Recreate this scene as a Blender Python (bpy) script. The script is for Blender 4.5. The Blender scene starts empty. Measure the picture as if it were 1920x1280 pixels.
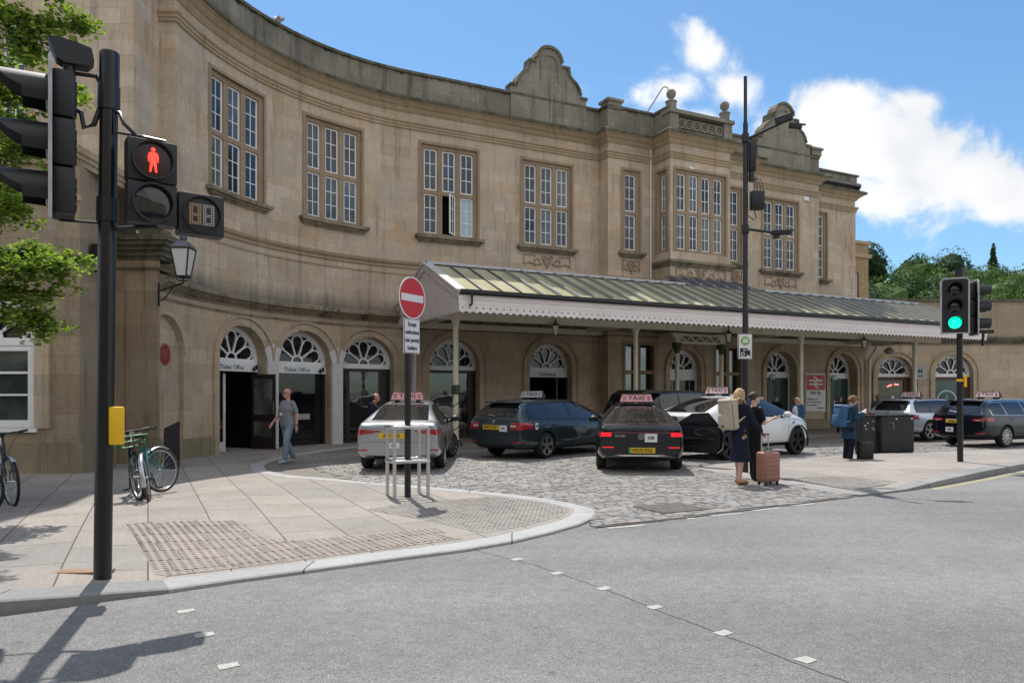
import bpy, bmesh, math, random
from mathutils import Vector, Matrix
from mathutils.geometry import delaunay_2d_cdt
from mathutils.bvhtree import BVHTree
random.seed(7)
R = math.radians
scene = bpy.context.scene
COL = scene.collection
sin, cos, pi = math.sin, math.cos, math.pi

# ------------------------------------------------------------------ helpers
def tag(o, label=None, cat=None, group=None, kind=None):
    if label: o['label'] = label
    if cat: o['category'] = cat
    if group: o['group'] = group
    if kind: o['kind'] = kind
    return o

def wloc(o):
    p = Vector((0, 0, 0))
    while o is not None:
        p += o.location
        o = o.parent
    return p

def empty(name, loc, label=None, cat=None, group=None, rz=0):
    o = bpy.data.objects.new(name, None)
    o.location = loc
    o.rotation_euler = (0, 0, rz)
    o.empty_display_size = .2
    COL.objects.link(o)
    return tag(o, label, cat, group)

class MB:
    """collects geometry; fn maps parameter space to world space"""
    def __init__(s, fn=None):
        s.v = []; s.f = []; s.m = []; s.fn = fn; s.M = None
    def add(s, vs, fs, mi=0):
        n = len(s.v)
        if s.M is not None:
            vs = [s.M @ Vector(p) for p in vs]
        s.v.extend([tuple(p) for p in vs])
        s.f.extend([tuple(i + n for i in f) for f in fs])
        s.m.extend([mi] * len(fs))
        return s
    def box(s, x0, x1, y0, y1, z0, z1, mi=0, nx=1):
        vs = []; fs = []
        for i in range(nx + 1):
            x = x0 + (x1 - x0) * i / nx
            vs += [(x, y0, z0), (x, y1, z0), (x, y1, z1), (x, y0, z1)]
        for i in range(nx):
            a = i * 4; b = a + 4
            fs += [(a, b, b + 1, a + 1), (a + 1, b + 1, b + 2, a + 2), (a + 2, b + 2, b + 3, a + 3), (a + 3, b + 3, b, a)]
        fs += [(0, 1, 2, 3), (nx * 4 + 3, nx * 4 + 2, nx * 4 + 1, nx * 4)]
        return s.add(vs, fs, mi)
    def rbox(s, x0, x1, y0, y1, z0, z1, r=.02, seg=2, mi=0):
        bm = bmesh.new()
        bmesh.ops.create_cube(bm, size=1)
        for v in bm.verts:
            v.co = Vector(((x0 + x1) / 2 + v.co.x * (x1 - x0), (y0 + y1) / 2 + v.co.y * (y1 - y0), (z0 + z1) / 2 + v.co.z * (z1 - z0)))
        bmesh.ops.bevel(bm, geom=list(bm.edges), offset=r, segments=seg, profile=.5, affect='EDGES')
        bm.verts.index_update()
        s.add([v.co[:] for v in bm.verts], [[v.index for v in f.verts] for f in bm.faces], mi)
        bm.free(); return s
    def tube(s, pts, r, n=8, mi=0, caps=True, closed=False):
        pts = [Vector(p) for p in pts]
        k = len(pts)
        rs = r if isinstance(r, (list, tuple)) else [r] * k
        vs = []; fs = []
        up = None
        for i in range(k):
            if closed:
                t = (pts[(i + 1) % k] - pts[i - 1]).normalized()
            else:
                t = (pts[min(i + 1, k - 1)] - pts[max(i - 1, 0)]).normalized()
            if up is None:
                up = Vector((0, 0, 1)) if abs(t.z) < .9 else Vector((1, 0, 0))
            a = (up - t * up.dot(t))
            if a.length < 1e-4: a = t.orthogonal()
            a.normalize(); b = t.cross(a); up = a
            for j in range(n):
                q = 2 * pi * j / n
                vs.append(pts[i] + (a * cos(q) + b * sin(q)) * rs[i])
        m = k if closed else k - 1
        for i in range(m):
            for j in range(n):
                fs.append((i * n + j, i * n + (j + 1) % n, ((i + 1) % k) * n + (j + 1) % n, ((i + 1) % k) * n + j))
        if caps and not closed:
            fs.append(tuple(range(n - 1, -1, -1))); fs.append(tuple((k - 1) * n + j for j in range(n)))
        return s.add(vs, fs, mi)
    def lathe(s, prof, n=16, c=(0, 0, 0), mat=None, mi=0, a0=0, a1=None):
        full = a1 is None
        vs = []; fs = []
        k = len(prof); na = n if full else n + 1
        for j in range(na):
            q = a0 + (2 * pi if full else (a1 - a0)) * j / n
            for (r, z) in prof:
                p = Vector((r * cos(q), r * sin(q), z))
                if mat is not None: p = mat @ p
                vs.append(p + Vector(c))
        for j in range(n):
            j2 = (j + 1) % na
            for i in range(k - 1):
                fs.append((j * k + i, j2 * k + i, j2 * k + i + 1, j * k + i + 1))
        return s.add(vs, fs, mi)
    def ball(s, c, r, n=12, mi=0):
        rx, ry, rz = r if isinstance(r, (tuple, list)) else (r, r, r)
        vs = []; fs = []; h = n // 2
        for i in range(h + 1):
            t = pi * i / h
            for j in range(n):
                q = 2 * pi * j / n
                vs.append((c[0] + rx * sin(t) * cos(q), c[1] + ry * sin(t) * sin(q), c[2] + rz * cos(t)))
        for i in range(h):
            for j in range(n):
                fs.append((i * n + j, (i + 1) * n + j, (i + 1) * n + (j + 1) % n, i * n + (j + 1) % n))
        return s.add(vs, fs, mi)
    def prism(s, poly, lo, hi, P=None, mi=0):
        """2D polygon (a,b) between depths lo and hi ; P(a,b,d)->point"""
        P = P or (lambda a, b, d: (a, d, b))
        n = len(poly)
        tri = cdt(poly, [])
        vs = [P(a, b, hi) for a, b in tri[0]]
        s.add(vs, tri[1], mi)
        s.add([P(a, b, lo) for a, b in tri[0]], [f[::-1] for f in tri[1]], mi)
        vs = []; fs = []
        for i in range(n):
            a, b = poly[i]; c, d = poly[(i + 1) % n]
            k = len(vs)
            vs += [P(a, b, lo), P(c, d, lo), P(c, d, hi), P(a, b, hi)]
            fs.append((k, k + 1, k + 2, k + 3))
        return s.add(vs, fs, mi)
    def stroke(s, pts, w, lo, hi, P=None, mi=0):
        """ribbon of width w along 2D polyline, thick from lo to hi"""
        P = P or (lambda a, b, d: (a, d, b))
        n = len(pts); L = []; Rr = []
        for i in range(n):
            a = Vector(pts[max(i - 1, 0)]); b = Vector(pts[min(i + 1, n - 1)])
            if i == 0: a = Vector(pts[0])
            t = (b - a)
            if t.length < 1e-9: t = Vector((1, 0))
            t.normalize(); nn = Vector((-t.y, t.x)) * w / 2; p = Vector(pts[i])
            L.append(p + nn); Rr.append(p - nn)
        vs = []; fs = []
        for i in range(n):
            vs += [P(L[i].x, L[i].y, lo), P(Rr[i].x, Rr[i].y, lo), P(Rr[i].x, Rr[i].y, hi), P(L[i].x, L[i].y, hi)]
        for i in range(n - 1):
            a = i * 4; b = a + 4
            fs += [(a, a + 1, b + 1, b), (a + 1, a + 2, b + 2, b + 1), (a + 2, a + 3, b + 3, b + 2), (a + 3, a, b, b + 3)]
        fs += [(0, 3, 2, 1), (n * 4 - 4, n * 4 - 3, n * 4 - 2, n * 4 - 1)]
        return s.add(vs, fs, mi)
    def build(s, name, mats, parent=None, smooth=None, local=False, recalc=True, base=True):
        if not isinstance(mats, (list, tuple)): mats = [mats]
        me = bpy.data.meshes.new(name)
        co = [s.fn(*p) for p in s.v] if s.fn else [Vector(p) for p in s.v]
        off = Vector((0, 0, 0))
        if not local:
            if parent is not None:
                off = wloc(parent)
            elif base and co:
                xs = [p[0] for p in co]; ys = [p[1] for p in co]; zs = [p[2] for p in co]
                off = Vector(((min(xs) + max(xs)) / 2, (min(ys) + max(ys)) / 2, min(zs)))
        me.from_pydata([(p[0] - off.x, p[1] - off.y, p[2] - off.z) for p in co], [], s.f)
        for m in mats: me.materials.append(m)
        if len(mats) > 1: me.polygons.foreach_set('material_index', s.m)
        uvl = me.uv_layers.new(name='UVMap')
        vi = [0] * len(me.loops); me.loops.foreach_get('vertex_index', vi)
        uv = []
        for i in vi:
            p = s.v[i]; uv.append(p[0] + p[1]); uv.append(p[2])
        uvl.data.foreach_set('uv', uv)
        if recalc:
            bm = bmesh.new(); bm.from_mesh(me)
            bmesh.ops.recalc_face_normals(bm, faces=bm.faces)
            bm.to_mesh(me); bm.free()
        if smooth:
            me.shade_smooth()
            me.set_sharp_from_angle(angle=R(smooth))
        me.update()
        o = bpy.data.objects.new(name, me)
        COL.objects.link(o)
        if parent is not None: o.parent = parent
        elif not local and base: o.location = off
        return o

def inpoly(x, y, poly):
    c = False; n = len(poly); j = n - 1
    for i in range(n):
        xi, yi = poly[i][0], poly[i][1]; xj, yj = poly[j][0], poly[j][1]
        if (yi > y) != (yj > y) and x < (xj - xi) * (y - yi) / (yj - yi) + xi: c = not c
        j = i
    return c

def cdt(outline, holes, extra_v=None, extra_e=None):
    V = []; E = []
    for loop in [outline] + holes:
        k = len(V); n = len(loop)
        V += [Vector((p[0], p[1])) for p in loop]
        E += [(k + i, k + (i + 1) % n) for i in range(n)]
    for a, b in (extra_e or []):
        k = len(V); V += [Vector(a), Vector(b)]; E.append((k, k + 1))
    for p in (extra_v or []): V.append(Vector((p[0], p[1])))
    r = delaunay_2d_cdt(V, E, [], 0, 1e-5)
    vs = [(v.x, v.y) for v in r[0]]; fs = []
    for f in r[2]:
        cx = sum(vs[i][0] for i in f) / len(f); cy = sum(vs[i][1] for i in f) / len(f)
        if inpoly(cx, cy, outline) and not any(inpoly(cx, cy, h) for h in holes): fs.append(tuple(f))
    return vs, fs

def text_mb(mb, body, size, M, bold=0., xs=1., align='CENTER', mi=0, ext=.002, spacing=1., line=1.):
    cu = bpy.data.curves.new('txt', 'FONT'); cu.body = body; cu.size = size
    cu.align_x = align; cu.align_y = 'CENTER'; cu.offset = bold * size; cu.extrude = ext
    cu.space_character = spacing; cu.space_line = line; cu.resolution_u = 2
    o = bpy.data.objects.new('txt', cu); COL.objects.link(o)
    dg = bpy.context.evaluated_depsgraph_get(); dg.update()
    me = bpy.data.meshes.new_from_object(o.evaluated_get(dg))
    S = Matrix.Diagonal((xs, 1, 1, 1))
    mb.add([M @ (S @ v.co) for v in me.vertices], [tuple(p.vertices) for p in me.polygons], mi)
    bpy.data.objects.remove(o); bpy.data.curves.remove(cu); bpy.data.meshes.remove(me)

def frame(origin, xdir, zdir=(0, 0, 1)):
    """matrix for text lying in plane spanned by xdir and zdir (text y axis -> zdir)"""
    x = Vector(xdir).normalized(); y = Vector(zdir).normalized(); z = x.cross(y)
    M = Matrix((x, y, z)).transposed().to_4x4(); M.translation = Vector(origin)
    return M

def arcpts(cx, cz, r, a0, a1, n):
    return [(cx + r * cos(a0 + (a1 - a0) * i / n), cz + r * sin(a0 + (a1 - a0) * i / n)) for i in range(n + 1)]

# ------------------------------------------------------------------ materials
def nt(name):
    m = bpy.data.materials.new(name); m.use_nodes = True
    t = m.node_tree
    return m, t.nodes, t.links, t.nodes['Principled BSDF']

def ramp(N, L, src, stops):
    r = N.new('ShaderNodeValToRGB')
    el = r.color_ramp.elements
    while len(el) < len(stops): el.new(.5)
    for e, (p, c) in zip(el, stops):
        e.position = p; e.color = (c, c, c, 1) if isinstance(c, (int, float)) else (*c, 1)
    L.new(src, r.inputs['Fac']); return r

def noise(N, L, vec, scale, det=4, rough=.6, dist=0):
    n = N.new('ShaderNodeTexNoise'); n.inputs['Scale'].default_value = scale
    n.inputs['Detail'].default_value = det; n.inputs['Roughness'].default_value = rough
    n.inputs['Distortion'].default_value = dist
    if vec is not None: L.new(vec, n.inputs['Vector'])
    return n

def mix(N, L, fac, a, b, mode='MIX'):
    x = N.new('ShaderNodeMix'); x.data_type = 'RGBA'; x.blend_type = mode
    for sk, val in ((x.inputs[0], fac), (x.inputs[6], a), (x.inputs[7], b)):
        if isinstance(val, bpy.types.NodeSocket): L.new(val, sk)
        elif isinstance(val, (int, float)): sk.default_value = val
        else: sk.default_value = (*val, 1)
    return x.outputs[2]

def mapping(N, L, src, scale=(1, 1, 1), rot=(0, 0, 0), loc=(0, 0, 0)):
    m = N.new('ShaderNodeMapping')
    m.inputs['Scale'].default_value = scale; m.inputs['Rotation'].default_value = rot; m.inputs['Location'].default_value = loc
    L.new(src, m.inputs['Vector']); return m.outputs[0]

def bump(N, L, b, h, strength=.3, dist=.02):
    x = N.new('ShaderNodeBump'); x.inputs['Strength'].default_value = strength; x.inputs['Distance'].default_value = dist
    L.new(h, x.inputs['Height']); L.new(x.outputs[0], b.inputs['Normal']); return x

CACHE = {}
def pm(name, col, rough=.5, metal=0., spec=.5, coat=0., var=.0, vs=6., bmp=0., emit=None, es=1., ior=None):
    if name in CACHE: return CACHE[name]
    m, N, L, b = nt(name)
    b.inputs['Base Color'].default_value = (*col, 1); b.inputs['Roughness'].default_value = rough
    b.inputs['Metallic'].default_value = metal; b.inputs['Specular IOR Level'].default_value = spec
    b.inputs['Coat Weight'].default_value = coat; b.inputs['Coat Roughness'].default_value = .04
    if ior: b.inputs['IOR'].default_value = ior
    if emit: b.inputs['Emission Color'].default_value = (*emit, 1); b.inputs['Emission Strength'].default_value = es
    if var or bmp:
        tc = N.new('ShaderNodeTexCoord'); n = noise(N, L, tc.outputs['Object'], vs, 6)
        if var:
            r = ramp(N, L, n.outputs['Fac'], [(.3, 1 - var), (.7, 1 + var * .6)])
            L.new(mix(N, L, 1., col, r.outputs[0], 'MULTIPLY'), b.inputs['Base Color'])
        if bmp: bump(N, L, b, n.outputs['Fac'], bmp, .01)
    CACHE[name] = m; return m

def stone(name, c1, c2, bw=.9, bh=.38, mort=.006, grime=.5, gcol=(.06, .05, .04), gscale=.5, streak=1., moss=None, rust=0, lichen=None, ledge=None):
    if name in CACHE: return CACHE[name]
    m, N, L, b = nt(name)
    uv = N.new('ShaderNodeUVMap'); uv.uv_map = 'UVMap'; U = uv.outputs[0]
    br = N.new('ShaderNodeTexBrick')
    br.inputs['Scale'].default_value = 1; br.inputs['Mortar Size'].default_value = mort; br.inputs['Mortar Smooth'].default_value = .3
    br.inputs['Brick Width'].default_value = bw; br.inputs['Row Height'].default_value = bh
    br.inputs['Color1'].default_value = (*c1, 1); br.inputs['Color2'].default_value = (*c2, 1)
    br.inputs['Mortar'].default_value = (c1[0] * .62, c1[1] * .6, c1[2] * .56, 1); br.offset = .5
    L.new(U, br.inputs['Vector'])
    tc = N.new('ShaderNodeTexCoord')
    big = noise(N, L, tc.outputs['Object'], gscale, 8, .65, .4)
    fine = noise(N, L, tc.outputs['Object'], 14, 6, .7)
    st = noise(N, L, mapping(N, L, U, (2.6, .22, 1)), 1.6, 7, .68, .3)
    f1 = ramp(N, L, fine.outputs['Fac'], [(.3, .86), (.7, 1.12)])
    c = mix(N, L, 1., br.outputs['Color'], f1.outputs[0], 'MULTIPLY')
    g1 = ramp(N, L, big.outputs['Fac'], [(.42, 0.), (.72, grime)])
    c = mix(N, L, g1.outputs[0], c, tuple(.45 * c1[i] + .55 * gcol[i] for i in range(3)))
    g2 = ramp(N, L, st.outputs['Fac'], [(.52, 0.), (.78, grime * streak)])
    c = mix(N, L, g2.outputs[0], c, gcol)
    if moss:
        ms = noise(N, L, tc.outputs['Object'], 2.2, 8, .75, .6)
        g3 = ramp(N, L, ms.outputs['Fac'], [(.5, 0.), (.62, .8)])
        c = mix(N, L, g3.outputs[0], c, moss)
    if rust:
        ru = noise(N, L, mapping(N, L, U, (.9, .5, 1), (0, 0, 0), (3, 7, 0)), 1.1, 6, .62, .5)
        c = mix(N, L, ramp(N, L, ru.outputs['Fac'], [(.5, 0.), (.68, rust)]).outputs[0], c, (c1[0] * .78, c1[1] * .6, c1[2] * .4))
        pa = noise(N, L, mapping(N, L, U, (1, 1.6, 1), (0, 0, 0), (11, 2, 0)), .8, 5, .6, .3)
        c = mix(N, L, ramp(N, L, pa.outputs['Fac'], [(.5, 0.), (.64, .6)]).outputs[0], c, (c1[0] * .72, c1[1] * .76, c1[2] * .85))
        dk = noise(N, L, mapping(N, L, U, (7, .6, 1), (0, 0, 0), (5, 1, 0)), 1.2, 6, .7)
        c = mix(N, L, ramp(N, L, dk.outputs['Fac'], [(.57, 0.), (.72, .6)]).outputs[0], c, (c1[0] * .38, c1[1] * .36, c1[2] * .36))
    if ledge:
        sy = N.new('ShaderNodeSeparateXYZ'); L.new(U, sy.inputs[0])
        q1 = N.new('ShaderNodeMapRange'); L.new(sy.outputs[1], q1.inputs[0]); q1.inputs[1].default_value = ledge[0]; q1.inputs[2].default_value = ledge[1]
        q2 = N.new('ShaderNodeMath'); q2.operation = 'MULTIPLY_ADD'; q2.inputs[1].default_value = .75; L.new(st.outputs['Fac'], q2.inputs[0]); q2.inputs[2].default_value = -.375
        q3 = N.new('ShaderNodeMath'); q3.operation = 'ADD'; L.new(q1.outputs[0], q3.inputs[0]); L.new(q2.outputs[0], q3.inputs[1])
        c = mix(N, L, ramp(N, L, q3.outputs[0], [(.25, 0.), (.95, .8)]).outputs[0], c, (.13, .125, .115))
    if lichen:
        sx = N.new('ShaderNodeSeparateXYZ'); L.new(U, sx.inputs[0])
        mr = N.new('ShaderNodeMapRange'); L.new(sx.outputs[1], mr.inputs[0]); mr.inputs[1].default_value = lichen[0]; mr.inputs[2].default_value = lichen[1]
        ln = noise(N, L, mapping(N, L, U, (1.2, 1.2, 1)), 2.6, 7, .72, .4)
        mm_ = N.new('ShaderNodeMath'); mm_.operation = 'MULTIPLY'; L.new(mr.outputs[0], mm_.inputs[0]); L.new(ln.outputs['Fac'], mm_.inputs[1])
        c = mix(N, L, ramp(N, L, mm_.outputs[0], [(.36, 0.), (.44, .92)]).outputs[0], c, (.022, .022, .016))
    L.new(c, b.inputs['Base Color'])
    b.inputs['Roughness'].default_value = .9; b.inputs['Specular IOR Level'].default_value = .2
    h = mix(N, L, .35, br.outputs['Fac'], fine.outputs['Fac'])
    inv = N.new('ShaderNodeMath'); inv.operation = 'MULTIPLY_ADD'; inv.inputs[1].default_value = -1; inv.inputs[2].default_value = 1
    L.new(br.outputs['Fac'], inv.inputs[0])
    add = N.new('ShaderNodeMath'); add.operation = 'MULTIPLY_ADD'; add.inputs[1].default_value = .35
    L.new(fine.outputs['Fac'], add.inputs[0]); L.new(inv.outputs[0], add.inputs[2])
    bump(N, L, b, add.outputs[0], .35, .012)
    CACHE[name] = m; return m

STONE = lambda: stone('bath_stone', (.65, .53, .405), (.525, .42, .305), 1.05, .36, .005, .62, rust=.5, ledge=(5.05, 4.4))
TRIM = lambda: stone('carved_stone', (.5, .385, .26), (.44, .335, .22), 1.3, .9, .003, .55)
SURR = lambda: stone('window_stone', (.38, .285, .19), (.34, .25, .165), 1.3, 2., .002, .35)
PARA = lambda: stone('weathered_stone', (.3, .27, .215), (.22, .2, .16), 1.1, .55, .005, .9, (.03, .029, .024), .9, 1.1, lichen=(12.15, 12.75))
PARAG = lambda: stone('weathered_gable_stone', (.33, .3, .24), (.26, .235, .19), 1.1, .55, .005, .85, (.05, .047, .04), .9, 1.1)
COPE = lambda: stone('mossy_coping', (.2, .18, .13), (.15, .14, .1), 1.2, 2., .004, .9, (.03, .03, .022), 1.2, 1., (.05, .05, .025))
LOW = lambda: stone('stained_stone', (.61, .49, .36), (.46, .365, .255), .95, .4, .005, .62, (.075, .06, .045), .6, 1., rust=.3)
SILL = lambda: stone('sill_stone', (.33, .275, .195), (.27, .225, .16), 1.2, 2., .004, .8, (.04, .037, .03), 1.6, 1., (.07, .065, .045))
LOWD = lambda: stone('dirty_shaded_stone', (.41, .325, .23), (.31, .24, .165), .95, .4, .005, .7, (.06, .048, .036), .6, 1.1, rust=.3)  # darker copy of the stained stone: dirt plus tree shade put into the colour
PLIN = lambda: stone('plinth_stone', (.33, .27, .18), (.28, .23, .15), 1.0, .6, .006, .7, (.06, .06, .035), .8, .8)
WHITE = lambda: pm('white_gloss_paint', (.84, .84, .84), .35, var=.06)
GREYW = lambda: pm('pale_grey_paint', (.62, .6, .6), .45, var=.07)
BLACK = lambda: pm('black_paint', (.012, .012, .014), .38, var=.15)
BLACKM = lambda: pm('matt_black_plastic', (.016, .016, .019), .55, var=.12)
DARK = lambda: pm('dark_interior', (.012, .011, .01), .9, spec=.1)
def GLASS(name='window_glass', col=(.035, .05, .07), ior=1.9):
    if name in CACHE: return CACHE[name]
    m, N, L, b = nt(name)
    tc = N.new('ShaderNodeTexCoord'); n = noise(N, L, tc.outputs['Object'], .9, 3)
    r = ramp(N, L, n.outputs['Fac'], [(.35, tuple(c * .5 for c in col)), (.65, tuple(c * 1.9 for c in col))])
    L.new(r.outputs[0], b.inputs['Base Color'])
    b.inputs['Roughness'].default_value = .03; b.inputs['IOR'].default_value = ior
    n2 = noise(N, L, tc.outputs['Object'], 1.6, 2); bump(N, L, b, n2.outputs['Fac'], .04, .05)
    CACHE[name] = m; return m
# ------------------------------------------------------------------ camera, sun, sky
cam = bpy.data.cameras.new('camera'); camo = bpy.data.objects.new('camera', cam); COL.objects.link(camo)
camo.location = (0, 0, 1.6); camo.rotation_euler = (R(90), 0, 0)
cam.sensor_width = 36; cam.lens = 25.875; cam.shift_y = 100 / 1920; cam.clip_end = 4000; cam.clip_start = .05
scene.camera = camo
EXPO = 1.0; SKYS = .075; SUNS = 2.5
SUN_EL, SUN_AZ = 62, -17.3
scene.view_settings.view_transform = 'Standard'; scene.view_settings.look = 'None'
scene.view_settings.exposure = EXPO; scene.view_settings.gamma = 1
sun = bpy.data.lights.new('sun', 'SUN'); sun.energy = SUNS; sun.angle = R(.5); sun.color = (1, .955, .88)
suno = bpy.data.objects.new('sun', sun); COL.objects.link(suno)
sd = Vector((sin(R(SUN_AZ)) * cos(R(SUN_EL)), cos(R(SUN_AZ)) * cos(R(SUN_EL)), sin(R(SUN_EL))))
suno.rotation_euler = sd.to_track_quat('Z', 'Y').to_euler(); suno.location = (0, 0, 30)

def make_world():
    w = bpy.data.worlds.new('World'); scene.world = w; w.use_nodes = True
    N, L = w.node_tree.nodes, w.node_tree.links
    bg = N['Background']; bg.inputs['Strength'].default_value = SKYS
    sky = N.new('ShaderNodeTexSky'); sky.sky_type = 'NISHITA'; sky.sun_disc = False
    sky.sun_elevation = R(SUN_EL); sky.sun_rotation = R(SUN_AZ); sky.air_density = 1.1; sky.dust_density = .4; sky.ozone_density = 1.5
    tc = N.new('ShaderNodeTexCoord'); D = tc.outputs['Generated']
    sp = N.new('ShaderNodeSeparateXYZ'); L.new(D, sp.inputs[0])
    def M(op, a, b=None, c=None):
        n = N.new('ShaderNodeMath'); n.operation = op
        for i, v in enumerate((a, b, c)):
            if v is None: continue
            if isinstance(v, (int, float)): n.inputs[i].default_value = v
            else: L.new(v, n.inputs[i])
        return n.outputs[0]
    # azimuth / elevation slopes of a direction
    yy = M('MAXIMUM', sp.outputs[1], .02)
    gx = M('DIVIDE', sp.outputs[0], yy); gz = M('DIVIDE', sp.outputs[2], yy)
    cv = N.new('ShaderNodeCombineXYZ'); L.new(gx, cv.inputs[0]); L.new(gz, cv.inputs[1])
    n1 = noise(N, L, cv.outputs[0], 6.5, 9, .62, .35)
    n2 = noise(N, L, cv.outputs[0], 2.6, 4, .55, .2)
    blobs = [(.50, .335, .17, .10, 1.), (.40, .385, .06, .06, .95), (.62, .30, .15, .10, 1.), (.505, .27, .10, .05, .95), (.46, .40, .07, .05, .9), (.56, .395, .07, .04, .85), (.70, .28, .16, .09, .9),
             (.268, .465, .045, .045, .6), (.25, .49, .03, .03, .5), (.30, .45, .025, .03, .45), (.17, .405, .06, .03, .55), (.23, .415, .07, .035, .6), (.30, .41, .06, .04, .68), (.145, .43, .04, .025, .45), (.255, .37, .1, .03, .7),
             (.355, .36, .07, .07, .8), (.10, .405, .03, .02, .4), (.385, .505, .02, .02, .3), (.60, .345, .1, .07, .95)]
    acc = None
    for cx, cz, rx, rz, wgt in blobs:
        a = M('MULTIPLY_ADD', gx, 1 / rx, -cx / rx); b = M('MULTIPLY_ADD', gz, 1 / rz, -cz / rz)
        d = M('SQRT', M('MULTIPLY_ADD', a, a, M('MULTIPLY', b, b)))
        v = M('MULTIPLY', M('SUBTRACT', 1.25, d), wgt)
        acc = v if acc is None else M('SMOOTH_MAX', acc, v, .25)
    m1 = M('ADD', acc, M('MULTIPLY', M('SUBTRACT', n1.outputs['Fac'], .5), 2.6))
    m1 = M('ADD', m1, M('MULTIPLY', M('SUBTRACT', n2.outputs['Fac'], .5), .5))
    front = N.new('ShaderNodeMapRange'); front.interpolation_type = 'SMOOTHERSTEP'
    L.new(m1, front.inputs[0]); front.inputs[1].default_value = .27; front.inputs[2].default_value = .95
    # unseen clouds behind the camera, added thick and bright to lift the shaded facade
    zz = M('MAXIMUM', sp.outputs[2], .05)
    ov = N.new('ShaderNodeCombineXYZ'); L.new(M('DIVIDE', sp.outputs[0], zz), ov.inputs[0]); L.new(M('DIVIDE', sp.outputs[1], zz), ov.inputs[1])
    n3 = noise(N, L, ov.outputs[0], .9, 8, .6, .3)
    rear = N.new('ShaderNodeMapRange'); rear.interpolation_type = 'SMOOTHSTEP'; L.new(n3.outputs['Fac'], rear.inputs[0])
    rear.inputs[1].default_value = .36; rear.inputs[2].default_value = .52
    isr = N.new('ShaderNodeMapRange'); L.new(sp.outputs[1], isr.inputs[0]); isr.inputs[1].default_value = .25; isr.inputs[2].default_value = -.1
    isr.interpolation_type = 'SMOOTHSTEP'
    keep = M('SUBTRACT', 1., isr.outputs[0])
    cm = M('ADD', M('MULTIPLY', front.outputs[0], keep), M('MULTIPLY', rear.outputs[0], isr.outputs[0]))
    up = N.new('ShaderNodeMapRange'); L.new(sp.outputs[2], up.inputs[0]); up.inputs[1].default_value = 0; up.inputs[2].default_value = .05
    cm = M('MULTIPLY', cm, up.outputs[0])
    k = 1 / (SKYS * 2 ** EXPO)
    shade = ramp(N, L, n2.outputs['Fac'], [(.34, (.8 * k, .83 * k, .87 * k)), (.5, (1.05 * k, 1.05 * k, 1.06 * k)), (.7, (1.2 * k, 1.2 * k, 1.2 * k))])
    # a little more cyan in the clear air
    tint = mix(N, L, 1., sky.outputs[0], SKYTINT, 'MULTIPLY')
    L.new(mix(N, L, cm, tint, shade.outputs[0]), bg.inputs['Color'])
SKYTINT = (.62, .84, .97)
make_world()

# ------------------------------------------------------------------ the facade's own frame
D1 = Vector((.8963, .4433, 0)); NV = Vector((.4433, -.8963, 0)); OO = Vector((-1.64, 26.3, 0))
TH = math.atan2(.4433, .8963); S0 = -2.1; RC = 8.5
def F(s, v, z):
    if s < S0:
        a = (S0 - s) / RC; r = RC - v
        s, v = S0 - r * sin(a), RC - r * cos(a)
    p = OO + D1 * s + NV * v
    return Vector((p.x, p.y, z))

def wall(mb, a0, a1, z0, z1, P, holes, depth=.3, da=.5, mi=0, top=None):
    n = max(1, int((a1 - a0) / da + .5))
    us = [a0 + (a1 - a0) * i / n for i in range(n + 1)]
    out = [(u, z0) for u in us] + [(u, z1) for u in us[::-1]]
    ev = [((u, z0), (u, z1)) for u in us[1:-1]]
    vs, fs = cdt(out, holes, None, ev)
    mb.add([P(a, b, 0) for a, b in vs], fs, mi)
    for h in holes:
        k = len(h); vv = []; ff = []
        for i in range(k):
            a, b = h[i]; c, d = h[(i + 1) % k]
            j = len(vv)
            vv += [P(a, b, 0), P(c, d, 0), P(c, d, -depth), P(a, b, -depth)]
            ff.append((j, j + 1, j + 2, j + 3))
        mb.add(vv, ff, mi)

def sweep(mb, path, prof, mi=0, closed_prof=True, caps=True):
    """profile (out, z) swept along (s,v) path with mitred corners"""
    n = len(path); vs = []; fs = []; k = len(prof)
    nrm = []
    for i in range(n - 1):
        dx = path[i + 1][0] - path[i][0]; dy = path[i + 1][1] - path[i][1]; l = math.hypot(dx, dy)
        nrm.append((-dy / l, dx / l))
    for i in range(n):
        if i == 0: m = nrm[0]
        elif i == n - 1: m = nrm[-1]
        else:
            a, b = nrm[i - 1], nrm[i]; q = 1 + a[0] * b[0] + a[1] * b[1]
            m = ((a[0] + b[0]) / q, (a[1] + b[1]) / q)
        for (o, z) in prof: vs.append((path[i][0] + m[0] * o, path[i][1] + m[1] * o, z))
    for i in range(n - 1):
        for j in range(k if closed_prof else k - 1):
            j2 = (j + 1) % k
            fs.append((i * k + j, (i + 1) * k + j, (i + 1) * k + j2, i * k + j2))
    if caps and closed_prof:
        fs.append(tuple(range(k - 1, -1, -1))); fs.append(tuple((n - 1) * k + j for j in range(k)))
    mb.add(vs, fs, mi)

def span(s0, s1, v, d=.4):
    n = max(1, int(abs(s1 - s0) / d + .5))
    return [(s0 + (s1 - s0) * i / n, v) for i in range(n + 1)]

def front(v): return lambda a, z, d: (a, v + d, z)
def left(s0): return lambda a, z, d: (s0 - d, a, z)      # face looking towards -s
def right(s0): return lambda a, z, d: (s0 + d, a, z)

def rect(a0, a1, z0, z1): return [(a0, z0), (a1, z0), (a1, z1), (a0, z1)]
ZS = 2.62
def archhole(c, r, zs=ZS, n=20, z0=-.05): return [(c - r, z0), (c + r, z0)] + arcpts(c, zs, r, 0, pi, n)

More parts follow.
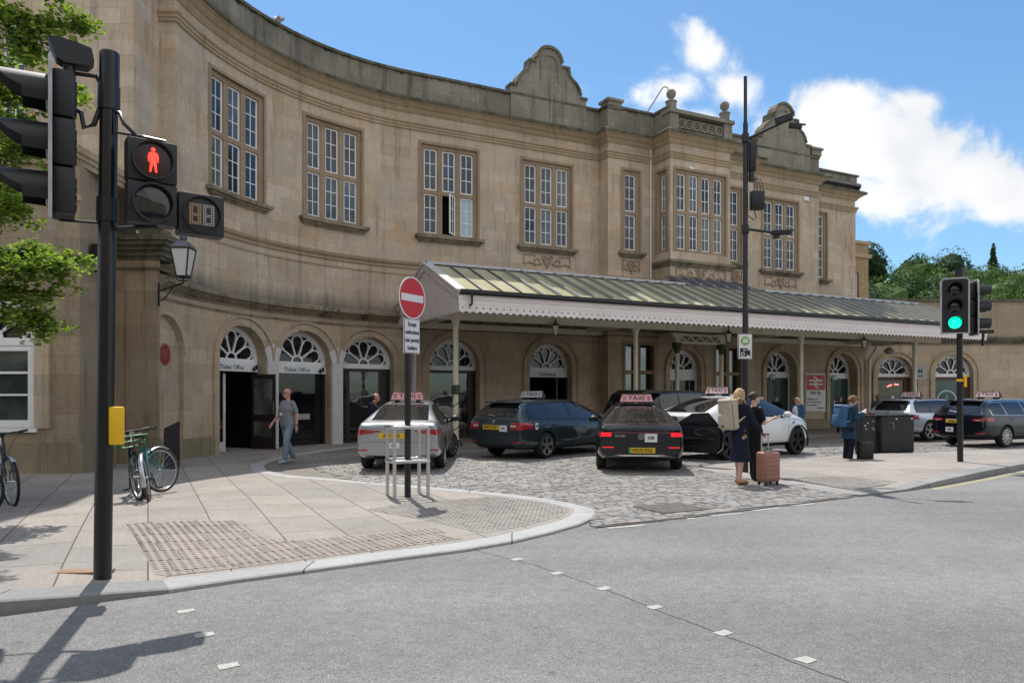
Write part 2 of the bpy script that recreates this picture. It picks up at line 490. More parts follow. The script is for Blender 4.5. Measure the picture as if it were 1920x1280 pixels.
def window(parent, a0, a1, z0, z1, P, nl, fn=F, open_light=None, frosted=None, sill=True, sillw=.22, zt=None, label=None, smat=None):
    """stone mullioned window: frame > sash, glass, sill ; a0..a1,z0..z1 = glass extent"""
    smat = smat or SURR()
    g = .19; lw = (a1 - a0 - (nl - 1) * g) / nl
    zt = zt if zt is not None else z0 + (z1 - z0) * .49
    B = lambda mb, x0, x1, y0, y1, d0, d1, nx=1: bx(mb, P, x0, x1, d0, d1, y0, y1, nx)
    m = MB(fn); nx = max(1, int((a1 - a0) / .5))
    e = .13
    B(m, a0 - e, a0, z0 - .1, z1 + e, -.24, -.05); B(m, a1, a1 + e, z0 - .1, z1 + e, -.24, -.05)
    B(m, a0, a1, z1, z1 + e, -.24, -.05, nx); B(m, a0, a1, z0 - .1, z0, -.24, -.02, nx)
    B(m, a0, a1, zt - .065, zt + .065, -.24, -.055, nx)
    for i in range(1, nl):
        x = a0 + i * lw + (i - 1) * g
        B(m, x, x + g, z0, zt - .065, -.24, -.06); B(m, x, x + g, zt + .065, z1, -.24, -.06)
    # architrave, slightly proud of the wall
    w = .09
    B(m, a0 - e - w, a0 - e, z0 - .1, z1 + e + w, -.02, .03); B(m, a1 + e, a1 + e + w, z0 - .1, z1 + e + w, -.02, .03)
    B(m, a0 - e, a1 + e, z1 + e, z1 + e + w, -.02, .03, nx)
    o = m.build('window', smat, parent)
    if label: o['label'] = label
    s = MB(fn); gl = MB(fn); f = .052; rg = random.Random(int(a0 * 37) + 5)
    for i in range(nl):
        x = a0 + i * (lw + g)
        for r_, (b, t) in enumerate(((z0, zt - .065), (zt + .065, z1))):
            if open_light == (i, r_):
                # casement swung outwards about its right side
                hx = x + lw
                Q = lambda a, z, d, hx=hx: P(hx - (hx - a) * .68 + d, z, -.1 + (hx - a) * .7)
                fr(s, Q, x, x + lw, b, t, f, -.02, .02, 2, 3)
                continue
            fr(s, P, x, x + lw, b, t, f, -.17, -.11, 2, 3)
            bx(gl, P, x + .01, x + lw - .01, -.15, -.142, b + .01, t - .01, 1, 3 if frosted == (i, r_) else rg.choice((0, 0, 1, 2, 2)))
    s.build('sash', WHITE(), o)
    gl.build('glass', GL3, o)
    if open_light:
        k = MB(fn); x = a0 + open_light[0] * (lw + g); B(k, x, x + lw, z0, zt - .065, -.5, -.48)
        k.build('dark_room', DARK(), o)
    if sill:
        q = MB(fn); n2 = max(1, int((a1 - a0) / .4))
        c0, c1 = a0 - e - .22, a1 + e + .22
        for (zz0, zz1, d) in ((z0 - .2, z0 - .1, .2), (z0 - .27, z0 - .2, .12), (z0 - .33, z0 - .27, .06)):
            B(q, c0 + (.2 - d), c1 - (.2 - d), zz0, zz1, -.1, d, n2)
        q.build('sill', SILL(), o)
    return o

GL3 = [GLASS('window_glass', (.028, .04, .056), 1.6), GLASS('window_glass_pale', (.075, .09, .1), 1.6), GLASS('window_glass_dark', (.012, .024, .045), 1.6), pm('frosted_glass', (.4, .52, .58), .4)]
def bx(mb, P, x0, x1, d0, d1, y0, y1, nx=1, mi=0):
    vs = []; fs = []
    for i in range(nx + 1):
        x = x0 + (x1 - x0) * i / nx
        vs += [P(x, y0, d0), P(x, y0, d1), P(x, y1, d1), P(x, y1, d0)]
    for i in range(nx):
        a = i * 4; b = a + 4
        fs += [(a, b, b + 1, a + 1), (a + 1, b + 1, b + 2, a + 2), (a + 2, b + 2, b + 3, a + 3), (a + 3, b + 3, b, a)]
    fs += [(0, 1, 2, 3), (nx * 4 + 3, nx * 4 + 2, nx * 4 + 1, nx * 4)]
    mb.add(vs, fs, mi)

def fr(mb, P, x0, x1, y0, y1, f, d0, d1, nc, nr, bar=.025):
    bx(mb, P, x0, x0 + f, d0, d1, y0, y1); bx(mb, P, x1 - f, x1, d0, d1, y0, y1)
    bx(mb, P, x0 + f, x1 - f, d0, d1, y0, y0 + f); bx(mb, P, x0 + f, x1 - f, d0, d1, y1 - f, y1)
    dm = (d0 + d1) / 2; ix0, ix1, iy0, iy1 = x0 + f, x1 - f, y0 + f, y1 - f
    xs = [ix0 + (ix1 - ix0) * i / nc for i in range(1, nc)]
    for x in xs: bx(mb, P, x - bar / 2, x + bar / 2, d0 + .012, d1 - .012, iy0, iy1)
    for i in range(1, nr):
        y = iy0 + (iy1 - iy0) * i / nr; xe = [ix0] + xs + [ix1]
        for a, b in zip(xe[:-1], xe[1:]):
            bx(mb, P, a + (bar / 2 if a != ix0 else 0), b - (bar / 2 if b != ix1 else 0), d0 + .014, d1 - .014, y - bar / 2, y + bar / 2)

def fanlight(parent, c, r, P, fn=F, zs=ZS, d=-.38, npet=5, gcol=None):
    """white tracery fanlight in an arch head: frame > petals, glass"""
    m = MB(fn)
    m.stroke(arcpts(c, zs, r - .07, 0, pi, 24), .14, d - .04, d + .03, P)
    bx(m, P, c - r + .02, c + r - .02, d - .05, d + .06, zs - .14, zs + .02, 4)
    o = m.build('fanlight', WHITE(), parent)
    s = MB(fn); rr = r - .13; h = .22 * rr
    s.stroke(arcpts(c, zs + .02, h, 0, pi, 10), .055, d - .02, d + .02, P)
    da = pi / npet; ro = rr * .985 / (1 + sin(da / 2))
    for i in range(npet):
        am = da * (i + .5); cx = c + ro * cos(am); cz = zs + .02 + ro * sin(am); q = ro * sin(da / 2)
        s.stroke(arcpts(cx, cz, q - .012, am - pi / 2 - .15, am + pi / 2 + .15, 10), .045, d - .018, d + .022, P)
    for i in range(1, npet):
        a = da * i; e = ro * cos(da / 2) * 1.0
        s.stroke([(c + h * cos(a), zs + .02 + h * sin(a)), (c + e * cos(a), zs + .02 + e * sin(a))], .05, d - .022, d + .026, P)
        s.stroke([(c + (e - .01) * cos(a), zs + .02 + (e - .01) * sin(a)), (c + (e + .05) * cos(a), zs + .02 + (e + .05) * sin(a))], .085, d - .025, d + .03, P)
    s.build('petals', WHITE(), o)
    g = MB(fn); g.prism(arcpts(c, zs, r - .05, 0, pi, 20), d - .07, d - .06, P)
    g.build('glass', gcol or GLASS('fanlight_glass', (.012, .013, .014), 1.55), o)
    return o

def hood(mb, c, P, r0, r1, zs=ZS, d=.04, z0=0.0, legs=(-1, 1)):
    """plain raised surround of an arch with a thin moulded outer edge"""
    pts = arcpts(c, zs, (r0 + r1) / 2, 0, pi, 28)
    mb.stroke(pts, r1 - r0, -.02, d, P)
    mb.stroke(arcpts(c, zs, r1 + .02, 0, pi, 28), .05, -.02, d + .05, P)
    for s_ in legs:
        a, b = sorted((c + s_ * r0, c + s_ * r1)); bx(mb, P, a, b, -.02, d, z0, zs)
        bx(mb, P, *(sorted((c + s_ * (r1 + .045), c + s_ * (r1 - .005)))), -.02, d + .05, z0, zs)
    for k in (-.09, .09):
        mb.stroke([(c + k * .7, zs + r0 - .03), (c + k, zs + r0 + .09)], .07, -.02, d + .02, P)

# ------------------------------------------------------------------ the station
ST = empty('station_building', (8, 31, 0), 'long curved bath stone station building with shaped gables and a first floor bay window', 'building')
def carving(P, c, z, w, h, fn):
    m = MB(fn)
    for s_ in (-1, 1):
        m.stroke([(c + s_ * w * .95, z + h * .42), (c + s_ * w * .55, z + h * .42), (c + s_ * w * .5, z + h * .3)], .035, -.01, .03, P)
        m.stroke([(c + s_ * w * .95, z + h * .42), (c + s_ * w * .95, z - h * .3)], .035, -.01, .03, P)
        m.stroke(arcpts(c + s_ * w * .42, z - h * .05, h * .22, -1.2, 4, 10), .035, -.01, .035, P)
        m.stroke([(c + s_ * w * .95, z - h * .3), (c + s_ * w * .75, z - h * .12), (c + s_ * w * .5, z - h * .3), (c + s_ * w * .2, z - h * .18)], .045, -.01, .04, P)
        m.stroke(arcpts(c + s_ * w * .14, z + h * .25, h * .16, 0, 5, 9), .03, -.01, .04, P)
    m.stroke(arcpts(c, z, h * .27, 0, 2 * pi, 14), .05, -.01, .05, P)
    m.prism(arcpts(c, z, h * .2, 0, 2 * pi, 10)[:-1], -.01, .035, P)
    m.stroke([(c - h * .1, z - h * .3), (c, z - h * .5), (c + h * .1, z - h * .3)], .05, -.01, .045, P)
    m.build('carved_panel', SURR(), ST)

UZ0, UZ1 = 7.25, 10.2
f0 = front(0); f6 = front(.6); fb = front(1.6); fw = front(-.8)
ARC = dict(t1=(-8.36, .95), t2=(-5.95, .98), t3=(-3.6, .92), a4=(-.43, .95), en=(3.47, .92), g1=(15.37, .93), g2=(19.35, .93), b=(9.4, .80))
WIN = [(-9.52, -7.64, 3), (-5.8, -3.98, 3), (-1.57, .3, 3), (2.38, 4.24, 3)]
wh = lambda a, b: rect(a - .13, b + .13, UZ0 - .1, UZ1 + .13)
mu = MB(F)
wall(mu, -11.26, 5.65, 4.4, 11.7, f0, [wh(a, b) for a, b, n in WIN], .3, .4)
wall(mu, -1.5, 0, 4.4, 11.7, left(-11.26), [], .1)
wall(mu, 0, .6, 4.4, 11.7, left(5.65), [], .1)
wall(mu, 5.65, 13.1, 4.4, 11.7, f6, [wh(6.46, 6.98), wh(11.76, 12.28)], .3)
wall(mu, 0, .6, 4.4, 11.7, right(13.1), [], .1)
wall(mu, 13.1, 17.7, 4.4, 11.7, f0, [wh(14.36, 16.24)], .3)
wall(mu, -.8, 0, 4.4, 11.7, right(17.7), [], .1)
wall(mu, 17.7, 21.15, 4.4, 11.5, fw, [rect(18.42 - .13, 19.02 + .13, UZ0 - .1, UZ1 + .13)], .3)
wall(mu, -10, -.8, 4.4, 11.5, right(21.15), [], .1)
# bay
wall(mu, 7.84, 10.86, 4.0, 11.7, fb, [rect(8.2 - .13, 10.48 + .13, UZ0 - .1, UZ1 + .13)], .3)
wall(mu, .6, 1.6, 4.0, 11.7, left(7.84), [rect(.8, 1.4, UZ0 - .1, UZ1 + .13)], .25)
wall(mu, .6, 1.6, 4.0, 11.7, right(10.86), [rect(.8, 1.4, UZ0 - .1, UZ1 + .13)], .25)
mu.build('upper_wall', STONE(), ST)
# quoins at the far right corner
q = MB(F)
for i in range(11):
    w = .42 if i % 2 else .26
    bx(q, fw, 21.15 - w, 21.165, -.05, .018, 4.5 + i * .56, 4.5 + i * .56 + .555)
q.build('quoins', STONE(), ST)

ml = MB(F)
wall(ml, -12.15, 5.65, 0, 4.4, f0, [archhole(*ARC[k]) for k in ('t1', 't2', 't3', 'a4', 'en')] + [[(-12.14, -.05), (-10.85, -.05)] + arcpts(-11.75, ZS, .9, 0, 2.015, 16)], .42, .35)
wall(ml, 0, .6, 0, 4.4, left(5.65), [], .1)
wall(ml, 5.65, 13.1, 0, 4.4, f6, [archhole(*ARC['b']), rect(6.44, 7.8, 1.0, 3.55), rect(11.0, 12.36, 1.0, 3.55)], .35)
wall(ml, 0, .6, 0, 4.4, right(13.1), [], .1)
wall(ml, 13.1, 21.0, 0, 4.4, f0, [archhole(*ARC['g1']), archhole(*ARC['g2'])], .5)
ml.build('ground_storey_wall', LOW(), ST)
bk = MB(F)
bk.prism([(-12.15, 0), (-10.85, 0)] + arcpts(-11.75, ZS, .9, 0, 2.03, 16), -.16, -.14, f0)
bk.build('blind_arch', LOW(), ST)
# plinth
for a, b, v in ((-12.1, -9.55, 0), (-2.65, -1.42, 0), (.55, 2.5, 0), (4.42, 5.6, 0), (5.6, 8.5, .6), (10.3, 13.16, .6), (13.16, 14.4, 0), (16.35, 18.38, 0), (20.32, 21.0, 0)):
    pl = MB(F); P = front(v); bx(pl, P, a, b, -.05, .07, 0, .45, max(1, int((b - a) / .4)))
    bx(pl, P, a, b, -.05, .045, .45, .5, max(1, int((b - a) / .4)))
    pl.build('plinth', PLIN(), ST)
# arch surrounds
for k in ('t1', 't2', 't3', 'a4', 'en', 'g1', 'g2'):
    hs = MB(F); hood(hs, ARC[k][0], f0, ARC[k][1], ARC[k][1] + .22, legs={'t1': (-1,), 't2': (), 't3': (1,)}.get(k, (-1, 1))); hs.build('arch_surround', LOW(), ST)
hs = MB(F); hood(hs, ARC['b'][0], f6, .8, 1.0); hs.build('arch_surround', LOW(), ST)
hs = MB(F); hs.stroke(arcpts(-11.75, ZS, .98, 0, 1.95, 20), .16, -.02, .03, f0); hs.build('arch_surround', LOW(), ST)

# mouldings
main = [(-11.26, -1.4)] + span(-11.26, 5.65, 0)
full = main + [(5.65, .6), (7.84, .6), (7.84, 1.6), (10.86, 1.6), (10.86, .6), (13.1, .6), (13.1, 0), (17.7, 0), (17.7, -.3)]
wing = [(17.71, -.8), (21.15, -.8), (21.15, -6)]
def cornice(path, dz=0):
    a = MB(F); sweep(a, path, [(-.05, 10.74 + dz), (.05, 10.74 + dz), (.05, 10.82 + dz), (.08, 10.83 + dz), (.08, 10.9 + dz), (.13, 10.93 + dz), (.13, 10.98 + dz), (-.05, 10.99 + dz)])
    sweep(a, path, [(-.05, 11.3 + dz), (.03, 11.3 + dz), (.1, 11.38 + dz), (.12, 11.43 + dz), (.2, 11.47 + dz), (.3, 11.56 + dz), (.36, 11.57 + dz), (.36, 11.599 + dz), (-.05, 11.599 + dz)])
    a.build('cornice', TRIM(), ST)
    b = MB(F); sweep(b, path, [(-.05, 11.6 + dz), (.4, 11.6 + dz), (.42, 11.68 + dz), (.3, 11.76 + dz), (-.05, 11.78 + dz)])
    b.build('cornice_top', COPE(), ST)
cornice(full); cornice(wing, -.15)
def parapet(path, top, z0=11.7):
    a = MB(F); sweep(a, path, [(-.3, z0), (.06, z0), (.06, top - .12), (-.3, top - .12)])
    a.build('parapet', PARA(), ST)
    b = MB(F); sweep(b, path, [(-.36, top - .12), (.13, top - .12), (.13, top - .03), (-.1, top + .02), (-.36, top - .02)])
    b.build('coping', COPE(), ST)
parapet(main + [(5.65, .6), (7.84, .6), (7.84, 1.55)], 12.75)
parapet([(10.86, 1.55), (10.86, .6), (13.1, .6), (13.1, 0), (17.65, 0)], 12.6)
parapet(wing, 12.45, 11.4)
# raised corner blocks on the parapet
for s, v in ((5.9, .42), (17.4, -.13)):
    pb = MB(F); bx(pb, front(v), s - .3, s + .3, -.25, .3, 12.6, 12.86); bx(pb, front(v), s - .37, s + .37, -.32, .36, 12.86, 12.96); pb.build('parapet_block', PARAG(), ST)
def gable(c, k=1.):
    h = [(1.62, 11.75), (1.62, 12.95), (1.4, 12.95), (1.37, 13.06), (1.3, 13.28), (1.16, 13.47), (.98, 13.6), (.87, 13.73), (.83, 13.98), (.62, 14.02), (.56, 14.04), (.55, 14.14), (.48, 14.35), (.34, 14.52), (.18, 14.6), (0, 14.63)]
    hl = [(-x, z) for x, z in h[::-1]][1:]
    poly = [(c + x, z) for x, z in h + hl]
    m = MB(F); m.prism(poly, -.25, .12, f0)
    m.stroke(arcpts(c, 14.0, .36, -.3, pi + .3, 12), .06, .1, .16, f0)
    m.stroke([(c - .36, 13.9), (c - .36, 13.4)], .06, .1, .15, f0); m.stroke([(c + .36, 13.9), (c + .36, 13.4)], .06, .1, .15, f0)
    o = m.build('gable', PARAG(), ST)
    e = MB(F)
    for sg in (-1, 1):
        e.stroke([(c + sg * x, z + .02) for x, z in h[3:9]], .1, -.3, .17, f0)
        bx(e, f0, *sorted((c + sg * 1.36, c + sg * 1.66)), -.3, .17, 12.93, 13.03); bx(e, f0, *sorted((c + sg * .58, c + sg * .88)), -.3, .17, 13.97, 14.07)
    e.stroke([(c + x, z + .03) for x, z in h[11:]] + [(c - x, z + .03) for x, z in h[11:-1][::-1]], .11, -.33, .18, f0)
    e.build('coping', COPE(), o)
gable(3.35); gable(15.4)
# string courses
sc = MB(F)
st2 = main[1:] + [(5.65, .6), (7.84, .6)]
sweep(sc, st2, [(-.05, 5.93), (.05, 5.95), (.05, 6.03), (.12, 6.08), (.15, 6.16), (-.05, 6.22)])
sweep(sc, st2, [(-.05, 5.72), (.025, 5.72), (.025, 5.77), (-.05, 5.78)])
sc.build('string_course', TRIM(), ST)
sc = MB(F)
lowp = span(-12.15, 5.65, 0) + [(5.65, .6), (8.0, .6)]
sweep(sc, lowp, [(-.05, 4.05), (.03, 4.05), (.04, 4.1), (.1, 4.14), (.2, 4.24), (.26, 4.25), (.26, 4.34), (-.05, 4.46)])
sweep(sc, lowp, [(-.05, 3.86), (.03, 3.86), (.03, 3.92), (-.05, 3.93)])
sweep(sc, [(10.7, .6), (13.1, .6), (13.1, 0), (21.0, 0), (21.0, -.4)], [(-.05, 4.05), (.03, 4.05), (.04, 4.1), (.1, 4.14), (.2, 4.24), (.26, 4.25), (.26, 4.34), (-.05, 4.46)])
sc.build('string_course', SILL(), ST)
bs = MB(F)
bayp = [(7.84, .6), (7.84, 1.6), (10.86, 1.6), (10.86, .6)]
sweep(bs, bayp, [(-.05, 6.58), (.06, 6.58), (.1, 6.66), (.17, 6.72), (.17, 6.8), (-.05, 6.88)])
bs.build('bay_sill_course', SILL(), ST)
carving(fb, 9.35, 6.32, 1.3, .5, F); carving(f0, 3.31, 6.62, 1.05, .5, F); carving(f0, 15.3, 6.62, 1.0, .5, F); carving(f6, 6.72, 6.6, .42, .55, F); carving(f6, 12.02, 6.6, .42, .55, F)
# windows
for i, (a, b, n) in enumerate(WIN): window(ST, a, b, UZ0, UZ1, f0, n, open_light=(1, 0) if i == 2 else None, frosted=(2, 0) if i == 2 else None)
window(ST, 14.36, 16.24, UZ0, UZ1, f0, 3)
window(ST, 6.46, 6.98, UZ0, UZ1, f6, 1); window(ST, 11.76, 12.28, UZ0, UZ1, f6, 1)
window(ST, 8.2, 10.48, UZ0, UZ1, fb, 4, sill=False)
window(ST, .93, 1.27, UZ0, UZ1, left(7.84), 1, sill=False)
window(ST, 18.42, 19.02, UZ0, UZ1, fw, 1)
# balustrade and ball finials of the bay
bl = MB(F)
for s0, s1 in ((7.79, 8.2), (10.5, 10.91)): bx(bl, fb, s0, s1, -.35, .06, 11.76, 12.46)
bx(bl, fb, 7.72, 10.98, -.42, .14, 12.46, 12.6, 4); bx(bl, fb, 8.2, 10.5, -.2, .0, 11.76, 11.85, 4)
bl.build('bay_parapet', PARAG(), ST)
bl = MB(F)
for i in range(6):
    c = 8.39 + i * .384
    bl.stroke(arcpts(c, 12.15, .17, 0, 2 * pi, 14), .06, -.2, -.02, fb)
    for a in (.785, 2.356, 3.927, 5.498):
        bl.stroke([(c + .15 * cos(a), 12.15 + .15 * sin(a)), (c + .3 * cos(a), 12.15 + .3 * sin(a))], .06, -.19, -.03, fb)
    for a in (0, pi / 2, pi, -pi / 2):
        bl.stroke(arcpts(c + .09 * cos(a), 12.15 + .09 * sin(a), .05, 0, 2 * pi, 8), .03, -.17, -.05, fb)
bl.build('pierced_balustrade', PARAG(), ST)
for s in (8.0, 10.7):
    m = MB(); p = F(s, 1.45, 12.6)
    m.lathe([(.0, 0), (.2, 0), (.2, .3), (.23, .32), (.23, .36), (.09, .4), (.08, .46), (.12, .5), (.17, .57), (.19, .66), (.17, .75), (.1, .82), (0, .85)], 14, p)
    m.build('ball_finial', PARAG(), ST, smooth=40)
# roof and rear shell
rf = MB(F)
sweep(rf, span(-11.26, 21.1, -.9, 1.), [(.5, 11.78), (.5, 11.9), (-7, 11.9), (-7, 0), (-7.2, 0), (-7.2, 11.78)])
rf.build('roof', pm('lead_roof', (.16, .165, .17), .6, var=.2), ST)

# doors and shopfronts of the arches
SIGNW = pm('sign_white', (.74, .75, .77), .4)
def dbox(name, mat, parent, items, P, fn=F):
    m = MB(fn)
    for it in items: bx(m, P, *it)
    return m.build(name, mat, parent)
DK = pm('dark_bronze_frame', (.028, .022, .018), .45)
DG = GLASS('door_glass', (.008, .009, .01), 1.6)
BRW = pm('brown_wood_frame', (.09, .045, .025), .5, var=.25)
def doorway(key, P, d=-.38, kind='glass'):
    c, r = ARC[key]
    fanlight(ST, c, r, P, d=d)
    x0, x1 = c - r, c + r; top = ZS - .14
    o = dbox('door_frame', DK if kind != 'green' else WHITE(), ST, [(x0 + .0, x0 + .08, d - .05, d + .04, 0, top), (x1 - .08, x1, d - .05, d + .04, 0, top), (x0 + .08, x1 - .08, d - .05, d + .04, top - .1, top)], P)
    return o, x0, x1, top, d
# ticket office doorway one : open
o, x0, x1, top, d = doorway('t1', f0)
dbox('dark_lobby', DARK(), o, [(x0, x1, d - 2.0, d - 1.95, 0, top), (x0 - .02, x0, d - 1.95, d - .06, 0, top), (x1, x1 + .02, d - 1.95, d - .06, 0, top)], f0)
dbox('side_light', DK, o, [(x0 + .08, x0 + .14, d - .03, d + .03, 0, top - .1), (x0 + .6, x0 + .68, d - .03, d + .03, 0, top - .1), (x0 + .14, x0 + .6, d - .03, d + .03, 0, .3), (x0 + .14, x0 + .6, d - .02, d + .02, .75, .95)], f0)
dbox('glass', DG, o, [(x0 + .14, x0 + .6, d - .005, d + .005, .3, top - .1)], f0)
dbox('grey_stile', GREYW(), o, [(x0 + .6, x0 + .69, d + .031, d + .045, 0, 2.2), (x0 + .14, x0 + .6, d + .031, d + .04, .02, .28)], f0)
dbox('red_notice', pm('red_notice', (.25, .05, .045), .6), o, [(x0 + .16, x0 + .58, d + .012, d + .02, .66, .9)], f0)
dbox('white_notice', SIGNW, o, [(x0 + .61, x0 + .68, d + .046, d + .05, 1.15, 1.4)], f0)
dbox('lobby_counter', pm('dim_grey', (.1, .1, .1), .5), o, [(x0 + .8, x1 - .1, d - 1.8, d - 1.5, 0, 1.05)], f0)
dbox('added_lobby_lamp', pm('added_lamp_glow', (.8, .8, .75), .5, emit=(1, .95, .85), es=.5), o, [(x0 + .9, x0 + 1.3, d - 1.5, d - 1.3, 2.3, 2.33)], f0)  # lamp added for a glimpse of light in the dark doorway
ld = lambda a, z, dd: (x1 - .2 + dd * 1, -.35 + (a) * 1., z)   # leaf standing open, at right angles to the wall
leaf = dbox('door_leaf', DK, ST, [(0, .09, -.025, .025, .03, 2.2), (.83, .92, -.025, .025, .03, 2.2), (.09, .83, -.025, .025, .03, .38), (.09, .83, -.025, .025, .85, 1.02), (.09, .83, -.025, .025, 2.08, 2.2)], ld)
dbox('glass', GLASS('leaf_glass', (.16, .155, .15), 1.4), leaf, [(.09, .83, -.004, .004, .38, .85), (.09, .83, -.004, .004, 1.02, 2.08)], ld)
dbox('handle', pm('satin_steel', (.5, .5, .51), .3, 1.), leaf, [(.85, .9, -.06, -.03, 1.05, 1.4), (.85, .9, .03, .06, 1.05, 1.4)], ld)
o, x0, x1, top, d = doorway('t2', f0)
dbox('glass', DG, o, [(x0 + .08, x1 - .08, d - .02, d - .01, 0, top - .1)], f0)
dbox('glazing_bars', DK, o, [((x0 + x1) / 2 - .06, (x0 + x1) / 2 + .06, d - .03, d + .03, 0, top - .1), (x0 + .45, x0 + .52, d - .03, d + .02, 0, top - .1), (x1 - .55, x1 - .47, d - .03, d + .02, 0, top - .1)], f0)
dbox('push_rail', pm('grey_rail', (.35, .35, .35), .5), o, [(x0 + .1, x1 - .55, d + .02, d + .05, .82, 1.0)], f0)
o, x0, x1, top, d = doorway('t3', f0)
dbox('glass', GLASS('shop_glass', (.022, .02, .018), 1.9), o, [(x0 + .08, x1 - .08, d - .02, d - .01, 0, top - .1)], f0)
dbox('glazing_bars', DK, o, [(x0 + .3, x0 + .42, d - .03, d + .03, 0, top - .1), (x1 - .4, x1 - .1, d - .04, d + .03, 0, top - .1)], f0)
o, x0, x1, top, d = doorway('a4', f0)
dbox('glass', GLASS('shop_glass', (.02, .02, .02), 1.9), o, [(x0 + .08, x1 - .3, d - .02, d - .01, 0, top - .1)], f0)
dbox('glazing_bars', DK, o, [(x1 - .3, x1 - .08, d - .04, d + .03, 0, top - .1), (x0 + .08, x1 - .3, d - .01, d + .03, 0, .2)], f0)
o, x0, x1, top, d = doorway('en', f0)
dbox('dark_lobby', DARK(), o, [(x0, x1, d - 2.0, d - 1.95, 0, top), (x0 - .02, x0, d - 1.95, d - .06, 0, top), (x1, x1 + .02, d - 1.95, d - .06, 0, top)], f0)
dbox('glazing_bars', DK, o, [(x1 - .5, x1 - .42, d - .03, d + .03, 0, top - .1)], f0)
DGRN = pm('dark_green_paint', (.012, .055, .035), .4, var=.2)
for k in ('g1', 'g2'):
    o, x0, x1, top, d = doorway(k, f0, d=-.46, kind='green')
    c = (x0 + x1) / 2
    for a, b in ((x0 + .08, c - .01), (c + .01, x1 - .08)):
        lf = dbox('door_leaf', DGRN, ST, [(a, b, d - .04, d, .02, top - .1)], f0)
        w = b - a
        dbox('raised_panel', DGRN, lf, [(a + .1, a + w / 2 - .03, d, d + .02, z0, z1) for z0, z1 in ((.15, .95), (1.1, 2.2))] + [(a + w / 2 + .03, b - .1, d, d + .02, z0, z1) for z0, z1 in ((.15, .95), (1.1, 2.2))], f0)
        dbox('push_plate', pm('satin_steel', (.5, .5, .51), .3, 1.), lf, [((b - .09) if b < c else (a + .03), (b - .03) if b < c else (a + .09), d + .002, d + .012, 1.1, 1.3)], f0)
    sg = dbox('exit_sign', pm('exit_green', (.03, .3, .12), .4), ST, [(c - .32, c + .02, d + .06, d + .08, 2.3, 2.54)], f0)
    mm = MB(F)
    P2 = lambda a, b, dd: f0(a, b, dd)
    mm.prism(rect(c - .12, c - .02, 2.34, 2.5), d + .081, d + .084, P2)
    mm.stroke([(c - .26, 2.36), (c - .23, 2.42), (c - .21, 2.46), (c - .17, 2.43)], .025, d + .081, d + .084, P2)
    mm.stroke([(c - .23, 2.42), (c - .2, 2.35)], .025, d + .081, d + .084, P2)
    mm.build('pictogram', WHITE(), sg)
# central arch, and the two mullioned ground floor windows either side
c, r = ARC['b']
fanlight(ST, c, r, f6, d=-.3)
o = dbox('door_frame', WHITE(), ST, [(c - r, c - r + .07, -.35, -.26, 0, 2.48), (c + r - .07, c + r, -.35, -.26, 0, 2.48), (c - r + .07, c + r - .07, -.35, -.27, 2.2, 2.48)], f6)
dbox('glass', DG, o, [(c - r + .07, c + r - .07, -.33, -.32, 0, 2.2)], f6)
for a, b in ((6.44, 7.8), (11.0, 12.36)):
    m = MB(F)
    g_ = .14; mid = (a + b) / 2
    for it in [(a - .12, a, -.3, .03, .95, 3.67), (b, b + .12, -.3, .03, .95, 3.67), (a, b, -.3, .03, 3.55, 3.67), (mid - .08, mid + .08, -.3, -.03, 1.0, 2.42), (mid - .08, mid + .08, -.3, -.03, 2.56, 3.55), (a, b, -.3, -.02, 2.42, 2.56), (a - .2, b + .2, -.05, .12, .82, .95)]: bx(m, f6, *it)
    o = m.build('window', SURR(), ST)
    dbox('glass', GLASS('ground_floor_glass', (.03, .03, .03), 2.3), o, [(a, b, -.25, -.24, 1.0, 3.55)], f6)
# white painted pilasters between the ticket office arches
for a, b in ((-7.385, -6.955), (-4.945, -4.545)):
    m = MB(F)
    c0 = (a + b) / 2; w = (b - a) / 2
    m.prism([(a + .01, 0), (b - .01, 0), (b - .01, 2.62), (b + .1, 2.95), (c0 + .04, 3.12), (c0 - .04, 3.12), (a - .1, 2.95), (a + .01, 2.62)], -.0, .055, f0)
    m.build('painted_pilaster', GREYW(), ST)
# name boards over the doors
INK = pm('sign_black', (.012, .012, .02), .5)
def board(a0, a1, z0, z1, d, txt, size, P, icon=False, al=None):
    o = dbox('sign_board', SIGNW, ST, [(a0, a1, d, d + .04, z0, z1)], P)
    if a1 < S0: d += (a1 - a0) ** 2 / 8 / (RC + .3)      # the flat board spans the curve
    c = (a0 + a1) / 2; p = F(*P(c - (.13 if icon else 0), (z0 + z1) / 2, d + .043)); q = F(*P(c + .1, (z0 + z1) / 2, d + .043)); p2 = F(*P(c - .2, (z0 + z1) / 2, d + .043))
    m = MB(); text_mb(m, txt, size, frame(p, q - p2), .012, 1.0)
    m.build('lettering', INK, o)
    if icon:
        k = MB(F); x = (a0 + a1) / 2 + .69; zc = (z0 + z1) / 2
        k.prism(rect(x, x + .07, zc - .09, zc + .05), d + .041, d + .045, P); k.prism(rect(x + .085, x + .16, zc - .04, zc + .1), d + .041, d + .045, P); k.prism(rect(x - .05, x - .015, zc - .07, zc + .0), d + .041, d + .045, P)
        k.build('ticket_icon', INK, o)
board(-9.28, -7.5, 2.27, 2.49, -.28, 'Ticket Office', .18, f0, True)
board(-6.9, -5.0, 2.27, 2.49, -.28, 'Ticket Office', .18, f0, True)
board(2.6, 4.35, 2.27, 2.49, -.3, 'Entrance', .2, f0)
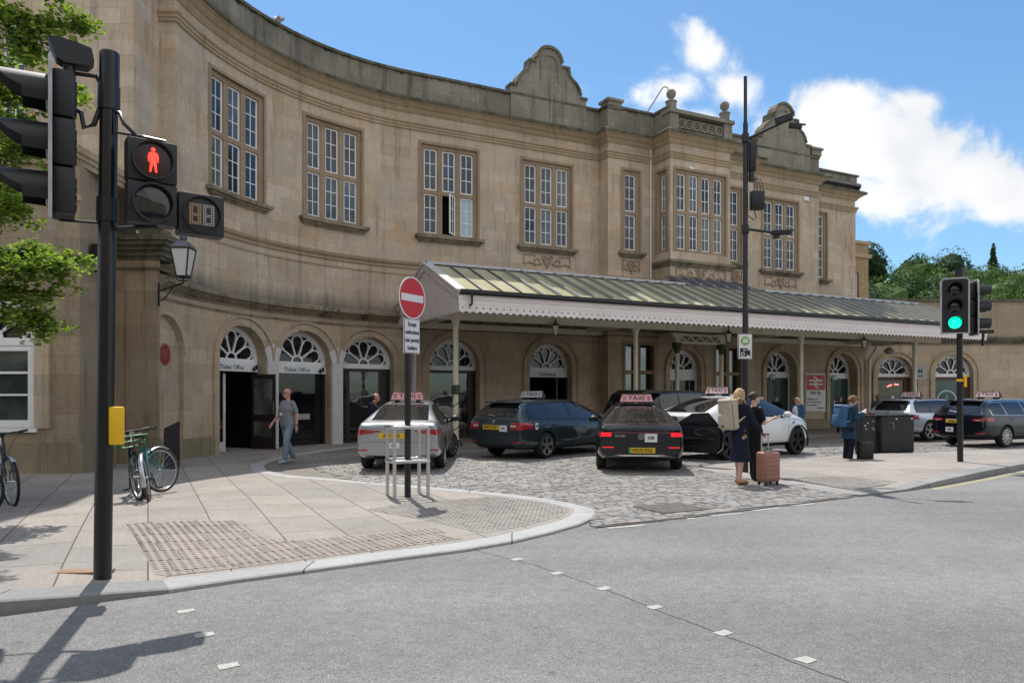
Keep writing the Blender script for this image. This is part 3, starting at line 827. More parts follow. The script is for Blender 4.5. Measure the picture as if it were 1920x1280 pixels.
# ------------------------------------------------------------------ pavilion on the left, far side wall, rear building
PV = empty('corner_pavilion', (-11, 16, 0), 'tall stone pavilion block at the left end with white framed arched sash window', 'building')
fy = lambda Y: (lambda a, z, d: (a, Y - d, z))
fx = lambda X: (lambda a, z, d: (X + d, a, z))
m = MB()
wall(m, -16, -8.82, .0, 6.6, fy(15.02), [rect(-11.6, -9.74, .92, 2.75)[:2] + [(-9.74, 2.75)] + arcpts(-10.67, 2.75, .93, 0, pi, 18)[1:-1] + [(-11.6, 2.75)]], .2)
wall(m, 15.02, 17.3, 0, 6.6, lambda a, z, d: (-8.82 - (a - 15.02) * .19 + d, a, z), [], .1)
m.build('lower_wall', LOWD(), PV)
m = MB()
wall(m, -16, -8.66, 6.6, 16.4, fy(16.95), [rect(-13.3, -11.15, 7.1, 10.4)], .3)
wall(m, 16.95, 18.3, 5.3, 16.4, fx(-8.66), [], .1)
bx(m, fy(16.95), -9.95, -8.657, -.1, .12, 6.6, 16.4)
bx(m, fy(15.02), -16, -8.66, -3.3, -2.05, 16.2, 16.38)
bx(m, fy(15.02), -16, -8.9, -2.2, -.02, 6.5, 6.62)
m.build('upper_wall', STONE(), PV)
m = MB()
for d, z0, z1 in ((.05, 6.3, 6.42), (.09, 6.42, 6.52), (.13, 6.52, 6.66)):
    bx(m, fy(15.02), -16, -8.9 + d, -2.2, d, z0, z1)
bx(m, fy(15.02), -16, -8.8, -.05, .04, 5.55, 5.68)
m.build('string_course', TRIM(), PV)
m = MB(); bx(m, fy(15.02), -9.55, -8.72, -.3, .1, 0, .62); bx(m, fy(15.02), -16, -9.56, -.2, .03, 0, .6)
bx(m, lambda a, z, d: (-8.82 - (a - 15.02) * .19 + d, a, z), 15.3, 17.0, -.1, .07, 0, .55)
m.build('plinth', PLIN(), PV)
m = MB(); hood(m, -10.67, fy(15.02), .93, 1.2, 2.75, .03, .92)
m.build('arch_surround', LOW(), PV)
o = fanlight(PV, -10.67, .93, fy(15.02), None, 2.75, -.12, 5)
m = MB(); P = fy(15.02)
for it in [(-11.6, -11.42, -.2, -.06, .92, 2.6), (-9.92, -9.74, -.2, -.06, .92, 2.6), (-11.42, -9.92, -.2, -.06, .92, 1.08), (-11.42, -9.92, -.2, -.07, 2.5, 2.6), (-11.42, -9.92, -.18, -.1, 1.58, 1.62), (-11.42, -9.92, -.18, -.09, 2.03, 2.08), (-10.7, -10.64, -.18, -.1, 1.08, 2.5), (-11.66, -9.68, -.1, .06, .84, .92)]: bx(m, P, *it)
o = m.build('sash_window', WHITE(), PV)
m = MB(); bx(m, P, -11.42, -9.92, -.16, -.15, 1.08, 2.5); m.build('glass', GLASS('pavilion_glass', (.05, .06, .055), 1.6), o)
window(PV, -13.2, -11.25, 7.25, 10.2, fy(16.95), 3, fn=None)
# pier with heavy capital at the end of the curve
YP = fy(17.1)
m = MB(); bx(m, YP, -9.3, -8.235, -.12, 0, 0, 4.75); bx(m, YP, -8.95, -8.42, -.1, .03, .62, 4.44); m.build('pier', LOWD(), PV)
m = MB(); bx(m, YP, -9.25, -8.2, -.1, .06, 0, .6); m.build('plinth', PLIN(), PV)
m = MB()
for d, z0, z1 in ((.03, 4.5, 4.56), (.04, 4.74, 4.82), (.1, 4.82, 4.94), (.17, 4.94, 5.05), (.25, 5.05, 5.15), (.3, 5.15, 5.28)):
    bx(m, YP, -9.4, -8.18 + d, -.6, d, z0, z1)
bx(m, YP, -9.4, -8.2, -.6, .0, 5.28, 5.5)
m.build('capital', COPE(), PV)

SW = empty('side_wall', (21, 36, 0), 'low stone station wing at far right with two arched shop windows', 'building')
m = MB(); YW = 36.0; P = fy(YW)
wall(m, 17.05, 34, 0, 4.3, P, [archhole(18.74, .86), archhole(21.62, .93)], .35)
m.build('lower_wall', LOW(), SW)
m = MB(); wall(m, 17.05, 34, 4.3, 6.15, P, [], .1); wall(m, 36, 50, 0, 6.15, fx(17.05), [], .1); bx(m, P, 17, 34, -8, -.02, 5.95, 6.1); m.build('upper_wall', stone('pale_parapet', (.42, .34, .23), (.38, .3, .2), 1.2, .5, .004, .4), SW)
m = MB()
for d, z0, z1 in ((.08, 4.08, 4.2), (.16, 4.2, 4.3), (.22, 4.3, 4.42)): bx(m, P, 17.0, 34, -.1, d, z0, z1)
bx(m, P, 17.0, 34, -.4, .08, 6.15, 6.28)
m.build('coping', COPE(), SW)
m = MB(); hood(m, 18.74, P, .86, 1.06); m.build('arch_surround', LOW(), SW); m = MB(); hood(m, 21.62, P, .93, 1.14); m.build('arch_surround', LOW(), SW)
TEAL = GLASS('shop_glass_teal', (.03, .075, .085), 1.7); WARM = GLASS('shop_glass_warm', (.1, .085, .06), 1.7)
for c, r, gm in ((18.74, .86, WARM), (21.62, .93, TEAL)):
    fanlight(SW, c, r, P, None, ZS, -.3)
    m = MB()
    for it in [(c - r, c - r + .1, -.36, -.26, 0, 2.48), (c + r - .3, c + r, -.36, -.26, 0, 2.48), (c - r + .1, c + r - .3, -.36, -.26, 0, .5), (c - r + .1, c + r - .3, -.36, -.26, 2.32, 2.48)]: bx(m, P, *it)
    o = m.build('shop_front', BRW, SW)
    m = MB(); bx(m, P, c - r + .1, c + r - .3, -.33, -.32, .5, 2.32); m.build('glass', gm, o)
    if gm is TEAL:
        m = MB(); m.stroke(arcpts(21.45, 1.35, .46, 0, 2 * pi, 24), .07, -.318, -.312, P); m.stroke([(21.3, 1.05), (21.45, 1.6), (21.62, 1.05)], .05, -.318, -.312, P); m.build('window_emblem', pm('pale_blue_vinyl', (.45, .6, .62), .5), o)
    else:
        m = MB(); bx(m, P, 18.72, 18.86, -.318, -.312, 1.2, 1.55); m.build('notice', SIGNW, o)
        m = MB(); m.tube([(18.5, YW + .29, 2.0), (18.72, YW + .29, 2.1)], .03, 6); m.tube([(18.85, YW + .29, 2.12), (19.05, YW + .29, 2.1)], .03, 6); m.build('strip_light', pm('red_lamp', (.8, .2, .15), .5, emit=(1, .25, .2), es=1.2), o)
RB = empty('rear_building', tuple(F(22.5, -6, 0)), 'narrow coursed stone building showing behind the right end of the station', 'building')
m = MB(F)
wall(m, 21.3, 24.95, 0, 9.75, front(-3), [rect(23.1, 24.2, 5.5, 8.2)], .25); wall(m, -12, -3, 0, 9.75, right(24.95), [], .2)
m.build('wall', stone('rubble_stone', (.42, .31, .19), (.34, .25, .15), .42, .13, .012, .45), RB)
m = MB(F); sweep(m, [(21.3, -3), (24.95, -3), (24.95, -11)], [(-.2, 9.0), (.1, 9.0), (.16, 9.2), (-.2, 9.25)]); sweep(m, [(21.3, -3), (24.95, -3), (24.95, -11)], [(-.3, 9.75), (.1, 9.75), (.1, 9.9), (-.3, 9.9)]); m.build('coping', TRIM(), RB)
m = MB(F); P = front(-3); fr(m, P, 23.1, 24.2, 5.5, 8.2, .07, -.2, -.12, 2, 4); o = m.build('window', WHITE(), RB)
m = MB(F); bx(m, P, 23.1, 24.2, -.17, -.16, 5.5, 8.2); m.build('glass', GLASS(), o)
m = MB(F); bx(m, P, 21.3, 24.9, -8, -.2, 9.5, 9.7); m.build('roof', CACHE['lead_roof'], RB)

# ------------------------------------------------------------------ canopy over the taxi rank
def FS(s, v, z):
    p = OO + D1 * s + NV * v
    return Vector((p.x, p.y, z))
CA = empty('station_canopy', tuple(FS(9, 3.6, 0)), 'glazed ridge canopy with pinkish scalloped valance along the station front', 'canopy')
CREAM = pm('cream_paint', (.74, .67, .51), .45, var=.1, vs=3)
PINK = pm('pink_white_paint', (.85, .765, .74), .5, var=.07, vs=2)
PINKG = pm('dull_pink_paint', (.6, .54, .52), .6, var=.12, vs=3)
def lichen():
    m, N, L, b = nt('lichened_glass')
    tc = N.new('ShaderNodeTexCoord')
    n = noise(N, L, tc.outputs['Object'], .8, 6, .7, .4); n2 = noise(N, L, tc.outputs['Object'], 7, 5, .7)
    r = ramp(N, L, n.outputs['Fac'], [(.3, (.3, .3, .19)), (.5, (.45, .425, .26)), (.72, (.5, .485, .36))])
    r2 = ramp(N, L, n2.outputs['Fac'], [(.3, .8), (.7, 1.1)])
    L.new(mix(N, L, 1., r.outputs[0], r2.outputs[0], 'MULTIPLY'), b.inputs['Base Color'])
    b.inputs['Roughness'].default_value = .35; bump(N, L, b, n2.outputs['Fac'], .1, .01); return m
LICH = lichen()
ALU = pm('grey_aluminium', (.42, .43, .45), .4, .7, var=.1)
LEAD = pm('dark_lead', (.07, .08, .1), .5, var=.3, vs=3)
RV, RZ, EV, EZ = 2.76, 5.64, 5.52, 4.46
SA, SB = -2.52, 21.25
slope = lambda v: RZ + (EZ - RZ) * (v - RV) / (EV - RV)
def quad_slab(mb, s0, s1, v0, v1, z0, z1, t):
    vs = [(s, v, z + dz) for s in (s0, s1) for v, z in ((v0, z0), (v1, z1)) for dz in (0, t)]
    mb.add(vs, [(0, 1, 3, 2), (4, 6, 7, 5), (0, 4, 5, 1), (2, 3, 7, 6), (0, 2, 6, 4), (1, 5, 7, 3)])
m = MB(FS); quad_slab(m, SA + .18, SB, RV, EV, RZ, EZ, -.02)
m.build('front_glazing', LICH, CA)
m = MB(FS); quad_slab(m, SA, SB, .08, RV, 4.62, RZ, -.02); m.build('rear_glazing', pm('grey_glazing', (.2, .21, .2), .4, var=.2), CA)
m = MB(FS); quad_slab(m, 7.5, 11.4, 1.66, RV, 6.1, RZ, .03); m.build('upper_glazing', LEAD, CA)
nb_ = 38
for i in range(nb_):
    s = SA + .75 + i * .627
    if s > SB - .1: break
    m = MB(FS); w = .018 if i < 3 else .03; h = .05 if i < 3 else .1
    vs = [(s + a * w, v, slope(v) + dz) for a in (-1, 1) for v, dz in ((RV, 0), (RV, h), (EV - .05, h), (EV - .05, 0))]
    m.add(vs, [(0, 1, 2, 3), (4, 7, 6, 5), (0, 4, 5, 1), (1, 5, 6, 2), (2, 6, 7, 3)])
    m.build('glazing_bar', LEAD if i < 3 else ALU, CA)
for i in range(6):
    s = 7.75 + i * .627
    m = MB(FS); vs = [(s + a * .03, v, z + dz) for a in (-1, 1) for v, z, dz in ((1.7, 6.12, 0), (1.7, 6.12, .09), (RV, RZ, .11), (RV, RZ, 0))]
    m.add(vs, [(0, 1, 2, 3), (4, 7, 6, 5), (0, 4, 5, 1), (1, 5, 6, 2), (2, 6, 7, 3)]); m.build('glazing_bar', ALU, CA)
m = MB(FS); bx(m, lambda a, z, d: (a, d, z), SA, 7.5, RV - .12, RV + .14, RZ - .01, RZ + .07); bx(m, lambda a, z, d: (a, d, z), 11.4, SB - .6, RV - .12, RV + .14, RZ - .01, RZ + .07); m.build('ridge_cap', ALU, CA)
m = MB(FS)
vs = []
for s in (SA - .05, SA + .2): vs += [(s, v, z) for v, z in ((RV, RZ + .05), (RV, RZ - .03), (EV + .02, EZ - .03), (EV + .02, EZ + .05), )]
m.add(vs, [(0, 1, 2, 3), (4, 7, 6, 5), (0, 3, 7, 4), (1, 5, 6, 2), (2, 6, 7, 3), (0, 4, 5, 1)]); m.build('verge_flashing', pm('pale_lead', (.5, .51, .52), .5, var=.12), CA)
m = MB(FS); sweep(m, [(SA + .0, EV + .02), (SB, EV + .02)], [(0, 4.36), (.1, 4.36), (.13, 4.4), (.13, 4.5), (.1, 4.5), (.08, 4.42), (0, 4.42)]); m.build('gutter', BLACK(), CA)
m = MB(FS); sweep(m, [(SA - .02, EV - .02), (SB, EV - .02)], [(0, 4.1), (.03, 4.1), (.03, 4.22), (.05, 4.24), (.05, 4.34), (.07, 4.355), (0, 4.355)]); m.build('fascia', PINK, CA)
# scalloped and pierced valance
def valance(s0, s1, P, z0, z1, pitch, parent, name, mat, holes=True):
    n = int((s1 - s0) / pitch); pitch = (s1 - s0) / n; k = 0
    m = MB(FS)
    while k < n:
        q = min(12, n - k); a = s0 + k * pitch; pts = []
        for i in range(q):
            x = a + i * pitch; pts += [(x, z0 + .06), (x + pitch * .25, z0 + .035), (x + pitch * .5, z0), (x + pitch * .75, z0 + .035)]
        pts += [(a + q * pitch, z0 + .06), (a + q * pitch, z1), (a, z1)]
        hs_ = [arcpts(a + (i + .5) * pitch, z0 + .15, .026, 0, 2 * pi, 6)[:-1] for i in range(q)] if holes else []
        vs, fs = cdt(pts, hs_)
        m.add([P(x, y, 0) for x, y in vs], fs); m.add([P(x, y, -.02) for x, y in vs], [f[::-1] for f in fs])
        k += q
    return m.build(name, mat, parent, recalc=False)
valance(SA, SB, front(EV), 3.86, 4.11, .21, CA, 'valance', PINK)
# boarded gable end facing the square
m = MB(FS); Pg = left(SA)
pts = [(5.5, 4.42), (RV, RZ - .02), (.1, 4.6), (-.1, 4.55), (-.1, 3.95)]
n = 40
for i in range(n): pts += [(-.1 + 5.6 * (i + .5) / n, 3.87), (-.1 + 5.6 * (i + 1) / n, 3.93)]
m.prism(pts, -.03, .0, Pg)
for i in range(38):
    x = .05 + i * .144; bx(m, Pg, x, x + .012, -.005, .008, 3.96, max(4.05, min(RZ - .22, 4.6 + (RZ - 4.6) * (x / RV) - .2, slope(max(x, RV)) - .2 if x > RV else 9)))
m.build('boarded_gable_end', PINKG, CA)
m = MB(FS); m.stroke([(5.52, 4.36), (RV, RZ - .1), (.0, 4.5)], .2, -.02, .05, Pg); m.stroke([(5.54, 4.48), (RV, RZ + .02), (-.02, 4.62)], .05, -.02, .09, Pg); m.build('barge_board', PINKG, CA)
# beams
m = MB(FS); Q = lambda a, z, d: (a, d, z)
bx(m, Q, SA + .05, SB - .3, 3.55, 3.75, 3.86, 4.08)
bx(m, Q, SA + .05, SB - .3, .1, .25, 3.9, 4.1)
m.build('longitudinal_beam', CREAM, CA)
for s in (-1.87, 4.73, 12.55, 19.3):
    m = MB(FS); bx(m, Q, s - .09, s + .09, .1 if s not in (12.55, 4.73) else .7, 3.54, 3.95, 4.12); bx(m, Q, s - .06, s + .06, 3.76, 5.45, 4.12, 4.24); m.build('cross_beam', CREAM, CA)
    m = MB(); p = FS(s, 3.65, 0)
    m.lathe([(0, .05), (.16, .05), (.16, .12), (.11, .2), (.095, .35), (.085, 1.5), (.082, 3.62), (.1, 3.66), (.1, 3.72), (.14, 3.84), (.14, 3.87), (0, 3.87)], 18, p)
    o = m.build('column', CREAM, CA, smooth=35)
    if s < 0:
        m = MB(); m.lathe([(.095, 1.62), (.125, 1.64), (.13, 1.8), (.12, 1.88), (.09, 1.9)], 18, p); m.build('collar', pm('dark_green_bronze', (.04, .06, .03), .5, var=.3), o, smooth=40); m = MB(); m.lathe([(.1, .0), (.22, .06), (.2, .14), (.12, .24), (.09, .26)], 14, p); m.build('base', pm('dark_green_bronze', (.04, .06, .03), .5, var=.3), o, smooth=40)
        m = MB(); m.tube([p + Vector((.098 * cos(t * .55), .098 * sin(t * .55), .3 + t * .032)) for t in range(42)], .013, 6); m.build('spiral_cable', BLACK(), o)
m = MB(FS)
for z in (4.52, 4.95, 5.35):
    v = EV - (z - EZ) / (RZ - EZ) * (EV - RV) - .1
    bx(m, Q, SA + .1, SB - .1, v - .04, v + .04, z - .14, z - .06)
m.build('purlin', CREAM, CA)
m = MB(FS); Pr = right(SB); m.prism([(5.5, 4.4), (RV, RZ - .05), (.1, 4.58), (.1, 3.95), (5.5, 3.95)], -.03, 0, Pr); m.build('boarded_gable_end', PINKG, CA)
m = MB()
m.tube([FS(SA + .33, EV + .12, 4.4), FS(SA + .33, EV + .12, 4.12), FS(SA + .27, EV + .1, 4.05)], [.035, .03, .045], 8); m.build('gutter_outlet', BLACK(), CA)
# porch columns carrying the bay
for s in (8.08, 10.3):
    m = MB(); p = F(s, 1.7, 0); m.lathe([(0, 0), (.14, 0), (.12, .15), (.09, .3), (.085, 3.3), (0, 3.3)], 16, p); o = m.build('porch_column', CREAM, ST, smooth=35)
    m = MB(); m.lathe([(.085, 3.2), (.11, 3.25), (.1, 3.32), (.15, 3.42), (.2, 3.52), (.2, 3.6), (0, 3.6)], 16, p); m.build('capital', pm('dark_green_bronze', (.04, .06, .03), .5, var=.3), o, smooth=35)
    m = MB(F); Pc = front(1.7); m.prism([(s - .1, 3.6), (s + .1, 3.6), (s + .13, 3.75), (s + .3, 3.98), (s - .3, 3.98), (s - .13, 3.75)], -.08, .08, Pc); m.build('bracket', CREAM, o)
m = MB(F); Pc = front(1.7)
m.stroke([(8.2, 3.92), (10.2, 3.92)], .08, -.05, .05, Pc); m.stroke([(8.2, 3.62), (10.2, 3.62)], .08, -.05, .05, Pc)
m.stroke([(8.25 + i * .24, 3.66 if i % 2 else 3.88) for i in range(9)], .06, -.035, .035, Pc)
m.build('lattice_girder', CREAM, ST)
# rainwater pipes
m = MB(); a = F(21.05, .12, 0); 
m.tube([F(20.9, .6, 3.95), F(20.9, .55, 3.75), F(20.95, .15, 3.3), F(20.95, .15, .1)], .075, 10); m.build('downpipe', CREAM, ST, smooth=40)
m = MB(); m.tube([F(7.62, .66, 11.3), F(7.62, .66, 6.0)], .025, 6); m.build('downpipe', WHITE(), ST)
m = MB(); m.tube([F(13.35, .06, 9.0), F(13.35, .06, 6.2)], .02, 6); m.build('downpipe', WHITE(), ST)
m = MB(); m.tube([FS(SA + .55, .25, 4.0), F(SA + .5, .12, .1)], .05, 8); m.build('downpipe', GREYW(), ST, smooth=40)
m = MB(F); bx(m, fb, 8.75, 9.0, .0, .03, 10.35, 10.5); m.build('number_plate', SIGNW, ST)
m = MB(F); bx(m, f0, 16.72, 17.05, .0, .04, 10.5, 10.68); m.build('alarm_box', SIGNW, ST)

# ------------------------------------------------------------------ ground
def tex_obj(N): return N.new('ShaderNodeTexCoord').outputs['Object']
def asphalt():
    m, N, L, b = nt('asphalt'); O = tex_obj(N)
    big = noise(N, L, O, .35, 5, .6, .3); mid = noise(N, L, O, 9, 5, .65); fine = noise(N, L, O, 150, 3, .8)
    vo = N.new('ShaderNodeTexVoronoi'); vo.inputs['Scale'].default_value = 125; L.new(O, vo.inputs['Vector'])
    c = mix(N, L, ramp(N, L, big.outputs['Fac'], [(.35, 0.), (.65, 1.)]).outputs[0], (.19, .186, .182), (.235, .231, .226))
    c = mix(N, L, 1., c, ramp(N, L, mid.outputs['Fac'], [(.3, .86), (.7, 1.1)]).outputs[0], 'MULTIPLY')
    c = mix(N, L, 1., c, ramp(N, L, fine.outputs['Fac'], [(.3, .5), (.5, 1.), (.72, 1.5)]).outputs[0], 'MULTIPLY')
    sp = N.new('ShaderNodeSeparateColor'); L.new(vo.outputs['Color'], sp.inputs[0])
    c = mix(N, L, 1., c, ramp(N, L, sp.outputs[0], [(.0, .6), (.3, .95), (.8, 1.05), (1., 1.45)]).outputs[0], 'MULTIPLY')
    tr = noise(N, L, mapping(N, L, O, (.12, 1.1, 1), (0, 0, R(-32))), .8, 4, .55); c = mix(N, L, 1., c, ramp(N, L, tr.outputs['Fac'], [(.35, .9), (.65, 1.06)]).outputs[0], 'MULTIPLY')
    sp_ = noise(N, L, O, 1.7, 6, .7, .5); c = mix(N, L, ramp(N, L, sp_.outputs['Fac'], [(.66, 0.), (.76, .3)]).outputs[0], c, (.1, .098, .096))
    gm = noise(N, L, O, 6.5, 2, .3); c = mix(N, L, ramp(N, L, gm.outputs['Fac'], [(.74, 0.), (.765, .4)]).outputs[0], c, (.09, .088, .085))
    L.new(c, b.inputs['Base Color']); b.inputs['Roughness'].default_value = .85; b.inputs['Specular IOR Level'].default_value = .3
    h = mix(N, L, .5, fine.outputs['Fac'], vo.outputs['Distance']); bump(N, L, b, h, .6, .008)
    return m
def flags(name, c1, c2, bw, bh, rot, mort=.008, loc=(0, 0, 0)):
    m, N, L, b = nt(name); O = tex_obj(N); V = mapping(N, L, O, (1, 1, 1), (0, 0, rot), loc)
    br = N.new('ShaderNodeTexBrick'); L.new(V, br.inputs['Vector'])
    for k, v in (('Scale', 1), ('Mortar Size', mort), ('Mortar Smooth', .2), ('Brick Width', bw), ('Row Height', bh), ('Bias', 0)): br.inputs[k].default_value = v
    br.inputs['Color1'].default_value = (*c1, 1); br.inputs['Color2'].default_value = (*c2, 1); br.inputs['Mortar'].default_value = (.1, .085, .07, 1); br.offset = .37; br.offset_frequency = 2
    big = noise(N, L, O, .8, 7, .65, .3); fine = noise(N, L, O, 22, 6, .7); st = noise(N, L, mapping(N, L, V, (1.5, 12, 1)), 1.5, 5, .6)
    c = mix(N, L, 1., br.outputs['Color'], ramp(N, L, big.outputs['Fac'], [(.3, .84), (.7, 1.08)]).outputs[0], 'MULTIPLY')
    c = mix(N, L, 1., c, ramp(N, L, st.outputs['Fac'], [(.3, .92), (.7, 1.06)]).outputs[0], 'MULTIPLY')
    c = mix(N, L, 1., c, ramp(N, L, fine.outputs['Fac'], [(.28, .85), (.7, 1.1)]).outputs[0], 'MULTIPLY')
    vo = noise(N, L, O, 5.5, 2, .4); c = mix(N, L, ramp(N, L, vo.outputs['Fac'], [(.72, 0.), (.76, .35)]).outputs[0], c, (.12, .1, .09))
    L.new(c, b.inputs['Base Color']); b.inputs['Roughness'].default_value = .8; b.inputs['Specular IOR Level'].default_value = .3
    iv = N.new('ShaderNodeMath'); iv.operation = 'MULTIPLY_ADD'; iv.inputs[1].default_value = .08; L.new(fine.outputs['Fac'], iv.inputs[0])
    i2 = N.new('ShaderNodeMath'); i2.operation = 'SUBTRACT'; i2.inputs[0].default_value = 1; L.new(br.outputs['Fac'], i2.inputs[1]); L.new(i2.outputs[0], iv.inputs[2])
    bump(N, L, b, iv.outputs[0], .5, .01); return m
ASPH = asphalt()
FLAG = flags('sandstone_flags', (.345, .305, .27), (.275, .255, .238), 1.05, .68, -TH + pi / 2)
SETTB = flags('sett_bedding', (.25, .225, .2), (.21, .19, .17), .24, .13, -TH, .008)
CANP = flags('canopy_flags', (.3, .27, .23), (.26, .235, .2), .9, .6, -TH)
KERBG = flags('grey_granite_kerb', (.29, .285, .28), (.25, .247, .245), 1.3, 5, 0)
KERBM = flags('pale_granite_kerb', (.4, .4, .4), (.36, .36, .365), 1.9, 5, 0)
def sm(x): x = max(0, min(1, x)); return x * x * (3 - 2 * x)
def hp(x, y): return .006 + .085 * sm((-2.65 - x) / 1.5) * sm((15 - y) / 7.)
def struct(name, mb, mat, smooth=None):
    o = mb.build(name, mat, None, smooth=smooth, base=False); o['kind'] = 'structure'; return o
m = MB(); g = 1500; m.add([(-g, -g, -.03), (g, -g, -.03), (g, g, -.03), (-g, g, -.03)], [(0, 1, 2, 3)]); struct('road', m, ASPH)
KERB = [(-9.5, 1.6), (-6.2, 3.85), (-4.22, 5.2), (-3.79, 5.45), (-3.5, 5.62), (-3.21, 5.83), (-2.82, 6.05), (-2.4, 6.38), (-1.87, 6.73), (-1.2, 7.19), (-0.49, 7.64), (0.0, 8.06), (0.45, 8.59), (0.83, 9.12), (1.04, 9.56), (1.15, 10.04), (1.14, 10.32), (1.04, 10.56), (0.84, 10.93), (0.59, 11.27), (0.2, 11.68), (-0.23, 12.0), (-0.9, 12.47), (-1.62, 12.91), (-2.54, 13.46), (-3.22, 13.89), (-4.39, 14.6), (-5.15, 15.5), (-5.6, 16.6), (-5.75, 17.52), (-5.75, 18.55), (-5.6, 19.89), (-5.3, 21.0), (-4.9, 22.2), (-4.3, 23.4)]
def offset(pl, d):
    out = []
    for i, p in enumerate(pl):
        a = Vector(pl[max(i - 1, 0)]); b = Vector(pl[min(i + 1, len(pl) - 1)]); t = (b - a).normalized()
        out.append((p[0] - t.y * d, p[1] + t.x * d))
    return out
KIN = offset(KERB, .3)
for k0, k1, km in ((0, 7, KERBG), (6, len(KERB), KERBM)):
    m = MB(); vs = []; fs = []
    for a, b in list(zip(KERB, KIN))[k0:k1]:
        h = hp(*a) + .002; hb = hp(*b) + .003
        c = (a[0] + (b[0] - a[0]) * .06, a[1] + (b[1] - a[1]) * .06)
        vs += [(*a, -.04), (*a, h - .012), (*c, h), (*b, hb), (*b, -.04)]
    for i in range(k1 - k0 - 1):
        for j in range(4): fs.append((i * 5 + j, i * 5 + j + 1, i * 5 + j + 6, i * 5 + j + 5))
    m.add(vs, fs); struct('kerb', m, km)
PAVO = KIN + [(-5.0, 25.2), (-12, 24), (-22, 16), (-22, 1.6)]
pts = [(x * .5, y * .5) for x in range(-43, 3) for y in range(4, 48) if inpoly(x * .5, y * .5, PAVO)]
vs, fs = cdt(PAVO, [], pts)
m = MB(); m.add([(x, y, hp(x, y)) for x, y in vs], fs); struct('pavement', m, FLAG, smooth=60)
RK = [(3.9, 16.3), (4.39, 14.43), (4.99, 12.76), (5.3, 11.95), (5.57, 11.78), (6.69, 12.47), (7.62, 13.14), (9.2, 14.43), (11.21, 16.12), (13.64, 18.1), (18, 21.6), (30, 31)]
RIN = offset(RK, .3)
m = MB(); vs = []; fs = []
rh = lambda x, y: .004 + .09 * sm((x - 6.6) / 1.6)
for a, b in zip(RK, RIN): vs += [(*a, -.04), (*a, rh(*a)), (*b, rh(*b) + .001), (*b, -.04)]
for i in range(len(RK) - 1):
    for j in range(3): fs.append((i * 4 + j, i * 4 + j + 1, i * 4 + j + 5, i * 4 + j + 4))
m.add(vs, fs); struct('kerb', m, KERBG)
RPO = RIN + [(33, 32), (14.94, 20.83), (11.53, 19.6), (9.38, 18.9), (6.82, 18.0), (4.9, 17.3)]
pts = [(x * .5, y * .5) for x in range(8, 60) for y in range(22, 64) if inpoly(x * .5, y * .5, RPO)]
vs, fs = cdt(RPO, [], pts)
m = MB(); m.add([(x, y, rh(x, y)) for x, y in vs], fs); struct('pavement', m, FLAG, smooth=60)
# canopy footway along the wall
m = MB(FS); bx(m, lambda a, z, d: (a, d, z), -3.0, 21.2, -.3, 3.95, -.04, .055, 20); bx(m, lambda a, z, d: (a, d, z), -3.0, 21.2, 3.95, 4.2, -.04, .05, 20)
struct('footway', m, CANP)
# setts : bedding sheet plus individual stones
SET = [(-5.9, 25.3)] + [(x + .02, y) for x, y in KERB[:14:-1]][:-3] + [(1.02, 9.0), (1.62, 9.32), (2.42, 9.81), (3.31, 10.37), (4.3, 10.99), (5.45, 11.72), (5.0, 12.76), (4.4, 14.43), (3.9, 16.3), (4.9, 17.4), (6.82, 18.1), (9.38, 19.0), (11.53, 19.7), (14.94, 20.93), (33, 32), (33, 37), (17, 37)]
vs, fs = cdt(SET, [])
m = MB(); m.add([(x, y, -.016) for x, y in vs], fs); struct('setts_bedding', m, SETTB)
def settmat():
    m, N, L, b = nt('granite_setts'); O = tex_obj(N)
    g = N.new('ShaderNodeNewGeometry')
    r = ramp(N, L, g.outputs['Random Per Island'], [(0, (.225, .217, .21)), (.5, (.255, .245, .235)), (.85, (.28, .265, .25)), (.95, (.3, .268, .24)), (1, (.33, .285, .25))])
    n = noise(N, L, O, 30, 6, .75); n2 = noise(N, L, O, .7, 5, .6)
    c = mix(N, L, 1., r.outputs[0], ramp(N, L, n.outputs['Fac'], [(.3, .75), (.7, 1.15)]).outputs[0], 'MULTIPLY')
    c = mix(N, L, 1., c, ramp(N, L, n2.outputs['Fac'], [(.3, .85), (.7, 1.12)]).outputs[0], 'MULTIPLY')
    L.new(c, b.inputs['Base Color']); b.inputs['Roughness'].default_value = .7; bump(N, L, b, n.outputs['Fac'], .4, .012); return m
rnd = random.Random(3)
m = MB(); v = 3.9
while v < 18:
    dv = rnd.uniform(.105, .145); s = -7 + rnd.random() * .3
    while s < 22:
        ds = rnd.uniform(.15, .29); p = FS(s + ds / 2, v + dv / 2, 0)
        if (v > 4.3 or s < -2) and inpoly(p.x, p.y, SET) and (v > 5 or rnd.random() < 1) and p.y < 24 and p.y > 9:
            z = rnd.uniform(-.003, .003); gp = .007; tx, ty = rnd.uniform(-.003, .003), rnd.uniform(-.003, .003)
            jo = rnd.uniform(-.008, .008)
            bz = [FS(s + gp / 2, v + gp / 2 + jo, -.03), FS(s + ds - gp / 2, v + gp / 2 - jo, -.03), FS(s + ds - gp / 2, v + dv - gp / 2 - jo, -.03), FS(s + gp / 2, v + dv - gp / 2 + jo, -.03)]
            e = .01
            tz = [FS(s + gp / 2 + e, v + gp / 2 + jo + e, z - tx - ty), FS(s + ds - gp / 2 - e, v + gp / 2 - jo + e, z + tx - ty), FS(s + ds - gp / 2 - e, v + dv - gp / 2 - jo - e, z + tx + ty), FS(s + gp / 2 + e, v + dv - gp / 2 + jo - e, z - tx + ty)]
            m.add(bz + tz, [(4, 5, 6, 7), (0, 1, 5, 4), (1, 2, 6, 5), (2, 3, 7, 6), (3, 0, 4, 7)])
        s += ds
    v += dv
o = struct('setts', m, settmat())
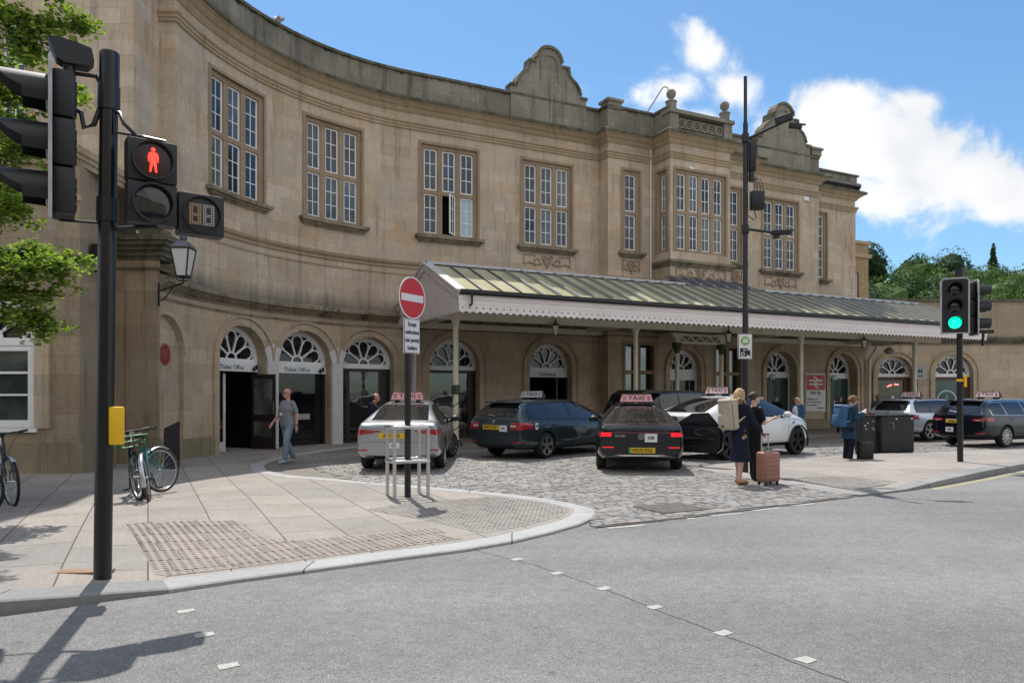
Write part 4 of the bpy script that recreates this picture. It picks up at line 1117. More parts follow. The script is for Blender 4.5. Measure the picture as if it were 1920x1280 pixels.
# tactile paving : slabs with rows of blisters
def tactile(poly, hf, off, rot, pitch=.08, mat=None):
    vs, fs = cdt(poly, [], [(x * .3, y * .3) for x in range(-20, 30) for y in range(15, 60) if inpoly(x * .3, y * .3, poly)])
    m = MB(); m.add([(x, y, hf(x, y) + off) for x, y in vs], fs)
    c, s_ = cos(rot), sin(rot)
    xs = [p[0] for p in poly]; ys = [p[1] for p in poly]; cx, cy = sum(xs) / len(xs), sum(ys) / len(ys)
    for i in range(-70, 70):
        for j in range(-70, 70):
            if (i % 6 == 0 and False): continue
            a, b = i * pitch, j * pitch; x = cx + a * c - b * s_; y = cy + a * s_ + b * c
            if not inpoly(x, y, poly) or not inpoly(x + .04, y, poly) or not inpoly(x - .04, y, poly): continue
            z = hf(x, y) + off; v = []
            for r_, h in ((.025, 0), (.018, .008)):
                v += [(x + r_ * cos(q * pi / 3), y + r_ * sin(q * pi / 3), z + h) for q in range(6)]
            m.add(v, [tuple(range(6, 12))] + [(q, (q + 1) % 6, 6 + (q + 1) % 6, 6 + q) for q in range(6)])
    return struct('tactile_paving', m, mat)
TACM = flags('buff_tactile_slab', (.325, .28, .25), (.3, .262, .235), .4, .4, R(-33), .006)
TACG = flags('grey_tactile_slab', (.31, .285, .262), (.285, .265, .245), .4, .4, R(-33), .006)
TACA = [(-4.56, 8.59), (-3.39, 9.12), (-2.5, 7.98), (-1.64, 8.4), (-0.94, 8.8), (-0.55, 8.16), (-1.33, 7.6), (-2.0, 7.14), (-2.55, 6.77), (-3.0, 6.42), (-3.13, 6.45)]
TACB = [(-2.08, 10.27), (-1.56, 10.77), (-0.82, 11.27), (-0.2, 11.5), (0.35, 11.0), (0.72, 10.5), (0.8, 10.18), (0.66, 9.72), (0.2, 9.0), (-0.33, 8.5), (-0.7, 8.9), (-1.16, 9.44)]
tactile(TACA, hp, .004, R(33), mat=TACM); tactile(TACB, hp, .004, R(40), mat=TACG)
tactile([(5.13, 14.06), (6.27, 14.43), (7.04, 13.3), (5.88, 12.5)], rh, .005, TH, mat=TACG)
# markings
PAINTW = pm('worn_white_line', (.4, .39, .365), .7, var=.25, vs=30); PAINTY = pm('worn_yellow_line', (.42, .37, .22), .7, var=.25, vs=20)
def strip(m, pl, w, z):
    a = offset(pl, w / 2); b = offset(pl, -w / 2)
    for i in range(len(pl) - 1): m.add([(*a[i], z), (*b[i], z), (*b[i + 1], z), (*a[i + 1], z)], [(0, 1, 2, 3)])
m = MB()
for a, b in (((1.17, 9.0), (1.65, 9.22)), ((1.94, 9.5), (2.4, 9.72)), ((2.68, 9.92), (3.17, 10.16)), ((3.4, 10.37), (3.88, 10.64)), ((4.11, 10.8), (4.54, 11.05))): strip(m, [a, b], .08, -.026)
struct('road_marking', m, PAINTW)
m = MB()
for x, y in ((-2.46, 5.55), (-2.09, 5.0), (-1.71, 4.43), (0.05, 7.3), (0.41, 6.73), (0.77, 6.2), (1.1, 5.65), (1.45, 5.04), (1.81, 4.53)):
    t = Vector((.84, .54)); n_ = Vector((-.54, .84)); p = Vector((x, y)); j = [rnd.uniform(-.012, .012) for _ in range(8)]
    q = [p + t * (.058 * a) + n_ * (.043 * b) for a, b in ((-1, -1), (-.3, -1.1), (.4, -.95), (1, -1), (1.05, 0), (1, 1), (.2, .92), (-.5, 1.05), (-1, 1))]
    m.add([(v_.x + rnd.uniform(-.006, .006), v_.y + rnd.uniform(-.006, .006), -.026) for v_ in q], [tuple(range(9))])
struct('crossing_studs', m, PAINTW)
m = MB(); cr = [(-0.45, 7.78), (0.21, 7.07), (0.77, 6.2), (1.15, 5.49), (1.44, 5.0), (1.74, 4.45), (2.4, 3.3), (3.2, 2)]
fine_cr = []
for (a, b), (c, d) in zip(cr[:-1], cr[1:]):
    for i in range(9): t = i / 9; fine_cr.append((a + (c - a) * t + rnd.uniform(-.012, .012), b + (d - b) * t + rnd.uniform(-.008, .008)))
strip(m, fine_cr, .007, -.0265); struct('road_joint', m, pm('bitumen_seal', (.06, .058, .056), .8))
m = MB(); strip(m, [(7.31, 12.78), (8.98, 14.1), (11.1, 15.85), (18, 21.2)], .06, -.026); strip(m, [(7.22, 12.62), (8.95, 13.98), (11.1, 15.72), (18, 21.05)], .06, -.026); struct('yellow_lines', m, PAINTY)
# covers let into the ground
m = MB(); M_ = Matrix.Rotation(TH, 4, 'Z'); M_.translation = (2.24, 10.4, 0); m.M = M_
m.box(-.4, .4, -.34, .34, -.02, .016)
for i in range(12):
    for j in range(10): m.box(-.37 + i * .063, -.335 + i * .063, -.31 + j * .063, -.275 + j * .063, .016, .021)
tag(m.build('inspection_cover', pm('worn_iron', (.19, .17, .155), .7, .1, var=.3, vs=12), None), 'square cast iron inspection cover set in the granite setts', 'manhole cover')
M_ = Matrix.Rotation(.1, 4, 'Z')
m = MB(); M_.translation = (-3.75, 6.36, hp(-3.75, 6.36)); m.M = M_; m.box(-.28, .28, -.07, .07, -.01, .008); tag(m.build('pole_base_cover', pm('rusty_plate', (.3, .19, .12), .8, var=.3, vs=12), None), 'thin rusty metal plate around the foot of the big signal pole', 'cover plate')

# ------------------------------------------------------------------ terrace across the street (it shows in the windows and car paint)
OB = empty('terrace_building', (0, -15, 0), 'sunlit stone terrace across the street mirrored in the station glass', 'building')
Pf = lambda a, z, d: (a, -15 + d, z)
wn = [(x, z) for x in range(-34, 36, 4) for z in (4.6, 8.4)]
m = MB(); wall(m, -38, 38, 3.6, 11.8, Pf, [rect(x, x + 1.3, z, z + 2.2) for x, z in wn], .25, 3); m.build('wall', stone('terrace_stone', (.5, .39, .26), (.44, .34, .22), 1.0, .36, .004, .4), OB)
m = MB(); bx(m, Pf, -38, 38, -8, -.3, 11.5, 11.7); bx(m, Pf, -38, 38, -.3, .35, 11.8, 12.2); bx(m, Pf, -38, 38, -.2, .3, 3.2, 3.6); m.build('roof', CACHE['lead_roof'], OB)
m = MB()
for x in range(-38, 38, 6): bx(m, Pf, x, x + .6, -.3, .1, 0, 3.2)
bx(m, Pf, -38, 38, -.5, -.4, 0, 3.2); m.build('shop_front', pm('dark_shop_front', (.03, .035, .045), .3), OB)
for x, z in wn:
    m = MB(); fr(m, Pf, x, x + 1.3, z, z + 2.2, .08, -.2, -.1, 2, 2, .05); o = m.build('window', WHITE(), OB)
    m = MB(); bx(m, Pf, x, x + 1.3, -.19, -.17, z, z + 2.2); m.build('glass', GLASS(), o)
# ------------------------------------------------------------------ street furniture
def loft(mb, rings, mi=0, caps=True):
    n = len(rings[0]); vs = [p for r_ in rings for p in r_]; fs = []
    for i in range(len(rings) - 1):
        for j in range(n): fs.append((i * n + j, i * n + (j + 1) % n, (i + 1) * n + (j + 1) % n, (i + 1) * n + j))
    if caps: fs += [tuple(range(n - 1, -1, -1)), tuple((len(rings) - 1) * n + j for j in range(n))]
    return mb.add(vs, fs, mi)
def fmat(pos, f):
    f = Vector(f).normalized(); z = Vector((0, 0, 1)); y = z.cross(f)
    M = Matrix((f, y, z)).transposed().to_4x4(); M.translation = Vector(pos); return M
def part(name, mat, parent, M, build, smooth=None):
    m = MB(); m.M = M; build(m); return m.build(name, mat, parent, smooth=smooth)
RUBBER = pm('signal_black', (.014, .015, .018), .48, var=.2, vs=9)
EDGE = pm('pale_board_edge', (.42, .43, .44), .5, var=.2)
LENS0 = pm('unlit_lens', (.012, .013, .014), .12, coat=.6)
def visor(m, x0, z, r, L, n=16, full=False):
    vs = []; fs = []; a0, a1 = -.55, pi + .55
    for i in range(n + 1):
        a = a0 + (a1 - a0) * i / n; k = (.92 + .08 * sin(a)) if full else .5 + .5 * max(0, sin(a)) ** .5
        for (rr, x) in ((r, x0), (r * .93, x0 + L * k), (r * .9, x0 + L * k), (r * .96, x0)):
            vs.append((x, rr * cos(a), z + rr * sin(a)))
    for i in range(n):
        for j in range(4): fs.append((i * 4 + j, (i + 1) * 4 + j, (i + 1) * 4 + (j + 1) % 4, i * 4 + (j + 1) % 4))
    m.add(vs, fs)
def signal_head(parent, pos, f, h, w, lit=None, depth=.17, L=.36, full=False):
    M = fmat(pos, f); a = h / 3
    def body(m):
        for i in range(3):
            z = (i - 1) * a; m.rbox(-depth, 0, -w * .32, w * .32, z - a / 2 + .004, z + a / 2 - .004, .03, 2)
            for k in range(4): m.box(-depth - .012, -depth + .01, -w * .22, w * .22, z - a * .3 + k * a * .18, z - a * .3 + k * a * .18 + .02)
    o = part('signal_head', RUBBER, parent, M, body, 35)
    part('backing_board', RUBBER, o, M, lambda m: m.prism([(-w / 2, -h * .54), (w / 2, -h * .54), (w / 2, h * .5), (w * .4, h * .55), (-w * .4, h * .55), (-w / 2, h * .5)], 0, .014, lambda a_, b_, d: (d, a_, b_)))
    pts = [(-w / 2, -h * .54), (w / 2, -h * .54), (w / 2, h * .5), (w * .4, h * .55), (-w * .4, h * .55), (-w / 2, h * .5), (-w / 2, -h * .54)]
    part('board_edging', EDGE, o, M, lambda m: m.stroke(pts, .036, -.006, .022, lambda a_, b_, d: (d, a_, b_)))
    for i in range(3):
        z = (1 - i) * a
        part('visor', RUBBER, o, M, lambda m: visor(m, .012, z, a * .42, L, 16, full), 40)
        g = pm('green_lamp', (.01, .25, .15), .2, emit=(.0, .75, .4), es=.95) if lit == i else LENS0
        part('lens', g, o, M, lambda m: m.lathe([(0, .05), (a * .2, .045), (a * .33, .03), (a * .36, .014)], 18, (0, 0, z), Matrix.Rotation(R(90), 3, 'Y')), 60)
    return o

zb = hp(-3.46, 6.22)
TS = empty('traffic_signal', (-3.46, 6.22, zb), 'tall black signal pole at left with red standing figure lamp and countdown box', 'traffic light', 'signal poles at the crossing')
m = MB(); top = Vector((-3.40, 6.22, 4.49)); bot = Vector((-3.46, 6.22, zb)); lp = lambda z: bot + (top - bot) * ((z - zb) / (4.49 - zb))
m.tube([lp(zb), lp(4.12)], .07, 24); m.tube([lp(4.1), lp(4.48)], .077, 24); m.tube([lp(4.475), lp(4.49)], [.077, .07], 24)
m.build('pole', pm('gloss_black_paint', (.01, .01, .011), .28, var=.25, vs=3), TS, smooth=40)
fdir = Vector((-.85, -.53, 0))
signal_head(TS, (-3.83, 6.12, 3.68), fdir, 1.2, .5, None, .17, .38)
g = Vector((.6, -.8, 0)); side = Vector((.8, .6, 0))
P0 = Vector((-3.165, 6.05, 0)); cp = P0 + side * .195
def pedbody(m):
    for z in (3.56, 3.205): m.rbox(-.16, 0, -.193, .193, z - .176, z + .176, .018, 2)
    for z in (3.56, 3.205): m.lathe([(.165, .0), (.165, .05), (.15, .05), (.145, .002)], 28, (0, 0, z), Matrix.Rotation(R(90), 3, 'Y'))
Mp = fmat((cp.x, cp.y, 0), g)
po = part('pedestrian_signal', RUBBER, TS, Mp, pedbody, 35)
part('lens', pm('lens_dark_red', (.03, .008, .007), .2), po, Mp, lambda m: m.lathe([(0, .012), (.146, .008)], 28, (0, 0, 3.56), Matrix.Rotation(R(90), 3, 'Y')))
part('lens', LENS0, po, Mp, lambda m: m.lathe([(0, .022), (.08, .02), (.146, .008)], 28, (0, 0, 3.205), Matrix.Rotation(R(90), 3, 'Y')), 60)
REDL = pm('red_lamp_figure', (.8, .03, .02), .4, emit=(1., .035, .02), es=1.5)
def redman(m):
    Pq = lambda a, b, d: (d, -a, b + 3.56)
    # a is to the viewer's right, looking at the lens
    m.prism(arcpts(0, .088, .017, 0, 2 * pi, 12)[:-1], .014, .018, Pq)
    half = [(0, .066), (.022, .064), (.036, .052), (.042, .015), (.037, -.018), (.028, -.016), (.03, .012), (.024, .03), (.024, -.03), (.03, -.1), (.016, -.1), (.004, -.036), (0, -.034)]
    m.prism(half + [(-x, z) for x, z in half[::-1][1:-1]], .014, .018, Pq)
part('red_figure', REDL, po, Mp, redman)
c2 = P0 + side * (.39 + .195); Mc = fmat((c2.x, c2.y, 0), g)
co_ = part('countdown_unit', RUBBER, TS, Mc, lambda m: (m.rbox(-.14, 0, -.19, .19, 2.985, 3.345, .014, 2), m.lathe([(.16, .0), (.16, .025), (.152, .025), (.15, .002)], 28, (0, 0, 3.165), Matrix.Rotation(R(90), 3, 'Y'))), 35)
def digits(which):
    def f(m):
        c0 = -.055 if which == 0 else .055
        Pq = lambda a, b, d: (d, a, b + 3.165)
        for r_ in range(13):
            z = .085 - r_ * .0142; full = r_ in (0, 1, 6, 7, 11, 12)
            cols = range(6) if full else (0, 1, 4, 5)
            for c in cols:
                x = c0 - .042 + c * .0168; m.prism(rect(x - .0062, x + .0062, z - .0034, z + .0034), .004, .006, Pq)
    return f
part('digit', pm('amber_led', (.42, .3, .17), .5, emit=(.8, .5, .25), es=.06), co_, Mc, digits(0))
part('digit', pm('pale_led', (.45, .42, .4), .5, emit=(.7, .62, .55), es=.05), co_, Mc, digits(1))
m = MB(); m.tube([lp(3.98) + Vector((.06, -.03, 0)), lp(3.96) + Vector((.12, -.05, 0)), lp(3.86) + Vector((.17, -.08, 0)), Vector((cp.x - .1, cp.y + .02, 3.73))], .016, 8); m.build('bracket', BLACK(), TS, smooth=40)
m = MB(); q = lp(3.8); m.tube([q + Vector((.07, -.03, .2)), q + Vector((.08, -.05, 0)), Vector((cp.x - .08, cp.y - .0, 3.76)), Vector((cp.x + .06, cp.y + .1, 3.755))], .013, 6); m.build('bracket', BLACK(), TS); m = MB(); m.tube([lp(3.0), Vector((cp.x, cp.y + .06, 3.02))], .02, 6); m.build('bracket', BLACK(), TS)
m = MB(); q = lp(4.02); m.tube([q + Vector((-.06, -.02, 0)), q + Vector((-.1, -.05, -.16)), q + Vector((-.17, -.07, -.19)), q + Vector((-.2, -.06, -.06)), q + Vector((-.3, -.08, 0))], .021, 8); m.build('cable', RUBBER, TS, smooth=40)
m = MB(); m.tube([lp(4.2) + Vector((-.06, 0, 0)), lp(4.28) + Vector((-.1, -.02, 0)), lp(4.29) + Vector((-.28, -.06, 0))], .017, 8); m.tube([lp(3.05) + Vector((-.05, 0, 0)), Vector((-3.78, 6.15, 3.06))], .012, 6)
for z in (4.1, 3.16): m.tube([lp(z - .1), lp(z + .1)], .085, 12)
m.build('bracket', BLACK(), TS)
m = MB(); m.M = fmat((-3.68, 6.12, 4.2), fdir)
m.tube([(0, 0, 0), (0, 0, .17)], .045, 12)
m.build('detector_mount', BLACK(), TS)
def det(m):
    ring = [(-.15, .0), (-.13, .1), (-.02, .125), (.13, .14), (.18, .12), (.12, -.03), (.06, -.06), (-.11, -.05)]
    m.prism(ring, -.08, .08, lambda a, b, d: (a, d, b + .19))
part('detector', RUBBER, TS, fmat((-3.66, 6.14, 4.2), fdir), det)
part('push_button_box', pm('signal_yellow', (.85, .5, .01), .4, var=.08), TS, fmat((-3.33, 6.2, 0), (.6, -.8, 0)), lambda m: m.rbox(-.12, .02, -.058, .058, 1.18, 1.5, .012, 2), 35)
part('rear_housing', BLACKM(), TS, fmat((-3.31, 6.22, 0), (.6, -.8, 0)), lambda m: m.rbox(-.06, .015, -.075, -.05, 1.17, 1.5, .006, 1))

T2 = empty('traffic_signal', (10.11, 16.6, rh(10.11, 16.6)), 'black signal pole at right with green lamp lit and a yellow ticket round it', 'traffic light', 'signal poles at the crossing')
m = MB(); m.tube([(10.11, 16.6, .09), (10.09, 16.6, 4.42)], .062, 18); m.tube([(10.09, 16.6, 4.1), (10.09, 16.6, 4.45)], .085, 14); m.build('pole', BLACK(), T2, smooth=40)
signal_head(T2, (9.88, 16.42, 3.58), (-.42, -.9, 0), 1.12, .54, 2, .17, .2)
signal_head(T2, (10.42, 16.62, 3.55), (.97, -.2, 0), 1.12, .5, None, .17, .33, True)
m = MB(); m.tube([(10.09, 16.6, 3.1), (9.95, 16.52, 3.1)], .02, 6); m.tube([(10.09, 16.6, 4.0), (9.95, 16.52, 4.0)], .02, 6); m.tube([(10.09, 16.6, 3.1), (10.4, 16.6, 3.1)], .02, 6); m.tube([(10.09, 16.6, 4.0), (10.4, 16.6, 4.0)], .02, 6); m.build('bracket', BLACK(), T2)
m = MB(); m.rbox(10.5, 10.82, 16.5, 16.6, 2.98, 3.06, .015, 1); m.tube([(10.6, 16.55, 3.0), (10.58, 16.55, 2.7)], .03, 8); m.build('detector', BLACK(), T2)
m = MB(); m.tube([(10.1, 16.6, 1.9), (10.1, 16.6, 1.96)], .067, 14); m.box(10.14, 10.2, 16.5, 16.52, 1.78, 2.05); m.build('yellow_ticket', pm('signal_yellow', (.85, .5, .01), .4), T2)

# no entry sign
zn = hp(-1.63, 11.5)
NE = empty('no_entry_sign', (-1.63, 11.5, zn), 'round red sign with white bar on a black post above a taxi permit plate', 'road sign')
m = MB(); m.tube([(-1.63, 11.5, zn), (-1.63, 11.5, 3.38)], .05, 16); m.tube([(-1.63, 11.5, 3.38), (-1.63, 11.5, 3.4)], [.05, .03], 16); m.build('post', BLACK(), NE, smooth=40)
Mn = fmat((-1.61, 11.45, 0), (.86, -.51, 0)); Pn = lambda a, b, d: (d, -a, b) if False else (d, a, b)
SRED = pm('sign_red', (.56, .018, .025), .45, var=.1, vs=4); SWH = pm('sign_reflective_white', (.72, .72, .74), .45, var=.05)
o = part('disc', SRED, NE, Mn, lambda m: m.prism(arcpts(0, 3.1, .325, 0, 2 * pi, 40)[:-1], .06, .075, Pn))
part('bar', SWH, o, Mn, lambda m: m.prism(rect(-.27, .27, 3.045, 3.155), .076, .08, Pn))
part('rim', SWH, o, Mn, lambda m: m.stroke(arcpts(0, 3.1, .318, 0, 2 * pi, 40), .02, .07, .079, Pn))
part('back', pm('grey_sign_back', (.2, .2, .2), .6), o, Mn, lambda m: m.prism(arcpts(0, 3.1, .32, 0, 2 * pi, 30)[:-1], .05, .058, Pn))
o = part('plate', SWH, NE, Mn, lambda m: m.rbox(.055, .072, -.2, .2, 2.24, 2.78, .006, 1))
part('plate_border', INK, o, Mn, lambda m: m.stroke([(-.19, 2.25), (.19, 2.25), (.19, 2.77), (-.19, 2.77), (-.19, 2.25)], .012, .0725, .075, Pn))
def plate_text(m):
    M0 = m.M; m.M = None
    sx = (M0.to_3x3() @ Vector((0, 1, 0)))
    for i, t in enumerate(('Except', 'authorised', 'taxi permit', 'holders')):
        text_mb(m, t, .098, frame(M0 @ Vector((.075, 0, 2.69 - i * .122)), sx), .014, .78)
part('lettering', INK, o, Mn, plate_text)
# stainless hoops round the post
m = MB(); zc = zn
PST = [(-1.82, 11.28), (-1.28, 11.52), (-1.5, 12.02), (-2.02, 11.74)]
def ringpts(z, k=.09):
    out = []
    for i in range(4):
        a = Vector(PST[i]); p = Vector(PST[i - 1]); n_ = Vector(PST[(i + 1) % 4])
        u = (p - a).normalized() * k; w = (n_ - a).normalized() * k
        for t in (0, .25, .5, .75, 1): out.append((*(a + u * (1 - t) ** 2 + w * t ** 2), z))
    return out
STEEL = pm('brushed_stainless', (.62, .61, .6), .32, 1., var=.1, vs=20)
HB = empty('post_guard', (-1.65, 11.63, zc), 'stainless steel tube guard of four posts and two hoops round the no entry post', 'barrier')
for z in (1.1, .57):
    m = MB(); m.tube(ringpts(z), .03, 10, closed=True); m.build('hoop', STEEL, HB, smooth=50)
for x, y in PST:
    m = MB(); c = Vector((-1.65, 11.63)); q = Vector((x, y)); q = q + (c - q).normalized() * .035
    m.tube([(q.x, q.y, zc - .02), (q.x, q.y, 1.1)], .029, 12); m.build('post', STEEL, HB, smooth=50)

# traffic camera pole
CP = empty('camera_pole', (4.83, 15.23, 0), 'slim tall black pole with two camera arms and a green zone camera sign', 'camera pole')
m = MB(); m.tube([(4.83, 15.23, 0), (4.83, 15.23, 3.4), (4.83, 15.23, 3.45), (4.83, 15.23, 7.2), (4.83, 15.23, 7.25), (4.83, 15.23, 8.18)], [.062, .06, .052, .05, .036, .034], 14)
for z in (6.9, 5.02): m.tube([(4.83, 15.23, z - .09), (4.83, 15.23, z + .09)], .075, 12)
m.build('pole', BLACK(), CP, smooth=40)
def cam_unit(name, a, b, bits):
    m = MB(); m.tube([a, b], .028, 8); o = m.build('camera_arm', BLACK(), CP)
    for nm, c, sz, rz, tilt in bits:
        part(nm, BLACK(), o, Matrix.Translation(c) @ Matrix.Rotation(rz, 4, 'Z') @ Matrix.Rotation(tilt, 4, 'Y'), lambda m: (m.rbox(-sz[0], sz[0], -sz[1], sz[1], -sz[2], sz[2], .015, 1), m.box(sz[0] - .02, sz[0] + .06, -sz[1] * .8, sz[1] * .8, sz[2] * .7, sz[2] * .95)))
cam_unit('a', (4.86, 15.2, 6.88), (5.68, 14.9, 7.2), [('camera', (5.52, 14.95, 7.2), (.17, .05, .075), -.2, -.25), ('camera', (5.72, 14.85, 7.02), (.13, .05, .05), -.3, .2)])
cam_unit('b', (4.86, 15.2, 5.02), (5.3, 15.1, 4.93), [('camera', (5.5, 15.05, 4.92), (.2, .06, .045), -.1, .0), ('camera', (5.4, 15.05, 4.83), (.06, .04, .04), 0, 0)])
m = MB(); m.rbox(4.9, 5.03, 15.14, 15.3, 6.2, 6.82, .02, 2); m.tube([(4.95, 15.2, 6.2), (4.95, 15.2, 6.0)], .06, 8); m.build('aerial_box', BLACK(), CP, smooth=35)
m = MB(); m.rbox(4.93, 5.2, 15.12, 15.3, 5.42, 5.8, .02, 2); m.build('equipment_box', BLACK(), CP, smooth=35)
m = MB()
for i in range(4): x = 4.9 + i * .06; m.tube([(4.86, 15.2, 6.1 - i * .03), (x + .03, 15.16, 6.05), (x + .08, 15.15, 5.92), (x + .09, 15.15, 5.8)], .008, 5)
m.tube([(5.0, 15.2, 5.42), (5.04, 15.18, 5.25), (4.98, 15.18, 5.2), (4.88, 15.2, 5.3)], .01, 5)
m.build('cable', BLACKM(), CP)
o = part('zone_sign', SWH, CP, fmat((4.8, 15.16, 0), (-.05, -1, 0)), lambda m: m.rbox(0, .02, -.15, .15, 2.33, 2.86, .02, 2), 35)
Ms = fmat((4.8, 15.16, 0), (-.05, -1, 0)); Pq = lambda a, b, d: (d, a, b)
part('sign_border', INK, o, Ms, lambda m: m.stroke([(-.14, 2.34), (.14, 2.34), (.14, 2.85), (-.14, 2.85), (-.14, 2.34)], .01, .0205, .024, Pq))
part('green_roundel', pm('zone_green', (.2, .42, .05), .5), o, Ms, lambda m: m.prism(arcpts(0, 2.71, .092, 0, 2 * pi, 24)[:-1], .0205, .024, Pq))
part('roundel_mark', SWH, o, Ms, lambda m: (m.stroke(arcpts(0, 2.7, .06, .3, pi - .3, 10), .014, .0245, .027, Pq), m.prism([(-.06, 2.67), (.06, 2.67), (.03, 2.74), (0, 2.72), (-.02, 2.75)], .0245, .026, Pq)))
def campic(m):
    m.prism(rect(-.105, .03, 2.39, 2.56), .0205, .024, Pq); m.prism([(.03, 2.43), (.1, 2.4), (.1, 2.52), (.03, 2.5)], .0205, .024, Pq); m.prism(rect(.04, .06, 2.5, 2.55), .0205, .024, Pq)
part('camera_symbol', INK, o, Ms, campic)
part('symbol_ring', SWH, o, Ms, lambda m: (m.stroke(arcpts(-.05, 2.44, .032, 0, 2 * pi, 14), .014, .0245, .027, Pq), m.stroke(arcpts(-.02, 2.52, .016, 0, 2 * pi, 10), .01, .0245, .027, Pq)))

# cabinets
CBM = pm('cabinet_black', (.021, .021, .022), .5, var=.35, vs=5)
for i, (x, y, w, h, lab) in enumerate(((10.01, 19.68, .49, 1.07, 'black steel street cabinet with a scratched L mark on its door'), (10.53, 19.9, .5, 1.07, 'plain black steel street cabinet nearest the silver estate car'), (9.48, 19.75, .42, 1.06, 'black street cabinet dotted with sticker scraps, right beside the standing person with phone'))):
    o = empty('street_cabinet', (x, y, .03), lab, 'cabinet', 'black cabinets on the pavement')
    Mx = Matrix.Translation((x, y, 0)) @ Matrix.Rotation(.08, 4, 'Z')
    part('body', CBM, o, Mx, lambda m: (m.rbox(-w / 2, w / 2, -.17, .17, .08, h - .03, .012, 1), m.box(-w / 2 + .02, w / 2 - .02, -.15, .15, 0, .08)))
    part('lid', CBM, o, Mx, lambda m: m.rbox(-w / 2 - .012, w / 2 + .012, -.19, .19, h - .03, h, .008, 1))
    d = part('door', CBM, o, Mx, lambda m: m.rbox(-w / 2 + .025, w / 2 - .025, -.18, -.17, .12, h - .06, .004, 1))
    if i == 0: part('scratch_mark', pm('scratch_grey', (.4, .4, .4), .7), d, Mx, lambda m: (m.box(-.02, .1, -.182, -.181, .86, .868), m.box(.092, .1, -.182, -.181, .66, .86)))
    if i < 2: part('label', SIGNW, d, Mx, lambda m: m.box(w * .3, w * .4, -.183, -.181, h - .12, h - .09))
    if i == 2:
        rr = random.Random(4)
        for k in range(7): a = rr.uniform(-.15, .15); b = rr.uniform(.65, .95); part('sticker_scrap', SIGNW, d, Mx, lambda m: m.box(a, a + rr.uniform(.01, .05), -.183, -.181, b, b + rr.uniform(.01, .03)))

# station name sign on the wall
NS = empty('station_sign', tuple(F(17.4, .1, .85)), 'white board with red double arrow emblem and the words Bath Spa on the wall', 'station sign')
Pw = lambda a, z, d: (a, .06 + d, z)
bdo = dbox('board', pm('sign_warm_white', (.74, .73, .7), .5, var=.04), NS, [(16.76, 18.02, 0, .05, .85, 2.56)], Pw)
dbox('backing', GREYW(), NS, [(16.72, 18.06, -.12, -.005, .81, 2.6)], Pw)
dbox('red_panel', SRED, bdo, [(16.8, 17.98, .051, .056, 1.83, 2.52)], Pw)
m = MB(F)
c = 17.39
for z in (2.09, 2.26): m.stroke([(c - .44, z), (c + .44, z)], .085, .057, .062, Pw)
m.stroke([(c - .17, 2.42), (c - .07, 2.42), (c + .14, 2.28)], .085, .057, .064, Pw); m.stroke([(c - .15, 2.26), (c + .14, 2.07)], .085, .057, .064, Pw); m.stroke([(c - .12, 2.07), (c + .06, 1.94), (c + .17, 1.94)], .085, .057, .064, Pw)
m.build('arrow_emblem', SWH, bdo)
m = MB(); q = D1
text_mb(m, 'Bath Spa', .2, frame(F(*Pw(c, 1.7, .055)), q), .01, 1)
for i, (t, al) in enumerate((('\u25C4 Platforms 1 & 2', 'LEFT'), ('\u25C4 Travel & Information', 'LEFT'), ('\u25C4 Cash machine', 'LEFT'), ('Exit/Buses \u25BA', 'RIGHT'))):
    t2 = t.replace('\u25C4 ', '').replace(' \u25BA', '')
    text_mb(m, t2, .105, frame(F(*Pw(c - .47 if al == 'LEFT' else c + .47, 1.4 - i * .135, .055)), q), .012, .93, al)
m.build('lettering', INK, bdo)
m = MB(F)
for i in range(3): m.prism([(c - .57, 1.4 - i * .135), (c - .5, 1.44 - i * .135), (c - .5, 1.36 - i * .135)], .05, .055, Pw)
m.prism([(c + .57, .995), (c + .5, 1.035), (c + .5, .955)], .05, .055, Pw); m.build('direction_arrows', INK, bdo)

# lamps
def lantern(root, c, h, mat=None, glass=None):
    x, y, z = c; sq = lambda r_, zz: [(x + r_ * a, y + r_ * b, z + zz) for a, b in ((-1, -1), (1, -1), (1, 1), (-1, 1))]
    m = MB(); w0, w1 = h * .11, h * .2
    for a, b in ((-1, -1), (1, -1), (1, 1), (-1, 1)): m.tube([(x + w0 * a, y + w0 * b, z), (x + w1 * a, y + w1 * b, z + h * .62)], h * .018, 5)
    for r_, zz in ((w0, 0), (w1, h * .62)): m.tube(sq(r_, zz), h * .022, 5, closed=True)
    m.build('cage', BLACK(), root)
    m = MB(); loft(m, [sq(w0 * .95, .01), sq(w1 * .95, h * .6)]); m.build('pane', pm('frosted_pane', (.62, .62, .6), .3), root)
    m = MB(); loft(m, [sq(w1 * 1.08, h * .62), sq(w1 * .5, h * .78), sq(w1 * .3, h * .8)]); m.lathe([(w1 * .3, h * .8), (w1 * .42, h * .86), (w1 * .3, h * .93), (w1 * .1, h * .97), (0, h * 1.02)], 10, (x, y, z)); m.build('lamp_top', pm('steel_blue_top', (.1, .11, .14), .35, .3), root)
WL = empty('wall_lantern', (-8.1, 16.9, 4.0), 'black glazed street lantern on an iron bracket fixed to the stone pier', 'lamp')
lantern(WL, (-7.3, 16.35, 4.22), 1.0)
m = MB(); m.tube([(-8.18, 17.04, 4.0), (-7.3, 16.35, 4.08), (-7.3, 16.35, 4.22)], .022, 8); m.tube([(-8.18, 17.04, 3.75), (-7.95, 16.85, 3.8), (-7.65, 16.62, 4.03)], .014, 6); m.tube([(-8.18, 17.05, 3.65), (-8.18, 17.05, 4.2)], .025, 6)
for s_ in (-1, 1): m.tube([(-7.3, 16.35, 4.12), (-7.3 + s_ * .12, 16.33, 4.14), (-7.3 + s_ * .16, 16.33, 4.22), (-7.3 + s_ * .1, 16.33, 4.27)], .012, 6)
